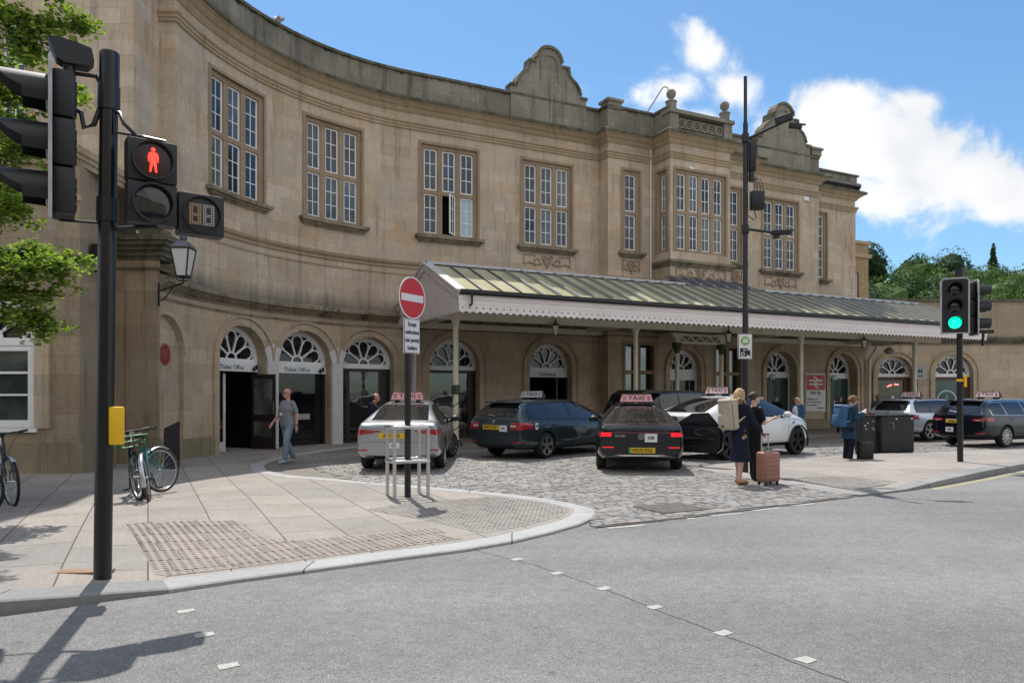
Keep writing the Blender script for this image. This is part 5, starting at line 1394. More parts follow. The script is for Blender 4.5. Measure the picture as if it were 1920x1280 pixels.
m.build('bracket', BLACK(), WL, smooth=40)
for s, lab in ((1.45, 'dark lantern hanging under the canopy in front of the Entrance arch'), (8.64, 'dark lantern hanging under the canopy near the lattice girder'), (15.8, 'dark lantern hanging under the canopy close to the station name sign')):
    p = FS(s, 3.9, 3.5); o = empty('hanging_lantern', tuple(p), lab, 'lamp', 'lanterns under the canopy'); lantern(o, tuple(p), .5)
    m = MB(); m.tube([p + Vector((0, 0, .48)), p + Vector((0, 0, .62))], .015, 6); m.build('rod', BLACK(), o)
p = FS(18.54, 3.0, 3.35); o = empty('pendant_lamp', tuple(p), 'grey dome pendant hanging on a pale rod under the right part of the canopy', 'lamp')
m = MB(); m.lathe([(0, .0), (.1, .02), (.2, .1), (.21, .16), (.12, .24), (.05, .3), (0, .3)], 14, p); m.build('shade', pm('grey_enamel', (.3, .31, .31), .4), o, smooth=40)
m = MB(); m.tube([p + Vector((0, 0, .3)), p + Vector((0, 0, 1.3))], .02, 6); m.build('rod', CREAM, o)
o = empty('floodlight', (-8.75, 15.6, 4.4), 'small black box light on the side of the stone pavilion', 'lamp')
m = MB(); m.rbox(-8.86, -8.58, 15.45, 15.7, 4.4, 4.78, .03, 2); m.build('housing', BLACKM(), o, smooth=35); m = MB(); m.tube([(-8.82, 15.55, 4.2), (-8.66, 15.55, 4.22), (-8.62, 15.55, 4.42)], .02, 6); m.build('bracket', BLACK(), o)
# plaque
o = empty('wall_plaque', tuple(F(-11.55, -.12, 2.3)), 'round dark red plaque with raised lettering on the blind arch', 'plaque')
Pp = lambda a, z, d: (a, -.14 + d, z)
m = MB(F); m.prism(arcpts(-11.55, 2.57, .27, 0, 2 * pi, 28)[:-1], 0, .03, Pp); m.build('disc', pm('plaque_red', (.25, .022, .025), .5, var=.15), o)
m = MB(F); m.stroke(arcpts(-11.55, 2.57, .235, 0, 2 * pi, 28), .012, .03, .035, Pp)
for i in range(5):
    w = (.12, .17, .18, .15, .1)[i]; 
    for k in range(6): a = -11.55 - w + k * w / 3; m.prism(rect(a, a + w * .22, 2.68 - i * .055, 2.7 - i * .055), .03, .034, Pp)
m.build('raised_lettering', pm('plaque_pink', (.5, .2, .19), .5), o)
# black totem with slanted top
m = MB(); m.prism([(-7.5, 0), (-7.2, 0), (-7.2, 1.02), (-7.5, .88)], 15.85, 15.95)
tag(m.build('totem', BLACKM(), None), 'flat black slab with slanted top standing against the stone wall', 'post')
# projecting sign
o = empty('projecting_sign', (19.75, 35.6, 2.6), 'small grey sign board with a train symbol jutting out near the far shop arch', 'sign')
m = MB(); m.box(19.3, 19.85, 35.3, 35.36, 2.35, 2.95); m.build('board', pm('sign_grey', (.35, .37, .38), .5), o)
m = MB(); m.box(19.48, 19.56, 35.29, 35.299, 2.66, 2.82); m.box(19.6, 19.68, 35.29, 35.299, 2.66, 2.82); m.box(19.46, 19.7, 35.29, 35.299, 2.48, 2.53); m.build('symbol', INK, o)
m = MB(); m.tube([(19.8, 35.33, 2.9), (19.8, 36.0, 2.9)], .02, 6); m.build('bracket', BLACK(), o)
# bent rod on the roof and a gull on the parapet
m = MB(); p0 = F(7.35, .2, 12.3); p1 = F(8.55, .2, 14.05); pts = [p0.lerp(p1, t / 8) for t in range(9)] + [p1 + Vector((.12, .05, .08)), p1 + Vector((.24, .1, .05)), p1 + Vector((.27, .1, -.1))]
tag(m.tube(pts, .025, 6).build('aerial_rod', BLACKM(), None), 'thin dark rod with hooked tip leaning above the bay balustrade', 'aerial')
p = F(-6.9, .0, 12.74); o = empty('gull', tuple(p), 'small gull sitting on the curved parapet against the sky', 'bird')
def bird(m):
    rings = []
    for x, z, ry, rz in ((-.2, .1, .01, .01), (-.14, .1, .03, .02), (-.05, .1, .06, .06), (.05, .12, .065, .07), (.12, .16, .045, .05), (.15, .2, .035, .04), (.19, .235, .033, .035), (.23, .24, .02, .022), (.25, .235, .006, .006)):
        rings.append([(x, ry * cos(q * pi / 5), z + rz * sin(q * pi / 5)) for q in range(10)])
    loft(m, rings)
Mg = Matrix.Translation(p) @ Matrix.Rotation(2.4, 4, 'Z') @ Matrix.Scale(1.25, 4)
part('body', pm('gull_white', (.7, .7, .7), .7), o, Mg, bird, 60)
part('folded_wing', pm('gull_grey', (.3, .31, .33), .7), o, Mg, lambda m: (m.ball((-.03, .055, .125), (.14, .018, .05), 10), m.ball((-.03, -.055, .125), (.14, .018, .05), 10)), 60)
part('beak', pm('gull_beak', (.7, .45, .05), .5), o, Mg, lambda m: m.tube([(.245, 0, .235), (.3, 0, .225)], [.012, .003], 6))

# ------------------------------------------------------------------ trees
def leafmat(name, cols, trans=.35):
    m, N, L, b = nt(name); g_ = N.new('ShaderNodeNewGeometry')
    r = ramp(N, L, g_.outputs['Random Per Island'], [(i / (len(cols) - 1), c) for i, c in enumerate(cols)])
    L.new(r.outputs[0], b.inputs['Base Color']); b.inputs['Roughness'].default_value = .6; b.inputs['Specular IOR Level'].default_value = .15
    t = N.new('ShaderNodeBsdfTranslucent'); L.new(mix(N, L, 1., r.outputs[0], (1.5, 1.6, .6), 'MULTIPLY'), t.inputs['Color'])
    ms = N.new('ShaderNodeMixShader'); ms.inputs[0].default_value = trans
    L.new(b.outputs[0], ms.inputs[1]); L.new(t.outputs[0], ms.inputs[2]); L.new(ms.outputs[0], N['Material Output'].inputs[0]); return m
BARK = pm('bark', (.09, .07, .05), .9, var=.3, vs=14, bmp=.5)
LEAF = leafmat('lime_leaf', [(.07, .12, .022), (.13, .2, .04), (.21, .3, .065), (.31, .39, .13)], .45)
TR = empty('street_tree', (-9.6, 9.2, .0), 'leafy bright green tree reaching in from the left edge', 'tree')
rt = random.Random(11)
twigs = []
m = MB(); m.tube([(-9.6, 9.2, 0), (-9.55, 9.25, 1.6), (-9.4, 9.2, 3.2), (-9.45, 9.3, 5.2), (-9.3, 9.4, 7.6)], [.22, .18, .15, .1, .04], 12); m.build('trunk', BARK, TR, smooth=50)
limbs = [((-9.4, 9.2, 2.9), (-7.6, 9.3, 3.2), (-6.5, 9.3, 3.35), (-5.85, 9.35, 3.25)), ((-9.4, 9.2, 3.1), (-8.0, 9.6, 3.55), (-6.8, 9.7, 3.55), (-6.05, 9.8, 3.45)),
         ((-9.45, 9.2, 4.2), (-8.0, 9.1, 5.4), (-6.9, 9.1, 5.9), (-6.05, 9.2, 6.3)), ((-9.45, 9.3, 4.9), (-8.0, 9.5, 5.7), (-7.0, 9.5, 5.5), (-6.35, 9.6, 5.45)),
         ((-9.4, 9.2, 3.6), (-8.3, 9.0, 4.4), (-7.2, 9.0, 4.75), (-6.55, 9.05, 4.65)), ((-9.4, 9.2, 3.4), (-8.2, 9.0, 3.9), (-7.1, 8.9, 4.0), (-6.7, 8.9, 3.9)),
         ((-9.4, 9.2, 2.7), (-8.0, 9.2, 2.75), (-7.0, 9.2, 2.75), (-6.5, 9.3, 2.5)), ((-9.45, 9.2, 4.6), (-8.2, 9.4, 5.2), (-7.4, 9.4, 5.2), (-6.9, 9.4, 5.1)), ((-9.4, 9.2, 4.2), (-8.2, 9.3, 4.6), (-7.5, 9.2, 4.3), (-7.0, 9.2, 4.2)), ((-9.45, 9.3, 5.2), (-8.2, 9.0, 6.3), (-7.3, 9.0, 6.4), (-6.5, 9.1, 6.2)), ((-9.4, 9.2, 3.1), (-8.3, 9.4, 3.1), (-7.2, 9.5, 3.0), (-6.6, 9.5, 2.9)), ((-9.35, 9.3, 6), (-8.2, 9.3, 7.2), (-7.2, 9.4, 7.2), (-6.2, 9.5, 6.9)), ((-9.35, 9.3, 5.5), (-10.6, 9.0, 6.6), (-11.2, 8.8, 7.0), (-11.8, 8.8, 7.2)), ((-9.4, 9.2, 3.5), (-10.5, 8.4, 4.6), (-11.2, 8.0, 5), (-11.9, 7.6, 5.2)), ((-9.35, 9.3, 7), (-9.2, 8.6, 8.2), (-8.9, 8.3, 8.6), (-8.6, 8, 8.8)), ((-9.4, 9.3, 4.2), (-9.6, 10.4, 5.5), (-9.4, 11.2, 6), (-9.2, 11.8, 6.2))]
limbs = [(l[0],) + tuple((p[0] + (.18 if n_ in (0, 1) else .5) * (k + 1) / 2.2, p[1], p[2]) for k, p in enumerate(l[1:])) for n_, l in enumerate(limbs)]
bm_ = MB(); lf = MB()
def leaf(m, p, s, rg):
    a = rg.uniform(0, 2 * pi); tl = rg.gauss(0, .45); d = Vector((cos(a), sin(a), tl * .6 - .25)).normalized(); sd_ = d.cross(Vector((rg.gauss(0, .5), rg.gauss(0, .5), 1))).normalized(); up = sd_.cross(d)
    q = [p, p + d * s * .3 + sd_ * s * .36 + up * s * .06, p + d * s * .72 + sd_ * s * .3 + up * s * .04, p + d * s, p + d * s * .72 - sd_ * s * .3 + up * s * .04, p + d * s * .3 - sd_ * s * .36 + up * s * .06]
    m.add(q + [p + d * s * .5 - up * s * .05], [(0, 1, 6), (1, 2, 6), (2, 3, 6), (3, 4, 6), (4, 5, 6), (5, 0, 6)])
def bez(P_, t):
    P_ = [Vector(p) for p in P_]
    while len(P_) > 1: P_ = [P_[i].lerp(P_[i + 1], t) for i in range(len(P_) - 1)]
    return P_[0]
for lb in limbs:
    pts = [bez(lb, t / 8) for t in range(9)]; bm_.tube(pts, [.05 - .0052 * t for t in range(9)], 6)
    for k in range(56):
        t = rt.uniform(.3, 1); o_ = bez(lb, t); d = Vector((rt.uniform(-.3, 1), rt.gauss(0, .8), rt.gauss(-.05, .35))).normalized(); l_ = rt.uniform(.2, .55) * (1.15 - .5 * t)
        e = o_ + d * l_ + Vector((0, 0, -.06)); bm_.tube([o_, o_.lerp(e, .5) + Vector((0, 0, .03)), e], [.008, .006, .003], 4)
        for i in range(40):
            q = o_.lerp(e, rt.uniform(.15, 1.05)) + Vector((rt.gauss(0, .06), rt.gauss(0, .06), rt.gauss(0, .045))); leaf(lf, q, rt.uniform(.045, .09), rt)
bm_.build('branches', BARK, TR, smooth=60)
lf.build('crown', LEAF, TR, recalc=False)

# wooded hill
HILL = MB(); xs = list(range(20, 420, 20)); 
def hz(x, y): return max(0, (min(y, 262) - 150) * .355) * (.97 + .04 * sin(x * .05 + 1)) - max(0, y - 262) * .05
hy = [140, 150, 175, 200, 225, 245, 262, 300, 360]
HILL.add([(x, y, hz(x, y) - .1) for y in hy for x in xs], [(j * len(xs) + i, j * len(xs) + i + 1, (j + 1) * len(xs) + i + 1, (j + 1) * len(xs) + i) for j in range(len(hy) - 1) for i in range(len(xs) - 1)])
struct('hillside', HILL, pm('hill_grass', (.05, .075, .025), .9, var=.3, vs=.1), 60)
WOOD = leafmat('wood_leaf', [(.04, .075, .026), (.06, .11, .03), (.08, .14, .036), (.105, .17, .05)], .25)
WOODD = leafmat('dark_wood_leaf', [(.018, .04, .02), (.028, .058, .025), (.04, .075, .03)], .2)
def crown(m, c, r, n, s, rg, flat=1.):
    c = Vector(c); lumps = [(Vector((rg.gauss(0, 1), rg.gauss(0, 1), rg.gauss(.2, .8))).normalized(), rg.uniform(.12, .34)) for _ in range(9)]
    vs = []; hh, ww = 7, 12
    for i in range(hh + 1):
        for j in range(ww):
            t, q = pi * i / hh, 2 * pi * j / ww; d = Vector((sin(t) * cos(q), sin(t) * sin(q), cos(t)))
            k = .5 + .7 * sum(h * max(0, d.dot(l)) ** 6 for l, h in lumps); vs.append(c + Vector((d.x * r[0], d.y * r[1], d.z * r[2])) * k)
    m.add(vs, [(i * ww + j, (i + 1) * ww + j, (i + 1) * ww + (j + 1) % ww, i * ww + (j + 1) % ww) for i in range(hh) for j in range(ww)])
    for i in range(n):
        d = Vector((rg.gauss(0, 1), rg.gauss(0, 1), rg.gauss(.1, 1))).normalized()
        k = .72 + sum(h * max(0, d.dot(l)) ** 6 for l, h in lumps) + rg.uniform(-.1, .05)
        p = c + Vector((d.x * r[0], d.y * r[1], d.z * r[2])) * k
        n_ = (d + Vector((rg.gauss(0, .5), rg.gauss(0, .5), rg.gauss(.2, .5)))).normalized(); a = n_.orthogonal().normalized(); a = (a * cos(i) + n_.cross(a) * sin(i)); b = n_.cross(a)
        w = s * rg.uniform(.6, 1.2); h = s * rg.uniform(.6, 1.2)
        m.add([p - a * w, p - b * h * .8, p + a * w, p + b * h], [(0, 1, 2, 3)])
rh_ = random.Random(5); m = MB(); md = MB()
for y in (158, 172, 186, 200, 214, 228, 242, 256):
    x = 84 + rh_.uniform(0, 9)
    while x < 270:
        yy = y + rh_.uniform(-5, 5); z = hz(x, yy); r = rh_.uniform(5.2, 7.8)
        crown(md if rh_.random() < .25 else m, (x, yy, z + r * .75), (r, r, r * rh_.uniform(.85, 1.15)), 850, .36, rh_)
        x += rh_.uniform(8, 12)
o = m.build('woodland', WOOD, None, recalc=False); tag(o, 'mass of green deciduous trees covering the hill behind the station', 'woodland', kind='stuff')
o = md.build('woodland', WOODD, None, recalc=False); tag(o, 'scattered darker trees among the woodland on the hill', 'woodland', kind='stuff')
def hill_tree(px_x, y, topz, r, rz, n, lab, mat, name='hill_tree', lobes=1):
    b = hz(px_x, y); o = empty(name, (px_x, y, b), lab, 'tree', 'trees on the skyline of the hill')
    t = MB(); t.tube([(px_x, y, b - .5), (px_x + .3, y, topz - rz)], [.5, .25], 8); t.build('trunk', BARK, o)
    c = MB()
    for k in range(lobes):
        u = k / max(1, lobes - 1) if lobes > 1 else 0
        if name == 'conifer': crown(c, (px_x, y, topz - rz * 2 + rz * 2 * u), (r * (1 - u * .75), r * (1 - u * .75), rz * .4), n // lobes, .36, rh_)
        else: crown(c, (px_x + (rh_.uniform(-.6, .6) * r if k else 0), y + (rh_.uniform(-.4, .4) * r if k else 0), topz - rz * (1 + .35 * (k > 0))), (r * (1 if k == 0 else .7), r * .8, rz * (1 if k == 0 else .75)), n // lobes, .38, rh_)
    c.build('crown', mat, o, recalc=False)
hx = lambda px_, y: (px_ - 960) / 1380 * y
hzp = lambda py_, y: 1.6 + (740 - py_) / 1380 * y
hill_tree(hx(1628, 240), 240, hzp(441, 240), 7.5, 8.5, 4200, 'tall dark tree rising just right of the station corner', WOODD, lobes=4)
hill_tree(hx(1712, 262), 262, hzp(479, 262), 5.2, 4.2, 2400, 'broad crowned tree standing alone on the hill crest', WOODD, lobes=3)
hill_tree(hx(1783, 262), 262, hzp(474, 262), 8.5, 5.5, 3200, 'wide dark spreading tree at the highest part of the skyline', WOODD, lobes=4)
hill_tree(hx(1862, 262), 262, hzp(476, 262), 3.6, 7.5, 2400, 'slender pointed conifer near the right end of the ridge', WOODD, 'conifer', 6)
hill_tree(hx(1905, 262), 262, hzp(505, 262), 5.5, 4.5, 2200, 'low rounded dark tree at the right edge of the ridge', WOODD, lobes=3)
# ------------------------------------------------------------------ cars
def lerp1(tab, x):
    if x <= tab[0][0]: return tab[0][1]
    for (a, b), (c, d) in zip(tab[:-1], tab[1:]):
        if x <= c: return b + (d - b) * (x - a) / (c - a)
    return tab[-1][1]
def paint(name, col, metal=.5, rough=.28):
    if name in CACHE: return CACHE[name]
    m, N, L, b = nt(name); b.inputs['Base Color'].default_value = (*col, 1); b.inputs['Metallic'].default_value = metal
    b.inputs['Roughness'].default_value = rough; b.inputs['Coat Weight'].default_value = 1; b.inputs['Coat Roughness'].default_value = .02; b.inputs['Specular IOR Level'].default_value = .12
    tc = N.new('ShaderNodeTexCoord'); n = noise(N, L, tc.outputs['Object'], 2.5, 5, .65)
    r = ramp(N, L, n.outputs['Fac'], [(.3, rough * .85), (.75, rough * 1.35)]); L.new(r.outputs[0], b.inputs['Roughness'])
    CACHE[name] = m; return m
TYRE = pm('tyre_rubber', (.013, .013, .014), .75, var=.2); TRIMB = pm('black_trim', (.012, .012, .013), .42)
CGLASS = GLASS('car_glass', (.01, .012, .014), 1.75); LAMPR = pm('tail_lamp_red', (.33, .008, .012), .15, coat=1.); LAMPON = pm('lit_red_lamp', (.6, .012, .016), .2, emit=(1, .02, .03), es=.38)
LAMPW = pm('clear_lamp', (.55, .5, .5), .15, coat=1.); CHROME = pm('chrome', (.7, .7, .72), .12, 1.); PLATEY = pm('yellow_plate', (.72, .46, .02), .4); ALLOY = pm('alloy_silver', (.5, .5, .51), .3, .9)
ALLOYD = pm('dark_alloy', (.02, .02, .022), .35, .5); UNDER = pm('underbody', (.006, .006, .006), .9)
def outward(me):
    bm = bmesh.new(); bm.from_mesh(me)
    if bm.calc_volume(signed=True) < 0: bmesh.ops.reverse_faces(bm, faces=bm.faces)
    bm.to_mesh(me); bm.free()
def to_mesh(o):
    dg = bpy.context.evaluated_depsgraph_get(); dg.update()
    return bpy.data.meshes.new_from_object(o.evaluated_get(dg))

def car(label, axle, heading, S, group='cars at the taxi rank'):
    W2 = S['W'] / 2; zt, zb, wt = S['zt'], S['zb'], S['w']; wr = S['wr']
    root = empty('parked_car', (axle[0], axle[1], .004), label, 'car', group, R(heading))
    body_m = paint(*S['paint']); rt = S['rt']; wb = S['wb']
    xs = S['xs']; zl = S.get('zl', .2); rings = []
    for x in xs:
        w = lerp1(wt, x) * W2; t = lerp1(zt, x); b = min(lerp1(zb, x), t - .04); g = max(0, min(1, (t - b - .06) / .42))
        e = lerp1(S.get('zlow', [(0, zl)]), x)
        wtop = (.9 * w) * (1 - g) + min(wr, w * .9) * g
        z3 = e + min(.19, .35 * (b - e)); z4 = min(.52, e + .6 * (b - e)); z5 = max(z4 + .02, b - .14)
        half = [(0, e), (.72 * w, e), (.93 * w, e + min(.05, .1 * (b - e))), (.985 * w, z3), (w, z4), (.99 * w, z5), (.95 * w, b - .005), ((.95 * w) * .5 + wtop * .5 + .015 * g, b + (t - .06 * g - b) * .5), (wtop + .005, t - .075 * g - .012), (wtop * .86, t - .02), (wtop * .45, t - .003), (0, t)]
        rings.append([(x, y, z) for y, z in half] + [(x, -y, z) for y, z in half[-2:0:-1]])
    n = len(rings[0]); m = MB(); m.add([p for r_ in rings for p in r_], []); fs = []
    for i in range(len(rings) - 1):
        for j in range(n): fs.append((i * n + j, i * n + (j + 1) % n, (i + 1) * n + (j + 1) % n, (i + 1) * n + j))
    h = n // 2
    for base, rev in ((0, False), ((len(rings) - 1) * n, True)):
        for j in range(h):
            f = [base + j, base + j + 1, base + (n - j - 1) % n, base + (n - j) % n]
            f = list(dict.fromkeys(f)); fs.append(tuple(f[::-1] if rev else f))
    m.f = fs; m.m = [0] * len(fs)
    o = m.build('body', [body_m, TRIMB, UNDER], root, local=True, smooth=70)
    outward(o.data)
    md = o.modifiers.new('s', 'SUBSURF'); md.levels = 2; md.render_levels = 2
    me = to_mesh(o); bv = BVHTree.FromPolygons([v.co.copy() for v in me.vertices], [tuple(p.vertices) for p in me.polygons])
    cut = MB()
    for x in (0, wb):
        for s_ in (-1, 1):
            cut.lathe([(0, -.17), (rt + .045, -.17), (rt + .045, .3), (0, .3)], 36, (x, s_ * (W2 - .06), rt), Matrix.Rotation(R(90), 3, 'X'))
    bm = bmesh.new(); 
    c = cut.build('cutter', UNDER, root, local=True); bm.from_mesh(c.data); bmesh.ops.remove_doubles(bm, verts=bm.verts, dist=1e-5); bmesh.ops.recalc_face_normals(bm, faces=bm.faces); bm.to_mesh(c.data); bm.free()
    outward(c.data); c.data.materials.clear()
    for k in (body_m, TRIMB, UNDER): c.data.materials.append(k)
    c.data.polygons.foreach_set('material_index', [2] * len(c.data.polygons))
    bo = o.modifiers.new('b', 'BOOLEAN'); bo.operation = 'DIFFERENCE'; bo.object = c; bo.solver = 'EXACT'
    me2 = to_mesh(o); o.modifiers.clear(); o.data = me2; me2.name = 'body'; bpy.data.objects.remove(c)
    tl = S.get('trim_z', zl + .1)
    for p in me2.polygons:
        if p.material_index == 0 and p.center.z < tl: p.material_index = 1
    me2.shade_smooth(); me2.set_sharp_from_angle(angle=R(40))

    def hit(p, d):
        r = bv.ray_cast(Vector(p), Vector(d)); return (r[0], r[1]) if r[0] else (None, None)
    def patch(name, mat, pts_fn, ni, nj, d, off=.005, parent=None, sub=root):
        """grid conforming to the body: pts_fn(u, v) gives the ray origin"""
        mm = MB(); vs = []; ok = True
        for i in range(ni + 1):
            for j in range(nj + 1):
                p = pts_fn(i / ni, j / nj); q, nn = hit(p, d)
                if q is None: q = vs[-1] if vs else Vector(p); nn = -Vector(d)
                if nn.dot(Vector(d)) > 0: nn = -nn
                vs.append(q + nn * off)
        mm.add(vs, [(i * (nj + 1) + j, (i + 1) * (nj + 1) + j, (i + 1) * (nj + 1) + j + 1, i * (nj + 1) + j + 1) for i in range(ni) for j in range(nj)])
        return mm.build(name, mat, parent or sub, local=True, smooth=60)
    def side_patch(name, mat, xs_, lo, hi, sgn, ni=10, nj=4, off=.005, parent=None):
        def f(u, v):
            x = xs_[0] + (xs_[1] - xs_[0]) * u; a, b = lo(x), hi(x); b = max(a + .002, b); return (x, sgn * 2, a + (b - a) * v)
        return patch(name, mat, f, ni, nj, (0, -sgn, 0), off, parent)
    def rear_patch(name, mat, y0, y1, lo, hi, ni=8, nj=3, off=.006, parent=None, d=1):
        def f(u, v):
            y = y0 + (y1 - y0) * u; a, b = lo(y), hi(y); return (-4 * d if d > 0 else 8, y, a + (b - a) * v)
        return patch(name, mat, f, ni, nj, (d, 0, 0), off, parent)
    def top_patch(name, mat, x0, x1, hw0, hw1, ni=8, nj=10, off=.005, bow=0.):
        def f(u, v):
            hw = hw0 + (hw1 - hw0) * u; y = -hw + 2 * hw * v; return (x0 + (x1 - x0) * u + bow * (1 - (2 * v - 1) ** 2), y, 3)
        return patch(name, mat, f, ni, nj, (0, 0, -1), off)
    # side glass
    gl0 = S['dlo'][0]; top = lambda x: lerp1(zt, x) - S.get('gtop', .1); bot = lambda x: lerp1(zb, x) + S.get('gbot', .035)
    for sg in (-1, 1):
        side_patch('window_surround', S.get('surround', TRIMB), (S['dlo'][0][0] - .06, S['dlo'][-1][1] + .06), lambda x: bot(x) - .02, lambda x: max(bot(x) - .015, min(top(x) + .022, S['dtop'](x) + .022)), sg, 26, 5, .0035)
        for a, b in S['dlo']:
            side_patch('side_window', CGLASS, (a, b), bot, lambda x: max(bot(x), min(top(x), S['dtop'](x))), sg, 12, 5, .007)
        for pts in S.get('lines', []):
            mm = MB()
            for (a, b), (c_, d_) in zip(pts[:-1], pts[1:]):
                k = max(2, int(math.hypot(c_ - a, d_ - b) / .06)); L_ = []
                for i in range(k + 1):
                    q, nn = hit((a + (c_ - a) * i / k, sg * 2, b + (d_ - b) * i / k), (0, -sg, 0))
                    if q is not None: L_.append(q + Vector((0, sg * .001, 0)))
                if len(L_) > 1: mm.tube(L_, .004, 4)
            if mm.v: mm.build('door_gap', UNDER, root, local=True)
        for hx_, hz_ in S.get('handles', []):
            q, nn = hit((hx_, sg * 2, hz_), (0, -sg, 0))
            if q is not None: mm = MB(); mm.rbox(hx_ - .09, hx_ + .09, q.y - .004 if sg < 0 else q.y - .015, q.y + .015 if sg < 0 else q.y + .004, hz_ - .014, hz_ + .014, .006, 2); y0_ = 0; mm.v = [(x, y + sg * .012, z) for x, y, z in mm.v]; mm.build('door_handle', body_m, root, local=True, smooth=40)
        # mirrors
        mx, mz = S['mirror']; q, nn = hit((mx, sg * 2, mz), (0, -sg, 0))
        yb = abs(q.y) if q else W2 * .9
        mm = MB(); mm.ball((mx, sg * (yb + .15), mz + .03), (.075, .12, .075), 14); mm.tube([(mx, sg * (yb - .02), mz - .02), (mx, sg * (yb + .1), mz)], .03, 8); mm.build('mirror', S.get('mirror_mat', TRIMB), root, local=True, smooth=50)
    # rear and front screens
    rw = S['rear_window']
    if rw[0] == 'top': top_patch('rear_window', CGLASS, rw[1], rw[2], rw[3], rw[4], bow=rw[5])
    else: rear_patch('rear_window', CGLASS, -rw[3], rw[3], lambda y: rw[1], lambda y: rw[2] - .03 * (y / rw[3]) ** 2, 14, 6)
    ws = S['windscreen']; top_patch('windscreen', CGLASS, ws[0], ws[1], ws[2], ws[3])
    # wheels
    for x in (0, wb):
        for sg in (-1, 1):
            st = S.get('steer', 0) if x else 0
            Mw = Matrix.Translation((x, sg * (W2 - .125), rt)) @ Matrix.Rotation(R(st), 4, 'Z') @ (Matrix.Rotation(R(-90) * sg, 4, 'X'))
            mm = MB(); mm.M = Mw; w2 = .105; ri = S.get('ri', rt * .7)
            mm.lathe([(ri - .01, -w2), (rt - .03, -w2), (rt - .006, -w2 + .03), (rt, 0), (rt - .006, w2 - .03), (rt - .03, w2), (ri + .01, w2 + .004), (ri - .005, w2 - .01)], 36)
            wo = mm.build('wheel', TYRE, root, local=True, smooth=40)
            mm = MB(); mm.M = Mw; mm.lathe([(ri, -w2), (ri, w2 - .008), (ri - .018, w2 - .002), (ri - .024, w2 - .015), (ri - .03, .0), (0, .0)], 32)
            rm = S.get('rim', ALLOY); ns = S.get('spokes', 5); sw = S.get('sw', .055)
            inner = mm.build('wheel_well', UNDER, wo, local=True)
            mm = MB(); mm.M = Mw; mm.lathe([(ri + .004, w2 - .012), (ri + .006, w2 + .002), (ri - .02, w2 + .002), (ri - .022, w2 - .015)], 32); mm.lathe([(.065, w2 - .04), (.06, w2 - .005), (0, w2 - .002)], 16)
            Pz = lambda a, b, d: (a, b, d)
            for k in range(ns):
                a = 2 * pi * k / ns + .3
                if S.get('split'):
                    for e in (-.13, .13): mm.stroke([(.04 * cos(a), .04 * sin(a)), ((ri - .012) * cos(a + e), (ri - .012) * sin(a + e))], sw * .6, w2 - .045, w2 - .008, Pz)
                else: mm.prism([(.05 * cos(a - .5), .05 * sin(a - .5)), (ri * .97 * cos(a - sw / ri * .7), ri * .97 * sin(a - sw / ri * .7)), (ri * .97 * cos(a + sw / ri * .7), ri * .97 * sin(a + sw / ri * .7)), (.05 * cos(a + .5), .05 * sin(a + .5))], w2 - .045, w2 - .008, Pz)
            mm.build('rim', rm, wo, local=True)
    # rear end
    for it in S['rear']:
        kind = it[0]
        if kind == 'patch':
            _, nm, mat, y0, y1, lo, hi = it[:7]
            for sg in ((-1, 1) if y0 >= 0 and not (len(it) > 7 and it[7] == 'one') else (1,)):
                rear_patch(nm, mat, sg * y0, sg * y1, lambda y: lo(abs(y)) if callable(lo) else lo, lambda y: hi(abs(y)) if callable(hi) else hi, 10, 3, .008 if nm != 'chrome_trim' else .014)
        elif kind == 'sidepatch':
            _, nm, mat, x0, x1, lo, hi = it
            for sg in (-1, 1): side_patch(nm, mat, (x0, x1), lo if callable(lo) else (lambda x: lo), hi if callable(hi) else (lambda x: hi), sg, 6, 3, .009)
        elif kind == 'plate':
            _, txt, y, z, w, mat, size = it; q, nn = hit((-4, y, z), (1, 0, 0)); x = q.x - .02
            mm = MB(); mm.rbox(x - .008, x + .012, y - w / 2, y + w / 2, z - .055, z + .055, .004, 1); po_ = mm.build('number_plate', mat, root, local=True)
            mm = MB(); text_mb(mm, txt, size, frame((x - .011, y, z), (0, -1, 0)), .02, .82, ext=.001); mm.build('plate_letters', INK, po_, local=True)
            if S.get('green_flash'): mm = MB(); mm.box(x - .0095, x - .0085, y + w / 2 - .045, y + w / 2 - .003, z - .052, z + .052); mm.build('green_flash', pm('plate_green', (.02, .4, .1), .4), po_, local=True)
        elif kind == 'sticker':
            _, txt, y, z, w, h_ = it; q, nn = hit((-4, y, z), (1, 0, 0)); x = q.x - .012
            mm = MB(); mm.box(x - .004, x + .006, y - w / 2, y + w / 2, z - h_ / 2, z + h_ / 2); po_ = mm.build('licence_plate', SIGNW, root, local=True)
            mm = MB(); text_mb(mm, txt, h_ * .55, frame((x - .006, y, z), (0, -1, 0)), .03, .95, ext=.001); mm.build('licence_digits', INK, po_, local=True)
        elif kind == 'badge':
            _, txt, y, z, size = it; q, nn = hit((-4, y, z), (1, 0, 0)); mm = MB(); text_mb(mm, txt, size, frame((q.x - .01, y, z), (0, -1, 0)), .02, 1.1, ext=.002); mm.build('badge', CHROME, root, local=True)
        elif kind == 'roundel':
            _, y, z, r_, star = it; q, nn = hit((-4, y, z), (1, 0, 0)); x = q.x - .012; mm = MB(); Px = lambda a, b, d: (x - d, y - a, z + b)
            mm.stroke(arcpts(0, 0, r_, 0, 2 * pi, 20), r_ * .2, 0, .008, Px)
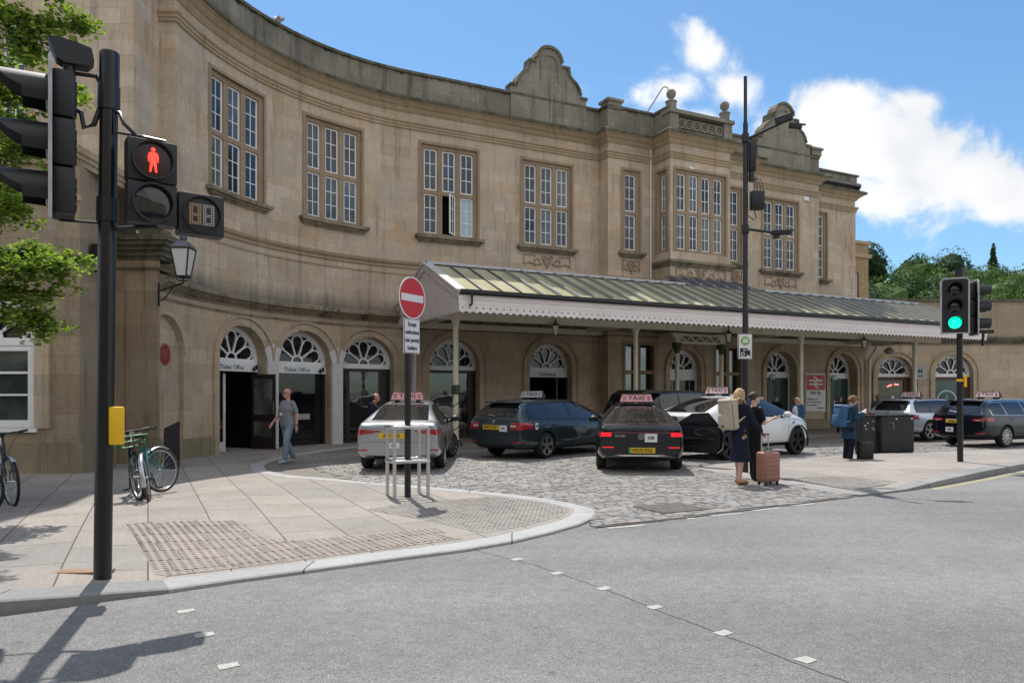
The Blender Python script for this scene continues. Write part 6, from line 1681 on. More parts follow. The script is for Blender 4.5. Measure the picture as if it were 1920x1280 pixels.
            if star:
                for k in range(3): a = pi / 2 + k * 2 * pi / 3; mm.prism([(r_ * .15 * cos(a - pi / 3), r_ * .15 * sin(a - pi / 3)), (r_ * .95 * cos(a), r_ * .95 * sin(a)), (r_ * .15 * cos(a + pi / 3), r_ * .15 * sin(a + pi / 3))], 0, .007, Px)
            else: mm.prism(arcpts(0, 0, r_ * .55, 0, 2 * pi, 12)[:-1], 0, .006, Px)
            mm.build('emblem', CHROME, root, local=True)
    for fn_ in S.get('extra', []): fn_(root, hit, patch)
    # roof rails and sign
    if S.get('rails'):
        for sg in (-1, 1):
            mm = MB(); pts = []
            for i in range(13):
                x = S['rails'][0] + (S['rails'][1] - S['rails'][0]) * i / 12; q, nn = hit((x, sg * (wr - .03), 3), (0, 0, -1)); pts.append(q + Vector((0, 0, .045 if 0 < i < 12 else .0)))
            mm.tube(pts, .016, 6); mm.build('roof_rail', S.get('rail_mat', TRIMB), root, local=True, smooth=50)
    if S.get('taxi'):
        tx, colr = S['taxi']; q, nn = hit((tx, 0, 3), (0, 0, -1)); z = q.z + .05
        cm_ = pm('taxi_' + colr, (.72, .36, .38) if colr == 'pink' else ((.74, .55, .54) if colr == 'palepink' else (.45, .46, .48)), .45, var=.04)
        mm = MB(); vs = [(tx + sx * dx, sy * hw, zz) for zz, hw, dx in ((z, .37, .085), (z + .17, .32, .03)) for sx, sy in ((-1, -1), (1, -1), (1, 1), (-1, 1))]
        mm.add(vs, [(0, 1, 2, 3), (4, 7, 6, 5), (0, 4, 5, 1), (1, 5, 6, 2), (2, 6, 7, 3), (3, 7, 4, 0)])
        so = mm.build('roof_sign', cm_, root, local=True)
        mm = MB(); mm.box(tx - .09, tx + .09, -.375, .375, z - .012, z + .001); mm.box(tx - .035, tx + .035, -.322, .322, z + .169, z + .175); mm.box(tx - .12, tx + .12, -.28, -.2, z - .06, z - .01); mm.box(tx - .12, tx + .12, .2, .28, z - .06, z - .01)
        vs = [(tx + sx * dx, sy * hw, zz) for sy in (-1, 1) for zz, hw, dx in ((z, .372, .086), (z + .17, .322, .031)) for sx in (-1, 1)]
        mm.add(vs, [(0, 1, 3, 2), (4, 6, 7, 5)]); mm.build('sign_frame', BLACKM(), so, local=True)
        tz = Vector((.055, 0, .17)).normalized()
        mm = MB(); text_mb(mm, 'TAXI', .125, frame((tx - .0585, 0, z + .078), (0, -1, 0), tz), .025, 1.35, ext=.002); mm.build('lettering', INK, so, local=True)
        mm = MB()
        for sg in (-1, 1):
            for k in range(4): zz = z + .04 + k * .026; xo = tx - .0875 + (zz - z) * .3235; mm.box(xo - .003, xo + .004, sg * .27 - .032, sg * .27 + .032, zz, zz + .013)
        zz = z + .15; xo = tx - .0875 + (zz - z) * .3235; mm.box(xo - .002, xo + .004, -.22, .22, zz, zz + .008)
        mm.build('small_print', pm('dull_red_print', (.45, .12, .13), .5), so, local=True)
    return root

def sedan_spec():
    S = dict(W=1.83, wb=2.69, rt=.325, wr=.57, zl=.19, trim_z=.3)
    S['xs'] = [-.97, -.955, -.9, -.78, -.5, -.15, .2, .65, 1.1, 1.6, 2.05, 2.4, 2.7, 3.1, 3.4, 3.58, 3.68, 3.71]
    S['zt'] = [(-.97, .93), (-.955, .99), (-.9, 1.025), (-.78, 1.045), (-.5, 1.1), (-.15, 1.24), (.2, 1.36), (.65, 1.455), (1.1, 1.485), (1.6, 1.46), (2.05, 1.34), (2.4, 1.18), (2.7, 1.03), (3.1, .965), (3.4, .9), (3.58, .8), (3.68, .68), (3.71, .6)]
    S['zb'] = [(-.97, .95), (1, .93), (2.7, .9), (3.7, .8)]
    S['w'] = [(-.97, .86), (-.955, .895), (-.9, .93), (-.78, .955), (-.5, .98), (.5, 1), (2, 1), (2.7, .985), (3.1, .95), (3.4, .88), (3.58, .78), (3.71, .6)]
    S['zlow'] = [(-.97, .34), (-.8, .24), (0, .2), (3, .2), (3.7, .28)]
    S['dlo'] = [(-.3, .02), (.06, 1.02), (1.1, 2.42)]
    S['dtop'] = lambda x: min(1.38, .97 + (x + .5) * .62, .95 + (2.62 - x) * .62)
    S['rear_window'] = ('top', -.62, .42, .6, .51, -.06); S['windscreen'] = (2.62, 1.72, .66, .54)
    S['mirror'] = (2.28, .98); S['handles'] = [(.28, .84), (1.32, .83)]
    S['lines'] = [[(1.06, .93), (1.06, .3)], [(.05, .95), (.12, .8), (.2, .55), (.35, .38)], [(2.45, .9), (2.35, .6), (2.32, .3)], [(.35, .3), (2.3, .3)]]
    return S
# silver liftback
S = sedan_spec(); S['paint'] = ('silver_paint', (.4, .415, .44), .7, .3); S['taxi'] = (.62, 'pink'); S['steer'] = -22; S['spokes'] = 10; S['sw'] = .035
S['surround'] = TRIMB
S['rear'] = [('patch', 'tail_lamp', LAMPR, .5, .83, lambda y: .8 - (y - .5) * .1, lambda y: .865 + (y - .5) * .06), ('sidepatch', 'tail_lamp', LAMPR, -.9, -.6, .77, lambda x: .9 - (x + .9) * .18),
             ('patch', 'tail_lamp', LAMPR, .36, .5, lambda y: .825, lambda y: .86),
             ('patch', 'reflector', LAMPR, .62, .82, .44, .475), ('patch', 'boot_gap', UNDER, -.66, .66, .615, .62, 'one'), ('patch', 'bumper_shadow_line', TRIMB, -.5, .5, .3, .34, 'one'),  # includes a black trim strip low across the bumper
             ('plate', 'AU71 FZD', .12, .75, .53, PLATEY, .095), ('sticker', '064', .08, .555, .24, .12), ('badge', 'OCTAVIA', .4, .685, .04), ('roundel', -.0, .89, .035, False)]
def fin(root, hit, patch):
    q, n_ = hit((.48, 0, 3), (0, 0, -1)); mm = MB(); mm.prism([(.42, q.z - .01), (.6, q.z - .0), (.46, q.z + .07), (.42, q.z + .07)], -.012, .012); mm.build('aerial_fin', TRIMB, root, local=True)
S['extra'] = [fin]
car('silver liftback taxi seen from behind, stopped by the no entry post', (-2.37, 16.15), 90.5, S)

# black coupe saloon with its driver door open
S = sedan_spec(); S['W'] = 1.85; S['paint'] = ('black_car_paint', (.005, .006, .009), .0, .2); S['taxi'] = (.75, 'pink'); S['green_flash'] = True
S['zt'] = [(-.97, .86), (-.955, .93), (-.9, .965), (-.78, .985), (-.5, 1.04), (-.15, 1.16), (.2, 1.27), (.65, 1.385), (1.1, 1.44), (1.6, 1.43), (2.05, 1.32), (2.4, 1.17), (2.7, 1.02), (3.1, .95), (3.4, .88), (3.58, .78), (3.68, .66), (3.71, .58)]
S['rear_window'] = ('top', -.5, .55, .56, .5, -.06); S['dtop'] = lambda x: min(1.34, .97 + (x + .45) * .55, .95 + (2.6 - x) * .6); S['rt'] = .335; S['wr'] = .53
S['rear'] = [('patch', 'tail_lamp', LAMPON, .6, .8, lambda y: .745, lambda y: .83), ('patch', 'tail_lamp', LAMPR, .8, .86, lambda y: .73, lambda y: .82), ('sidepatch', 'tail_lamp', LAMPR, -.9, -.72, .73, .83),
             ('patch', 'light_bar', pm('dim_light_bar', (.16, .03, .05), .15, coat=1.), -.6, .6, .815, .835, 'one'), ('patch', 'reflector', LAMPON, .55, .78, .515, .535),
             ('patch', 'chrome_trim', CHROME, -.78, .78, lambda y: .345 - .05 * (y / .78) ** 4, lambda y: .378 - .05 * (y / .78) ** 4, 'one'), ('patch', 'chrome_trim', CHROME, .45, .84, .235, .262), ('patch', 'diffuser', TRIMB, -.74, .74, .235, .325, 'one'),
             ('patch', 'spoiler', TRIMB, -.62, .62, .9, .925, 'one'),
             ('plate', 'WD75 FGG', -.02, .465, .53, PLATEY, .1), ('sticker', '038', -.2, .72, .25, .17), ('badge', 'CLA 250+', .42, .755, .05), ('roundel', .0, .745, .052, True)]
def open_door(root, hit, patch):
    # rear right door swung out about its front edge
    M_ = Matrix.Translation((1.02, -.86, 0)) @ Matrix.Rotation(R(-125), 4, 'Z')   # local x runs along the leaf from its hinge
    mm = MB(); mm.M = M_; out = [(0, .3), (1.05, .3), (1.18, .42), (1.2, .7), (1.14, .93), (0, .93)]
    mm.prism(out, .02, .07, lambda a, b, d: (a, d, b)); do = mm.build('open_door', CACHE['black_car_paint'], root, local=True)
    mm = MB(); mm.M = M_; mm.prism([(.02, .32), (1.02, .32), (1.13, .44), (1.14, .7), (1.08, .9), (.02, .9)], -.02, .0195, lambda a, b, d: (a, d, b)); mm.rbox(.15, 1.0, -.075, -.02, .58, .64, .015, 1); mm.rbox(.1, .75, -.06, -.02, .36, .46, .015, 1)
    mm.build('door_lining', pm('black_leather', (.014, .014, .015), .5), do, local=True)
    mm = MB(); mm.M = M_; mm.stroke([(.55, .76), (.6, .82), (.75, .83), (.95, .83), (1.0, .79), (.97, .72), (.8, .7), (.62, .7), (.55, .76)], .022, -.035, -.019, lambda a, b, d: (a, d, b)); mm.stroke([(.5, .645), (.95, .65)], .012, -.085, -.07, lambda a, b, d: (a, d, b)); mm.build('chrome_trim', CHROME, do, local=True)
    mm = MB(); mm.M = M_; mm.prism([(.03, .93), (1.1, .93), (.85, 1.2), (.45, 1.18)], .03, .036, lambda a, b, d: (a, d, b)); mm.build('door_window', CGLASS, do, local=True)
S['extra'] = [open_door]; S['spokes'] = 10; S['sw'] = .03
car('glossy black saloon taxi with lit tail lamps and a side door standing open', (2.74, 15.97), 83.5, S)

# white electric crossover
S = dict(W=1.92, wb=2.89, rt=.36, wr=.6, zl=.22, trim_z=.36)
S['xs'] = [-.93, -.91, -.85, -.7, -.45, -.1, .3, .7, 1.1, 1.5, 1.9, 2.35, 2.75, 3.15, 3.45, 3.65, 3.78, 3.82]
S['zt'] = [(-.93, 1.05), (-.91, 1.1), (-.85, 1.13), (-.7, 1.16), (-.45, 1.24), (-.1, 1.38), (.3, 1.5), (.7, 1.58), (1.1, 1.625), (1.5, 1.615), (1.9, 1.53), (2.35, 1.35), (2.75, 1.15), (3.15, 1.02), (3.45, .93), (3.65, .82), (3.78, .7), (3.82, .62)]
S['zb'] = [(-.93, 1.08), (0, 1.08), (1.2, 1.03), (2.7, .98), (3.8, .85)]
S['w'] = [(-.93, .86), (-.91, .89), (-.85, .92), (-.7, .95), (-.45, .975), (.5, 1), (2.2, 1), (2.9, .98), (3.3, .93), (3.55, .84), (3.72, .72), (3.82, .58)]
S['zlow'] = [(-.93, .42), (-.75, .3), (0, .24), (3, .24), (3.8, .3)]
S['dlo'] = [(-.22, .2), (.26, 1.12), (1.2, 2.55)]; S['dtop'] = lambda x: min(1.52, 1.08 + (x + .42) * .62, 1.02 + (2.78 - x) * .6); S['gtop'] = .09
S['rear_window'] = ('top', -.62, .5, .66, .54, -.08); S['windscreen'] = (2.78, 1.78, .72, .58)
S['mirror'] = (2.3, 1.06); S['mirror_mat'] = None; S['handles'] = [(.4, .93), (1.5, .92)]
S['lines'] = [[(1.16, 1.03), (1.16, .34)], [(.22, 1.06), (.26, .85), (.42, .5), (.5, .36)], [(2.5, .98), (2.44, .6), (2.4, .34)], [(.5, .34), (2.4, .34)], [(2.55, .96), (3.1, .93), (3.4, .86)]]
S['paint'] = ('white_car_paint', (.72, .73, .74), .0, .22); S['mirror_mat'] = paint(*S['paint']); S['rim'] = ALLOYD; S['ri'] = .27; S['spokes'] = 5; S['sw'] = .1; S['taxi'] = (.75, 'palepink')
S['rear'] = [('patch', 'tail_lamp', LAMPR, .5, .86, lambda y: .93, lambda y: 1.0), ('sidepatch', 'tail_lamp', LAMPR, -.86, -.55, lambda x: .93 + (x + .86) * .12, lambda x: 1.02), ('patch', 'plate_recess', TRIMB, -.35, .35, .62, .78, 'one'), ('patch', 'bumper_insert', TRIMB, -.7, .7, .36, .5, 'one'), ('roundel', 0, .93, .03, False), ('sidepatch', 'wing_camera', TRIMB, 2.62, 2.75, lambda x: .845, lambda x: .9 - (2.75 - x) * .35)]
def arches(root, hit, patch):
    for x in (0, 2.89):
        for sg in (-1, 1):
            mm = MB(); mm.tube([(x + .42 * cos(a), sg * (.955 if x == 0 or True else .9), .36 + .42 * sin(a)) for a in [(-.35 + (pi + .7) * i / 18) for i in range(19)]], .022, 6); mm.build('arch_trim', TRIMB, root, local=True, smooth=60)
S['extra'] = [arches]
car('white electric crossover taxi with black wheels behind the two women', (4.78, 18.78), 36, S)

def estate_spec():
    S = dict(W=1.83, wb=2.72, rt=.33, wr=.6, zl=.2, trim_z=.3)
    S['xs'] = [-1.0, -.985, -.93, -.82, -.68, -.5, -.2, .2, .7, 1.2, 1.65, 2.1, 2.45, 2.75, 3.1, 3.4, 3.58, 3.68, 3.71]
    S['zt'] = [(-1.0, .96), (-.985, 1.0), (-.93, 1.06), (-.82, 1.2), (-.68, 1.36), (-.5, 1.435), (-.2, 1.455), (.2, 1.475), (.7, 1.485), (1.2, 1.48), (1.65, 1.45), (2.1, 1.33), (2.45, 1.17), (2.75, 1.02), (3.1, .96), (3.4, .89), (3.58, .79), (3.68, .67), (3.71, .6)]
    S['zb'] = [(-1.0, .97), (1, .94), (2.7, .9), (3.7, .8)]
    S['w'] = [(-1.0, .87), (-.985, .9), (-.93, .93), (-.82, .95), (-.68, .965), (-.5, .98), (.5, 1), (2, 1), (2.75, .985), (3.1, .95), (3.4, .88), (3.58, .78), (3.71, .6)]
    S['zlow'] = [(-1., .34), (-.8, .24), (0, .2), (3, .2), (3.7, .28)]
    S['dlo'] = [(-.6, .06), (.12, 1.05), (1.12, 2.45)]; S['dtop'] = lambda x: min(1.39, .99 + (x + .78) * 1.3, .95 + (2.66 - x) * .6)
    S['rear_window'] = ('rear', 1.05, 1.385, .6); S['windscreen'] = (2.68, 1.78, .66, .56)
    S['mirror'] = (2.3, .99); S['handles'] = [(.3, .85), (1.34, .84)]; S['rails'] = (-.4, 1.7)
    S['lines'] = [[(1.08, .93), (1.08, .3)], [(.08, .95), (.14, .8), (.22, .55), (.38, .38)], [(2.47, .9), (2.37, .6), (2.34, .3)], [(.38, .3), (2.34, .3)]]
    return S
def wedge_spoiler(col):
    def f(root, hit, patch):
        mm = MB(); mm.rbox(-.78, -.45, -.5, .5, 1.385, 1.43, .02, 2); mm.build('roof_spoiler', CACHE[col], root, local=True, smooth=40)
    return f
def wiper(root, hit, patch):
    q, n_ = hit((-4, 0, 1.07), (1, 0, 0)); mm = MB(); mm.tube([(q.x - .03, 0, 1.06), (q.x + .0, .3, 1.1)], .012, 5); mm.build('wiper', TRIMB, root, local=True)
def skoda(S, plate, lic, py=.0, ly=None):
    S['rear'] = [('patch', 'tail_lamp', LAMPR, .52, .84, lambda y: .74, lambda y: .92), ('sidepatch', 'tail_lamp', LAMPR, -.93, -.58, lambda x: .76, lambda x: .93 - (x + .93) * .1), ('patch', 'lamp_lens', LAMPW, .53, .7, lambda y: .81, lambda y: .85),
                 ('patch', 'reflector', LAMPR, .55, .82, .42, .46), ('patch', 'tailgate_gap', UNDER, -.68, .68, .64, .646, 'one'), ('patch', 'bumper_insert', TRIMB, -.6, .6, .3, .36, 'one'),
                 ('plate', plate, py, .79, .52, PLATEY, .1), ('sticker', lic, ly if ly is not None else py - .4, .77, .24, .15), ('roundel', 0, .96, .04, False)]
S = estate_spec(); S['paint'] = ('dark_teal_paint', (.03, .046, .054), .35, .24); skoda(S, 'BW19 OOF', '062', .1); S['taxi'] = (.55, 'grey'); S['mirror_mat'] = paint(*S['paint']); S['spokes'] = 5; S['sw'] = .085; S['extra'] = [wiper]; S['surround'] = TRIMB
S['extra'] = [wiper, wedge_spoiler('dark_teal_paint')]
def side_badge(root, hit, patch):
    q, n_ = hit((-.4, -2, .82), (0, 1, 0)); mm = MB(); mm.box(-.46, -.36, q.y - .008, q.y + .0, .74, .9); b = mm.build('door_sticker', SIGNW, root, local=True); mm = MB(); mm.box(-.44, -.38, q.y - .01, q.y - .0085, .79, .86); mm.build('sticker_print', INK, b, local=True)
S['extra'].append(side_badge)
car('dark teal estate taxi parked at an angle in front of the Entrance arch', (.2, 19.05), 50, S)
S = estate_spec(); S['paint'] = ('pale_silver_paint', (.55, .6, .68), .55, .3); skoda(S, 'WU22 KXP', '017', .05); S['taxi'] = (.3, 'palepink'); S['spokes'] = 5; S['split'] = True; S['sw'] = .05; S['rt'] = .35; S['rim'] = ALLOY; S['extra'] = [wiper, wedge_spoiler('pale_silver_paint')]; S['mirror_mat'] = paint(*S['paint'])
car('pale silver estate taxi partly hidden by the street cabinets', (14.15, 26.4), 27, S)
S = estate_spec(); S['paint'] = ('black_estate_paint', (.006, .008, .016), .0, .2); skoda(S, 'EF68 YLP', '025', .1, .1); S['taxi'] = (.6, 'palepink'); S['surround'] = CHROME; S['spokes'] = 10; S['split'] = False; S['sw'] = .045; S['rail_mat'] = CHROME; S['extra'] = [wiper, wedge_spoiler('black_estate_paint')]
S['rear'] = [r_ if r_[0] != 'sticker' else ('sticker', '042', .25, .53, .24, .15) for r_ in S['rear']]
S['rear'][0] = ('patch', 'tail_lamp', LAMPR, .45, .84, lambda y: .8, lambda y: .88 + (y - .45) * .06); S['rear'][1] = ('sidepatch', 'tail_lamp', LAMPR, -.93, -.62, lambda x: .8, lambda x: .91)
car('black estate taxi with chrome window line and silver wheels at the right edge', (14.6, 23.1), 27, S)
# dark people carrier with raised tailgate
S = estate_spec(); S['W'] = 1.9; S['wr'] = .68; S['zt'] = [(x, z + (.26 if -.9 < x < 2.3 else (.12 if x > -.95 and x < 2.8 else .05))) for x, z in S['zt']]; S['zb'] = [(-1, 1.08), (2.7, 1.0), (3.7, .85)]
S['dtop'] = lambda x: min(1.63, 1.1 + (x + .85) * 1.5, 1.05 + (2.66 - x) * .7); S['paint'] = ('navy_van_paint', (.014, .02, .04), .4, .2); S['rails'] = None; S['handles'] = [(.3, .95), (1.34, .95)]; S['rear_window'] = ('rear', 1.18, 1.6, .6)
S['rear'] = [('patch', 'tail_lamp', LAMPR, .66, .86, lambda y: .8, lambda y: 1.15)]
def tailgate(root, hit, patch):
    mm = MB(); P_ = lambda a, b, d: (a, d, b)
    mm.prism([(-.5, 1.66), (-.55, 1.74), (-1.05, 1.74), (-1.3, 1.6), (-1.62, 1.05), (-1.56, 1.02), (-1.24, 1.5), (-1.0, 1.64)], -.74, .74, P_); t_ = mm.build('raised_tailgate', TRIMB, root, local=True)
    mm = MB(); mm.prism([(-1.3, 1.607), (-1.62, 1.057), (-1.625, 1.07), (-1.315, 1.61)], -.6, .6, P_); mm.build('glass', CGLASS, t_, local=True)
S['extra'] = [tailgate]
car('dark blue people carrier with raised black tailgate behind the black saloon', (4.55, 22.6), 26.5, S)
# ------------------------------------------------------------------ people
def remesh(mb, name, mat, parent, voxel, it=3, mats_fn=None):
    o = mb.build(name, mat, parent, local=True)
    r = o.modifiers.new('r', 'REMESH'); r.mode = 'VOXEL'; r.voxel_size = voxel; r.adaptivity = 0
    s = o.modifiers.new('s', 'SMOOTH'); s.iterations = it; s.factor = .5
    me = to_mesh(o); o.modifiers.clear(); o.data = me; me.name = name
    if not me.materials: me.materials.append(mat if not isinstance(mat, list) else mat[0])
    me.shade_smooth(); return o
def limb(m, pts, rs, n=12):
    m.tube(pts, rs, n)
    for p, r in zip(pts, rs): m.ball(p, r * .985, n)
def ell(c, ax, ay, rx, ry, n=18):
    """ring round c spanned by unit axes ax, ay"""
    return [Vector(c) + ax * (rx * cos(2 * pi * i / n)) + ay * (ry * sin(2 * pi * i / n)) for i in range(n)]
def cloth(name, col, var=.25, vs=9): return pm('cloth_' + name, col, .85, spec=.2, var=var, vs=vs, bmp=.25)
SKIN = pm('skin', (.52, .3, .22), .5, var=.1, vs=12); SKINP = pm('pale_skin', (.58, .36, .28), .5, var=.1, vs=12); SKINR = pm('ruddy_skin', (.5, .25, .18), .5, var=.1, vs=12)
def person(label, pos, face, h, J=None, skin=SKIN, top=None, bottom=None, shoes=None, hair=None, voxel=.0105, wide=1., group=None, glasses=False, extra=None, z0=None):
    z0 = pos[2] if len(pos) > 2 else .004
    root = empty('person', (pos[0], pos[1], z0), label, 'person', group, face)
    D = dict(pelvis=(0, 0, .525), waist=(0, 0, .615), chest=(0, 0, .725), neck=(-.005, 0, .83), head=(.015, 0, .925), hipL=(0, .052, .51), hipR=(0, -.052, .51), kneeL=(.012, .055, .285), kneeR=(.012, -.055, .285), ankL=(-.012, .055, .045), ankR=(-.012, -.055, .045), shL=(0, .108, .805), shR=(0, -.108, .805), elL=(-.015, .135, .635), elR=(-.015, -.135, .635), wrL=(.03, .13, .49), wrR=(.03, -.13, .49), hdir=(.9, 0, -.1), tL=None, tR=None, fL=(.3, 0, -.95), fR=(.3, 0, -.95))
    D.update(J or {}); V = {k: Vector(v) * h for k, v in D.items() if v is not None}
    for k in ('fL', 'fR', 'hdir'): V[k] = Vector(D[k]).normalized()
    lat = (V['shL'] - V['shR']).normalized(); lath = (V['hipL'] - V['hipR']).normalized()
    def torso(m, g, lo=0):
        rows = [(V['pelvis'] + Vector((0, 0, -.035 * h)), lath, .082, .062), (V['pelvis'], lath, .094 * wide, .07 * wide), (V['waist'], lat, .083 * wide, .064 * wide), (V['chest'], lat, .097 * wide, .07 * wide), ((V['shL'] + V['shR']) / 2 + Vector((0, 0, -.008 * h)), lat, .098, .055), (V['neck'] + Vector((0, 0, .002 * h)), lat, .046, .042)]
        rings = []
        for i, (c, a, rx, ry) in enumerate(rows[lo:]):
            i += lo; up = (rows[min(i + 1, 5)][0] - rows[max(i - 1, 0)][0]).normalized(); f = a.cross(up).normalized()
            rings.append(ell(c, a, f, rx * h + g, ry * h + g))
        loft(m, rings)
    b = MB(); torso(b, -.006)
    for s_ in 'LR':
        limb(b, [V['sh' + s_], V['el' + s_], V['wr' + s_]], [.026 * h, .021 * h, .0155 * h])
        limb(b, [V['hip' + s_], V['knee' + s_], V['ank' + s_]], [.046 * h, .031 * h, .021 * h])
        calf = V['knee' + s_].lerp(V['ank' + s_], .35) - Vector((.008 * h, 0, 0)); b.ball(calf, (.03 * h, .029 * h, .055 * h), 10)
        fd = Vector((1, .12 if s_ == 'L' else -.12, 0)); t_ = D['t' + s_]
        if t_ is not None: fd = Vector(t_)
        b.tube([V['ank' + s_] + Vector((-.012 * h, 0, -.02 * h)), V['ank' + s_] + fd * .05 * h + Vector((0, 0, -.026 * h)), V['ank' + s_] + fd * .095 * h + Vector((0, 0, -.034 * h))], [.02 * h, .021 * h, .012 * h], 10)
        # hand : palm, four curled fingers, thumb
        w = V['wr' + s_]; fd = V['f' + s_]; sd_ = lat if s_ == 'L' else -lat; pn = fd.cross(sd_).normalized(); sd2 = pn.cross(fd).normalized()
        kn = w + fd * .052 * h; b.tube([w, w + fd * .03 * h, kn], [.0155 * h, .019 * h, .017 * h], 10)
        cur = Vector((1, 0, 0)) * .6 + fd * .4
        cur = (fd + pn * (.5 if pn.dot(Vector((1, 0, 0))) < 0 else -.5)).normalized()
        for k in range(4):
            o_ = kn + pn.cross(fd) * ((k - 1.5) * .0105 * h); L_ = (.036, .043, .04, .031)[k] * h
            p1 = o_ + fd * L_ * .5; p2 = p1 + cur * L_ * .3; p3 = p2 + (cur * .6 + (cur - fd) * .6) * L_ * .3
            b.tube([o_, p1, p2, p3], [.0058 * h, .0054 * h, .005 * h, .004 * h], 6)
        tb = w + fd * .018 * h + pn.cross(fd) * .012 * h; b.tube([tb, tb + (fd * .6 + pn.cross(fd) * .7) * .026 * h, tb + (fd * .95 + pn.cross(fd) * .75) * .045 * h], [.0075 * h, .0062 * h, .005 * h], 6)
    hd = V['head']; q = V['hdir']; hl = Vector((0, 0, 1)).cross(q).normalized(); hu = q.cross(hl).normalized(); Hm = Matrix((q, hl, hu)).transposed().to_4x4(); Hm.translation = hd
    b.tube([V['neck'] + Vector((0, 0, -.02 * h)), hd + Hm.to_3x3() @ Vector((-.012 * h, 0, -.04 * h))], [.033 * h, .03 * h], 12)
    sk = MB(); sk.M = Hm; k = h / 1.72
    sk.ball((-.012 * k, 0, .018 * k), (.094 * k, .075 * k, .092 * k), 18); sk.ball((.02 * k, 0, -.045 * k), (.066 * k, .056 * k, .07 * k), 16)
    sk.tube([(.085 * k, 0, .012 * k), (.108 * k, 0, -.022 * k), (.085 * k, 0, -.032 * k)], [.009 * k, .015 * k, .01 * k], 8); sk.ball((.07 * k, 0, -.09 * k), (.022 * k, .024 * k, .018 * k), 8); sk.ball((.082 * k, 0, -.058 * k), (.012 * k, .025 * k, .008 * k), 8)
    for s_ in (-1, 1): sk.ball((-.012 * k, s_ * .076 * k, -.012 * k), (.02 * k, .009 * k, .032 * k), 8)
    b.add(sk.v, sk.f)
    body = remesh(b, 'body', skin, root, voxel, 2)
    fe = MB(); fe.M = Hm
    if glasses:
        for s_ in (-1, 1): fe.ball((.088 * k, s_ * .034 * k, .01 * k), (.012 * k, .029 * k, .02 * k), 10); fe.tube([(.085 * k, s_ * .06 * k, .014 * k), (-.01 * k, s_ * .08 * k, .012 * k)], .004 * k, 5)
        fe.build('sunglasses', pm('dark_lens', (.01, .01, .012), .15), root, local=True, smooth=60)
    else:
        for s_ in (-1, 1): fe.ball((.082 * k, s_ * .032 * k, .008 * k), (.01 * k, .013 * k, .007 * k), 8)
        fe.build('eyes', pm('eye_dark', (.03, .02, .015), .3), root, local=True)
    if hair:
        col, style = hair; hm = MB(); hm.M = Hm
        if style != 'bald':
            hm.ball((-.026 * k, 0, .034 * k), (.098 * k, .086 * k, .092 * k), 18)
        if style == 'short_man': hm = MB(); hm.M = Hm; hm.ball((-.03 * k, 0, .024 * k), (.09 * k, .08 * k, .088 * k), 18)
        if style == 'stubble': hm = MB(); hm.M = Hm; hm.ball((-.035 * k, 0, .01 * k), (.082 * k, .0785 * k, .08 * k), 16)
        if style == 'long':
            hm.tube([(-.07 * k, 0, .03 * k), (-.105 * k, 0, -.06 * k), (-.12 * k, 0, -.16 * k), (-.11 * k, .0, -.3 * k)], [.075 * k, .07 * k, .055 * k, .02 * k], 12)
            for s_ in (-1, 1): hm.tube([(-.02 * k, s_ * .07 * k, .04 * k), (-.03 * k, s_ * .082 * k, -.06 * k), (-.06 * k, s_ * .07 * k, -.15 * k)], [.03 * k, .032 * k, .02 * k], 8)
        if style == 'bob':
            hm.tube([(-.06 * k, 0, .05 * k), (-.085 * k, 0, -.06 * k), (-.075 * k, 0, -.09 * k)], [.08 * k, .07 * k, .04 * k], 12)
            for s_ in (-1, 1): hm.tube([(.01 * k, s_ * .07 * k, .05 * k), (-.005 * k, s_ * .088 * k, -.04 * k), (-.02 * k, s_ * .08 * k, -.085 * k)], [.03 * k, .034 * k, .022 * k], 8)
            hm.tube([(.05 * k, -.05 * k, .085 * k), (.06 * k, 0, .09 * k), (.05 * k, .05 * k, .085 * k)], [.028 * k] * 3, 8)
        if style == 'bun': hm.ball((-.115 * k, 0, .045 * k), .042 * k, 10)
        remesh(hm, 'hair', pm('hair_' + label[:14].replace(' ', '_'), col, .6, var=.45, vs=40, bmp=.4), root, voxel * .9, 1)
    if top:
        col, sleeve, g, hem = top; t = MB(); torso(t, g, 0 if hem is None else 0)
        for s_ in 'LR':
            a, e, w = V['sh' + s_], V['el' + s_], V['wr' + s_]
            if sleeve == 'long': limb(t, [a, e, e.lerp(w, .92)], [.029 * h + g, .026 * h + g, .021 * h + g])
            elif sleeve == 'short': limb(t, [a + Vector((0, 0, -.012 * h)), a.lerp(e, .72)], [.027 * h + g, .026 * h + g])
        if hem:   # coat or dress hanging to a height
            rings = []
            zb_, w0, w1, d1 = hem; c0 = V['waist']; c1 = (V['kneeL'] + V['kneeR']) / 2; f = lath.cross(Vector((0, 0, 1)))
            for i in range(7):
                u = i / 6; z = c0.z + (zb_ * h - c0.z) * u; cc = c0.lerp(Vector((c1.x, c1.y, 0)), u); cc.z = z
                rg_ = []
                for jx in range(26):
                    a = 2 * pi * jx / 26; fold = 1 + .055 * u * sin(a * 6 + 1) + .03 * u * sin(a * 3)
                    rg_.append(cc + lath * ((.085 + (w1 - .085) * u) * h * cos(a) * fold) + f * ((.066 + (d1 - .066) * u) * h * sin(a) * fold))
                rings.append(rg_)
            loft(t, rings)
        remesh(t, w_name.get(sleeve, 'top') if not hem else 'coat', col, root, voxel, 2)
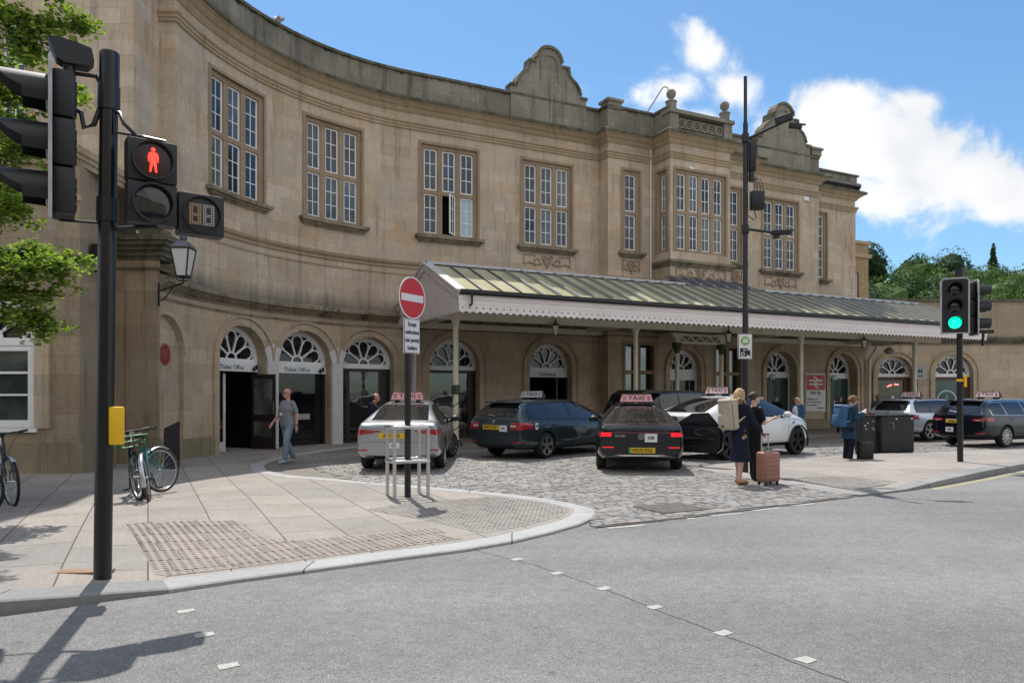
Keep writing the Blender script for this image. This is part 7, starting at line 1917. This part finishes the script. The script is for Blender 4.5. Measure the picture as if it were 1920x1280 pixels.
    if bottom:
        col, g = bottom; t = MB()
        for s_ in 'LR': limb(t, [V['hip' + s_], V['knee' + s_], V['ank' + s_] + Vector((0, 0, .012 * h))], [.05 * h + g, .036 * h + g, .029 * h + g])
        loft(t, [ell(V['pelvis'] + Vector((0, 0, dz * h)), lath, lath.cross(Vector((0, 0, 1))), rx * h * wide + g, ry * h * wide + g) for dz, rx, ry in ((-.05, .085, .062), (0, .096, .07), (.06, .086, .066))])
        remesh(t, 'trousers', col, root, voxel, 2)
    if shoes:
        col, boot = shoes; 
        for s_ in 'LR':
            t = MB(); a = V['ank' + s_]; fd = Vector((1, .12 if s_ == 'L' else -.12, 0)); t_ = D['t' + s_]
            if t_ is not None: fd = Vector(t_)
            z = a.z
            t.tube([a + fd * -.024 * h + Vector((0, 0, -z + .022 * h)), a + fd * .03 * h + Vector((0, 0, -z + .024 * h)) , a + fd * .085 * h + Vector((0, 0, -z + .018 * h)), a + fd * .115 * h + Vector((0, 0, -z + .014 * h))], [.021 * h, .024 * h, .022 * h, .012 * h], 10)
            if boot: t.tube([a + Vector((0, 0, -z + .02 * h)), a + Vector((0, 0, boot * h))], [.026 * h, .027 * h], 10)
            remesh(t, 'shoe', col, root, voxel * .9, 1)
    if extra: extra(root, V, h, Hm)
    return root
w_name = {'long': 'jacket', 'short': 'shirt'}
WALKERS = 'people standing and walking outside the station'
# bald man walking
def lanyard(root, V, h, Hm):
    c = V['chest']; n = V['neck']; m = MB()
    for s_ in (-1, 1): m.tube([n + Vector((.03 * h, s_ * .03 * h, 0)), c + Vector((.082 * h, s_ * .02 * h, .02 * h)), c + Vector((.09 * h, 0, -.055 * h))], .006, 5)
    m.build('lanyard', pm('red_ribbon', (.4, .05, .05), .7), root, local=True)
    m = MB(); p = c + Vector((.095 * h, 0, -.075 * h)); m.box(p.x - .003, p.x + .006, p.y - .035, p.y + .035, p.z - .03, p.z + .03); m.build('badge', SIGNW, root, local=True)
    m = MB(); w = V['wrL']; m.tube([w + Vector((0, 0, .012)), w + Vector((0, 0, .03))], .034, 10); m.build('watch', BLACKM(), root, local=True)
WR = R(-90 - 38)
person('bald man in grey t-shirt and pale jeans walking past the ticket office', (-5.24, 17.2, .02), WR, 1.75, dict(kneeL=(.06, .055, .29), ankL=(.075, .05, .045), kneeR=(-.02, -.05, .285), ankR=(-.12, -.05, .055), elR=(.03, -.15, .64), wrR=(.13, -.15, .53), elL=(-.04, .15, .64), wrL=(-.02, .165, .49), hdir=(.95, -.1, -.08), fR=(.6, 0, -.8), fL=(.1, 0, -1), chest=(.01, 0, .725), waist=(.015, 0, .615)), SKINR, (cloth('grey_tee', (.2, .215, .24)), 'short', .014, None), (cloth('pale_denim', (.2, .26, .34), .3, 5), .012), (cloth('white_trainer', (.4, .43, .5), .4, 25), None), ((.25, .2, .17), 'bald'), wide=1.22, group=WALKERS, glasses=True, extra=lanyard)
def redhood(root, V, h, Hm):
    n = V['neck']; m = MB(); m.tube([n + Vector((.05 * cos(a) - .02, .06 * sin(a), .01 + .02 * cos(a))) for a in [2 * pi * i / 12 for i in range(12)]], .028, 8, closed=True); m.ball(n + Vector((-.07, 0, -.02)), (.04, .075, .055), 10); m.build('red_hood', cloth('red', (.5, .03, .03)), root, local=True, smooth=60)
person('man in navy jacket with red hood standing beyond the silver taxi', (-3.5, 18.4, .02), R(10), 1.66, dict(neck=(.03, 0, .82), head=(.06, 0, .91), chest=(.02, 0, .72)), SKINR, (cloth('navy', (.012, .018, .04)), 'long', .02, None), (cloth('dark_trousers', (.015, .016, .02)), .012), (cloth('black_shoe', (.012, .012, .012)), None), ((.05, .04, .035), 'stubble'), wide=1.1, group=WALKERS, extra=redhood)
# woman with cream backpack
FW = R(24)
def sandal(root, V, h, Hm):
    m = MB(); w = V['wrR']
    p = V['waist'] + Vector((-.02, -.15, -.08)); m.tube([p, p + Vector((0, -.01, -.13))], .02, 8); m.build('tan_strap', pm('tan_leather', (.35, .17, .06), .5), root, local=True, smooth=50)
person('fair haired woman in a navy midi dress carrying a cream backpack', (4.08, 13.2, .006), FW, 1.72, dict(kneeL=(.03, .05, .285), kneeR=(-.01, -.05, .285), ankL=(.02, .05, .055), ankR=(-.05, -.05, .055), elR=(.05, -.15, .645), wrR=(.17, -.13, .55), elL=(.02, .14, .65), wrL=(.1, .12, .52), fR=(.6, 0, -.6), hdir=(1, .12, -.02)), SKINP, (cloth('navy_dress', (.014, .018, .038), .3, 7), 'long', .012, (.235, .085, .112, .1)), None, (pm('tan_sandal', (.36, .17, .05), .5, var=.3, vs=20), None), ((.5, .32, .15), 'long'), wide=1.05, group=WALKERS, extra=sandal)
def place(root_loc, face, v): 
    c, s_ = cos(face), sin(face); return Vector((root_loc[0] + v[0] * c - v[1] * s_, root_loc[1] + v[0] * s_ + v[1] * c, v[2]))
def backpack(label, loc, face, w, d, h_, z, mats, tilt=-.08):
    o = empty('backpack', tuple(place(loc, face, (-.125 - d * .55, 0, z))), label, 'backpack', None, face)
    def f(m): m.rbox(-d * .55, d * .55, -w / 2, w / 2, 0, h_, min(d, w) * .3, 3)
    T = Matrix.Rotation(tilt, 4, 'Y')
    m = MB(); m.M = T; f(m); b = m.build('bag', mats[0], o, local=True, smooth=50)
    m = MB(); m.M = T; m.rbox(-d * .75, -d * .4, -w * .36, w * .36, h_ * .06, h_ * .55, d * .12, 2); m.build('front_pocket', mats[0], o, local=True, smooth=50)
    m = MB(); m.M = T; m.rbox(-d * .6, d * .5, -w * .47, w * .47, h_ * .93, h_ * 1.06, .04, 2); m.build('top_flap', mats[1], o, local=True, smooth=50)
    m = MB(); m.M = T
    for s_ in (-1, 1): m.tube([(d * .5, s_ * w * .28, h_ * .95), (d * .5 + .07, s_ * w * .3, h_ * 1.06), (d * .5 + .17, s_ * w * .33, h_ * 1.0), (d * .5 + .22, s_ * w * .36, h_ * .75), (d * .5 + .13, s_ * w * .46, h_ * .42), (d * .4, s_ * w * .42, h_ * .25)], .017, 8)
    m.build('shoulder_strap', mats[1], o, local=True, smooth=50)
    m = MB(); m.M = T; m.box(-d * .765, -d * .745, -w * .1, w * .12, h_ * .1, h_ * .16); m.box(-d * .3, -d * .26, -w * .505, -w * .495, h_ * .1, h_ * .9); m.build('tag_and_zip', pm('dark_zip', (.05, .03, .02), .6), o, local=True)
    return o
CRM = cloth('cream_canvas', (.46, .4, .32), .15, 12)
backpack('boxy cream canvas backpack on the back of the fair haired woman', (4.08, 13.2), FW, .36, .19, .52, .98, (CRM, CRM))
# second woman
def skirt_red(root, V, h, Hm):
    m = MB(); p = V['kneeR'] + Vector((.02, -.03, .05)); m.rbox(p.x - .03, p.x + .12, p.y - .05, p.y + .05, p.z - .2, p.z - .02, .02, 2); m.build('red_bag', cloth('red', (.5, .03, .03)), root, local=True, smooth=50)
F2 = R(15)
person('dark haired woman in black t-shirt and skirt holding out a phone', (4.52, 13.75, .006), F2, 1.66, dict(elR=(.03, -.15, .645), wrR=(.17, -.12, .7), fR=(.95, 0, .25), elL=(.0, .14, .65), wrL=(.15, .12, .6), hdir=(1, -.05, 0), ankL=(.03, .05, .045), kneeL=(.03, .055, .285)), SKINP, (cloth('black_tee', (.014, .013, .015)), 'short', .014, None), (cloth('black_trousers', (.012, .012, .014)), .022), (cloth('black_boot', (.012, .011, .011)), .12), ((.05, .03, .022), 'bun'), wide=1.12, group=WALKERS, extra=skirt_red)
pp = place((4.52, 13.75), F2, (.17 * 1.66 + .12, -.12 * 1.66, .72 * 1.66)); m = MB(); m.M = Matrix.Translation(pp) @ Matrix.Rotation(F2, 4, 'Z') @ Matrix.Rotation(.35, 4, 'Y'); m.rbox(-.07, .07, -.035, .035, -.005, .005, .004, 1)
tag(m.build('phone', BLACKM(), None), 'black phone in the hand of the dark haired woman', 'phone')
def suitcase(label, pos, face, w, d, h_, mat, lean, ribs, handle):
    o = empty('suitcase', (*pos, .006), label, 'suitcase', None, face)
    T = Matrix.Rotation(lean, 4, 'Y')
    m = MB(); m.M = T; m.rbox(-d / 2, d / 2, -w / 2, w / 2, .06, .06 + h_, .045, 3); sh = m.build('shell', mat, o, local=True, smooth=50)
    m = MB(); m.M = T
    if ribs == 'v':
        for i in range(7): y = -w * .38 + i * w * .76 / 6; m.rbox(-d / 2 - .008, d / 2 + .008, y - .012, y + .012, .1, .02 + h_, .007, 1)
    else:
        for i in range(6): z = .12 + i * h_ * .14; m.rbox(-d / 2 - .006, d / 2 + .006, -w * .42, w * .42, z, z + h_ * .09, .006, 1)
    m.build('ribs', mat, sh, local=True, smooth=40)
    m = MB(); m.M = T; m.tube([(0, -w * .2, .07 + h_), (0, -w * .2, .105 + h_), (0, w * .2, .105 + h_), (0, w * .2, .07 + h_)], .012, 6); m.build('grab_handle', BLACKM(), o, local=True)
    if handle:
        m = MB(); m.M = T
        for s_ in (-1, 1): m.tube([(-d * .3, s_ * w * .22, .04 + h_), (-d * .3, s_ * w * .22, .06 + h_ + handle)], .011, 8)
        m.build('telescopic_handle', pm('pale_aluminium', (.6, .58, .55), .3, .8), o, local=True)
        m = MB(); m.M = T; m.tube([(-d * .3, -w * .24, .06 + h_ + handle), (-d * .3, w * .24, .06 + h_ + handle)], .017, 8); m.build('grip', BLACKM(), o, local=True)
    for sx in (-1, 1):
        for sy in (-1, 1):
            m = MB(); m.lathe([(0, -.012), (.026, -.012), (.03, 0), (.026, .012), (0, .012)], 14, (sx * d * .33, sy * w * .36, .028), Matrix.Rotation(R(90), 3, 'X')); m.box(sx * d * .33 - .012, sx * d * .33 + .012, sy * w * .36 - .02, sy * w * .36 + .02, .045, .075); m.build('castor', BLACKM(), o, local=True)
    return o
suitcase('ribbed rose pink hard suitcase with its pale handle pulled up', (4.54, 13.05), R(-62), .38, .24, .53, pm('rose_shell', (.31, .15, .11), .45, var=.1), 0, 'h', .3)
# person with phone beside the cabinets
def hood(root, V, h, Hm):
    n = V['neck']; m = MB(); m.ball(n + Vector((-.09, 0, -.015)), (.065, .11, .06), 12); m.build('hood', cloth('navy_coat', (.018, .05, .085)), root, local=True, smooth=60)
FB = R(8)
person('person with short brown hair in a long blue coat bent over a phone', (8.0, 17.5, .008), FB, 1.62, dict(chest=(.02, 0, .72), neck=(.045, 0, .82), head=(.085, 0, .9), hdir=(.8, -.15, -.6), elR=(.03, -.14, .645), wrR=(.19, -.06, .7), elL=(.03, .14, .645), wrL=(.19, .06, .69), fR=(.7, .3, .4), fL=(.7, -.3, .4), shL=(.03, .108, .795), shR=(.03, -.108, .795)), SKINP, (cloth('navy_coat', (.018, .05, .085)), 'long', .03, (.34, .085, .12, .1)), (cloth('dark_navy_trousers', (.012, .014, .028)), .016), (cloth('black_shoe', (.012, .012, .012)), None), ((.2, .09, .035), 'bob'), wide=1.12, group=WALKERS, extra=hood)
pp = place((8.0, 17.5), FB, (.4, 0, 1.22)); m = MB(); m.M = Matrix.Translation(pp) @ Matrix.Rotation(FB, 4, 'Z') @ Matrix.Rotation(-.6, 4, 'Y'); m.rbox(-.07, .07, -.036, .036, -.005, .005, .004, 1)
tag(m.build('phone', pm('white_phone', (.7, .7, .72), .3), None), 'white phone held by the person in the long blue coat', 'phone')
BLUB = cloth('blue_nylon', (.05, .12, .24), .2, 10)
backpack('rounded blue backpack worn over the long blue coat', (8.0, 17.5), FB, .34, .2, .5, .84, (BLUB, cloth('pale_blue_nylon', (.18, .26, .42))), .12)
suitcase('small black upright suitcase with vertical ribs by the blue coat', (8.3, 17.3), R(-80), .33, .22, .44, pm('black_shell', (.014, .014, .015), .4), 0, 'v', 0)
# people farther back under the canopy
person('blonde woman in sunglasses, white top and blue denim jacket', (9.3, 24.0, .004), R(215), 1.53, None, SKINP, (cloth('blue_denim', (.03, .1, .2)), 'long', .022, None), (cloth('white_trousers', (.5, .5, .5)), .012), (cloth('black_shoe', (.012, .012, .012)), None), ((.55, .4, .2), 'bob'), .014, 1.2, WALKERS, True, lambda root, V, h, Hm: (lambda m: (m.ball(V['chest'] + Vector((.065 * h, 0, -.05 * h)), (.06 * h, .075 * h, .14 * h), 12), m.build('white_top', cloth('white', (.62, .62, .63)), root, local=True, smooth=60)))(MB()))
person('person in black clothes leaning by the left green door', (11.0, 30.6, .06), R(230), 1.5, None, SKIN, (cloth('black_tee', (.014, .013, .015)), 'long', .02, None), (cloth('black_trousers', (.012, .012, .014)), .014), (cloth('black_shoe', (.012, .012, .012)), None), ((.02, .014, .012), 'short_man'), .016, 1.15, WALKERS)
person('dark haired person half hidden behind the white taxi', (8.1, 23.9, .004), R(250), 1.57, None, SKIN, (cloth('black_tee', (.014, .013, .015)), 'long', .02, None), (cloth('black_trousers', (.012, .012, .014)), .014), None, ((.015, .012, .012), 'short_man'), .016, 1.1, WALKERS)
person('person in dark jacket standing in front of the right green door', (13.3, 29.8, .06), R(240), 1.5, None, SKINP, (cloth('black_tee', (.014, .013, .015)), 'long', .02, None), (cloth('black_trousers', (.012, .012, .014)), .014), (cloth('black_shoe', (.012, .012, .012)), None), ((.09, .04, .03), 'bob'), .016, 1.1, WALKERS)
person('man in grey zip jacket under the pendant lamp by the shop window', (15.3, 30.8, .05), R(250), 1.56, dict(elL=(.04, .15, .65), wrL=(.13, .1, .6), fL=(.8, -.4, .2)), pm('brown_skin', (.2, .1, .065), .5), (cloth('grey_jacket', (.09, .1, .12)), 'long', .024, None), (cloth('dark_trousers', (.015, .016, .02)), .014), (cloth('black_shoe', (.012, .012, .012)), None), ((.02, .014, .012), 'short_man'), .016, 1.2, WALKERS)

# ------------------------------------------------------------------ bicycles
def bicycle(label, pos, heading, lean, frame_col, tyre_col, guards=True, steer=.35, basket=None, group='bicycles left on the pavement', z=0, light=True):
    o = empty('bicycle', (pos[0], pos[1], z), label, 'bicycle', group); o.rotation_euler = (lean, 0, heading)
    r = .335; wb = 1.04; fm = paint('bike_' + frame_col[0], frame_col[1], .1, .35); bk_ = BLACKM()
    S3 = Matrix.Translation((.74, 0, .0)) @ Matrix.Identity(4)
    def wheel(x, M):
        m = MB(); m.M = M; m.tube([(x + r * cos(a), 0, r + r * sin(a)) for a in [2 * pi * i / 40 for i in range(40)]], .021, 8, closed=True); w = m.build('wheel', tyre_col, o, local=True, smooth=60)
        m = MB(); m.M = M; m.tube([(x + .308 * cos(a), 0, r + .308 * sin(a)) for a in [2 * pi * i / 40 for i in range(40)]], .011, 6, closed=True); m.build('rim', ALLOY, w, local=True, smooth=60)
        m = MB(); m.M = M; m.tube([(x, -.05, r), (x, .05, r)], .018, 8)
        for i in range(24): a = 2 * pi * i / 24; m.tube([(x + .015 * cos(a + 1), .025 if i % 2 else -.025, r + .015 * sin(a + 1)), (x + .305 * cos(a), 0, r + .305 * sin(a))], .0016, 3)
        m.build('spokes', ALLOY, w, local=True)
    head = Vector((.83, 0, .86)); Ms = Matrix.Translation(head) @ Matrix.Rotation(steer, 4, 'Z') @ Matrix.Translation(-head)
    wheel(0, Matrix.Identity(4)); wheel(wb, Ms)
    bb = (.43, 0, .27); st = (.29, 0, .78); ht = (.83, 0, .86); hb = (.87, 0, .72)
    m = MB()
    for a, b, q in ((bb, st, .017), (st, ht, .016), (bb, hb, .02), (ht, hb, .022)): m.tube([a, b], q, 10)
    for s_ in (-1, 1): m.tube([(0, s_ * .06, r), (.4, s_ * .03, .28)], .01, 8); m.tube([(0, s_ * .06, r), (.3, s_ * .025, .74)], .008, 8)
    m.build('frame', fm, o, local=True, smooth=60)
    m = MB(); m.M = Ms
    for s_ in (-1, 1): m.tube([(.875, s_ * .03, .7), (.93, s_ * .05, .58), (wb, s_ * .055, r)], .013, 8)
    m.build('fork', fm, o, local=True, smooth=60)
    m = MB(); m.M = Ms; m.tube([(.83, 0, .86), (.81, 0, .96), (.86, 0, 1.0)], .016, 8); m.tube([(.82, -.3, 1.02), (.86, -.2, 1.01), (.87, 0, 1.0), (.86, .2, 1.01), (.82, .3, 1.02)], .012, 8)
    hbar = m.build('handlebar', bk_, o, local=True, smooth=60)
    for s_ in (-1, 1): m = MB(); m.M = Ms; m.tube([(.81, s_ * .31, 1.02), (.85, s_ * .21, 1.01)], .018, 8); m.tube([(.86, s_ * .2, 1.0), (.93, s_ * .22, .98), (.9, s_ * .3, .97)], .006, 5); m.build('grip', bk_, hbar, local=True)
    m = MB(); m.M = Ms
    for s_ in (-1, 1): m.tube([(.88, s_ * .2, 1.0), (.98, s_ * .1, .92), (.93, s_ * .03, .75), (.98, s_ * .05, .5)], .004, 4)
    m.build('brake_cable', bk_, o, local=True)
    m = MB(); m.tube([st, (.265, 0, .92)], .013, 8); m.build('seat_post', ALLOY, o, local=True)
    m = MB(); loft(m, [[(x, w * cos(a), .94 + dz + t_ * sin(a)) for a in [2 * pi * i / 10 for i in range(10)]] for x, w, t_, dz in ((.12, .02, .01, .01), (.15, .07, .02, .015), (.22, .075, .024, .008), (.3, .035, .02, .003), (.4, .018, .015, 0), (.42, .006, .006, 0))]); m.build('saddle', bk_, o, local=True, smooth=60)
    m = MB(); m.lathe([(.09, -.004), (.1, -.004), (.1, .004), (.09, .004)], 24, (.43, -.05, .27), Matrix.Rotation(R(90), 3, 'X')); m.tube([(.43, -.07, .27), (.5, -.08, .12)], .011, 6); m.tube([(.43, .07, .27), (.36, .08, .42)], .011, 6); m.tube([(.43, -.08, .27), (.43, .08, .27)], .018, 8); cr_ = m.build('crankset', bk_, o, local=True)
    m = MB(); m.box(.45, .55, -.17, -.09, .105, .13); m.box(.31, .41, .09, .17, .41, .435); m.build('pedal', bk_, cr_, local=True)
    m = MB(); m.tube([(.43, -.05, .37), (.0, -.05, .365), (-.03, -.05, r), (.0, -.05, .3), (.43, -.05, .17)], .006, 5); m.build('chain', TRIMB, o, local=True)
    if guards:
        for x, M, a0, a1 in ((0, Matrix.Identity(4), .6, 3.4), (wb, Ms, .9, 2.7)):
            m = MB(); m.M = M; n = 16; vs = []
            for i in range(n + 1):
                a = a0 + (a1 - a0) * i / n
                for y, q in ((-.03, .362), (-.015, .375), (.015, .375), (.03, .362)): vs.append((x + q * cos(a), y, r + q * sin(a)))
            m.add(vs, [(i * 4 + j, i * 4 + j + 1, i * 4 + j + 5, i * 4 + j + 4) for i in range(n) for j in range(3)]); m.build('mudguard', ALLOY, o, local=True, smooth=60)
    if light: m = MB(); m.rbox(.19, .23, -.025, .025, .82, .88, .008, 1); m.build('rear_light', LAMPR, o, local=True)
    if basket:
        m = MB(); m.M = Ms
        for z_ in (.78, .86, .94): s = .1 + (z_ - .78) * .18; m.tube([(.98 + a * s, b * (s + .06), z_) for a, b in ((-1, -1), (1, -1), (1, 1), (-1, 1))], .012, 5, closed=True)
        for a, b in ((-1, -1), (1, -1), (1, 1), (-1, 1), (0, -1), (0, 1), (1, 0)): m.tube([(.98 + a * .1, b * .16, .78), (.98 + a * .13, b * .19, .94)], .01, 5)
        m.box(.88, 1.08, -.15, .15, .775, .785); m.build('basket', basket, o, local=True)
    return o
zbk = hp(-5.4, 10.9)
BRT = pm('brown_tyre', (.075, .042, .026), .75, var=.2)
GRN = pm('green_plastic', (.012, .11, .025), .45, var=.2)
bicycle('teal framed bicycle with brown tyres and silver mudguards leaning near the signal pole', (-5.28, 10.72), R(112), -.16, ('teal', (.01, .2, .2)), BRT, True, -.75, None, z=zbk)
bicycle('black bicycle with a green basket hidden behind the signal pole', (-5.95, 11.72), R(-66), .1, ('black', (.012, .012, .014)), TYRE, False, .3, GRN, z=zbk, light=True)
bicycle('black bicycle with upright handlebar at the left edge of the pavement', (-7.6, 11.0), R(-52), .06, ('dark', (.013, .013, .015)), TYRE, True, .2, None, z=zbk)
bicycle('bright blue framed bicycle cut off by the left edge', (-7.72, 10.0), R(-34), .12, ('blue', (.01, .2, .5)), TYRE, False, .45, None, z=zbk)
m = MB(); m.tube([(-5.5, 11.0, zbk), (-5.5, 11.0, zbk + .72), (-5.53, 11.06, zbk + .8), (-5.72, 11.5, zbk + .8), (-5.75, 11.55, zbk + .72), (-5.75, 11.55, zbk)], .025, 10)
tag(m.build('cycle_stand', BLACK(), None, smooth=50), 'black hoop stand between the teal bicycle and the basket bicycle', 'bike stand')
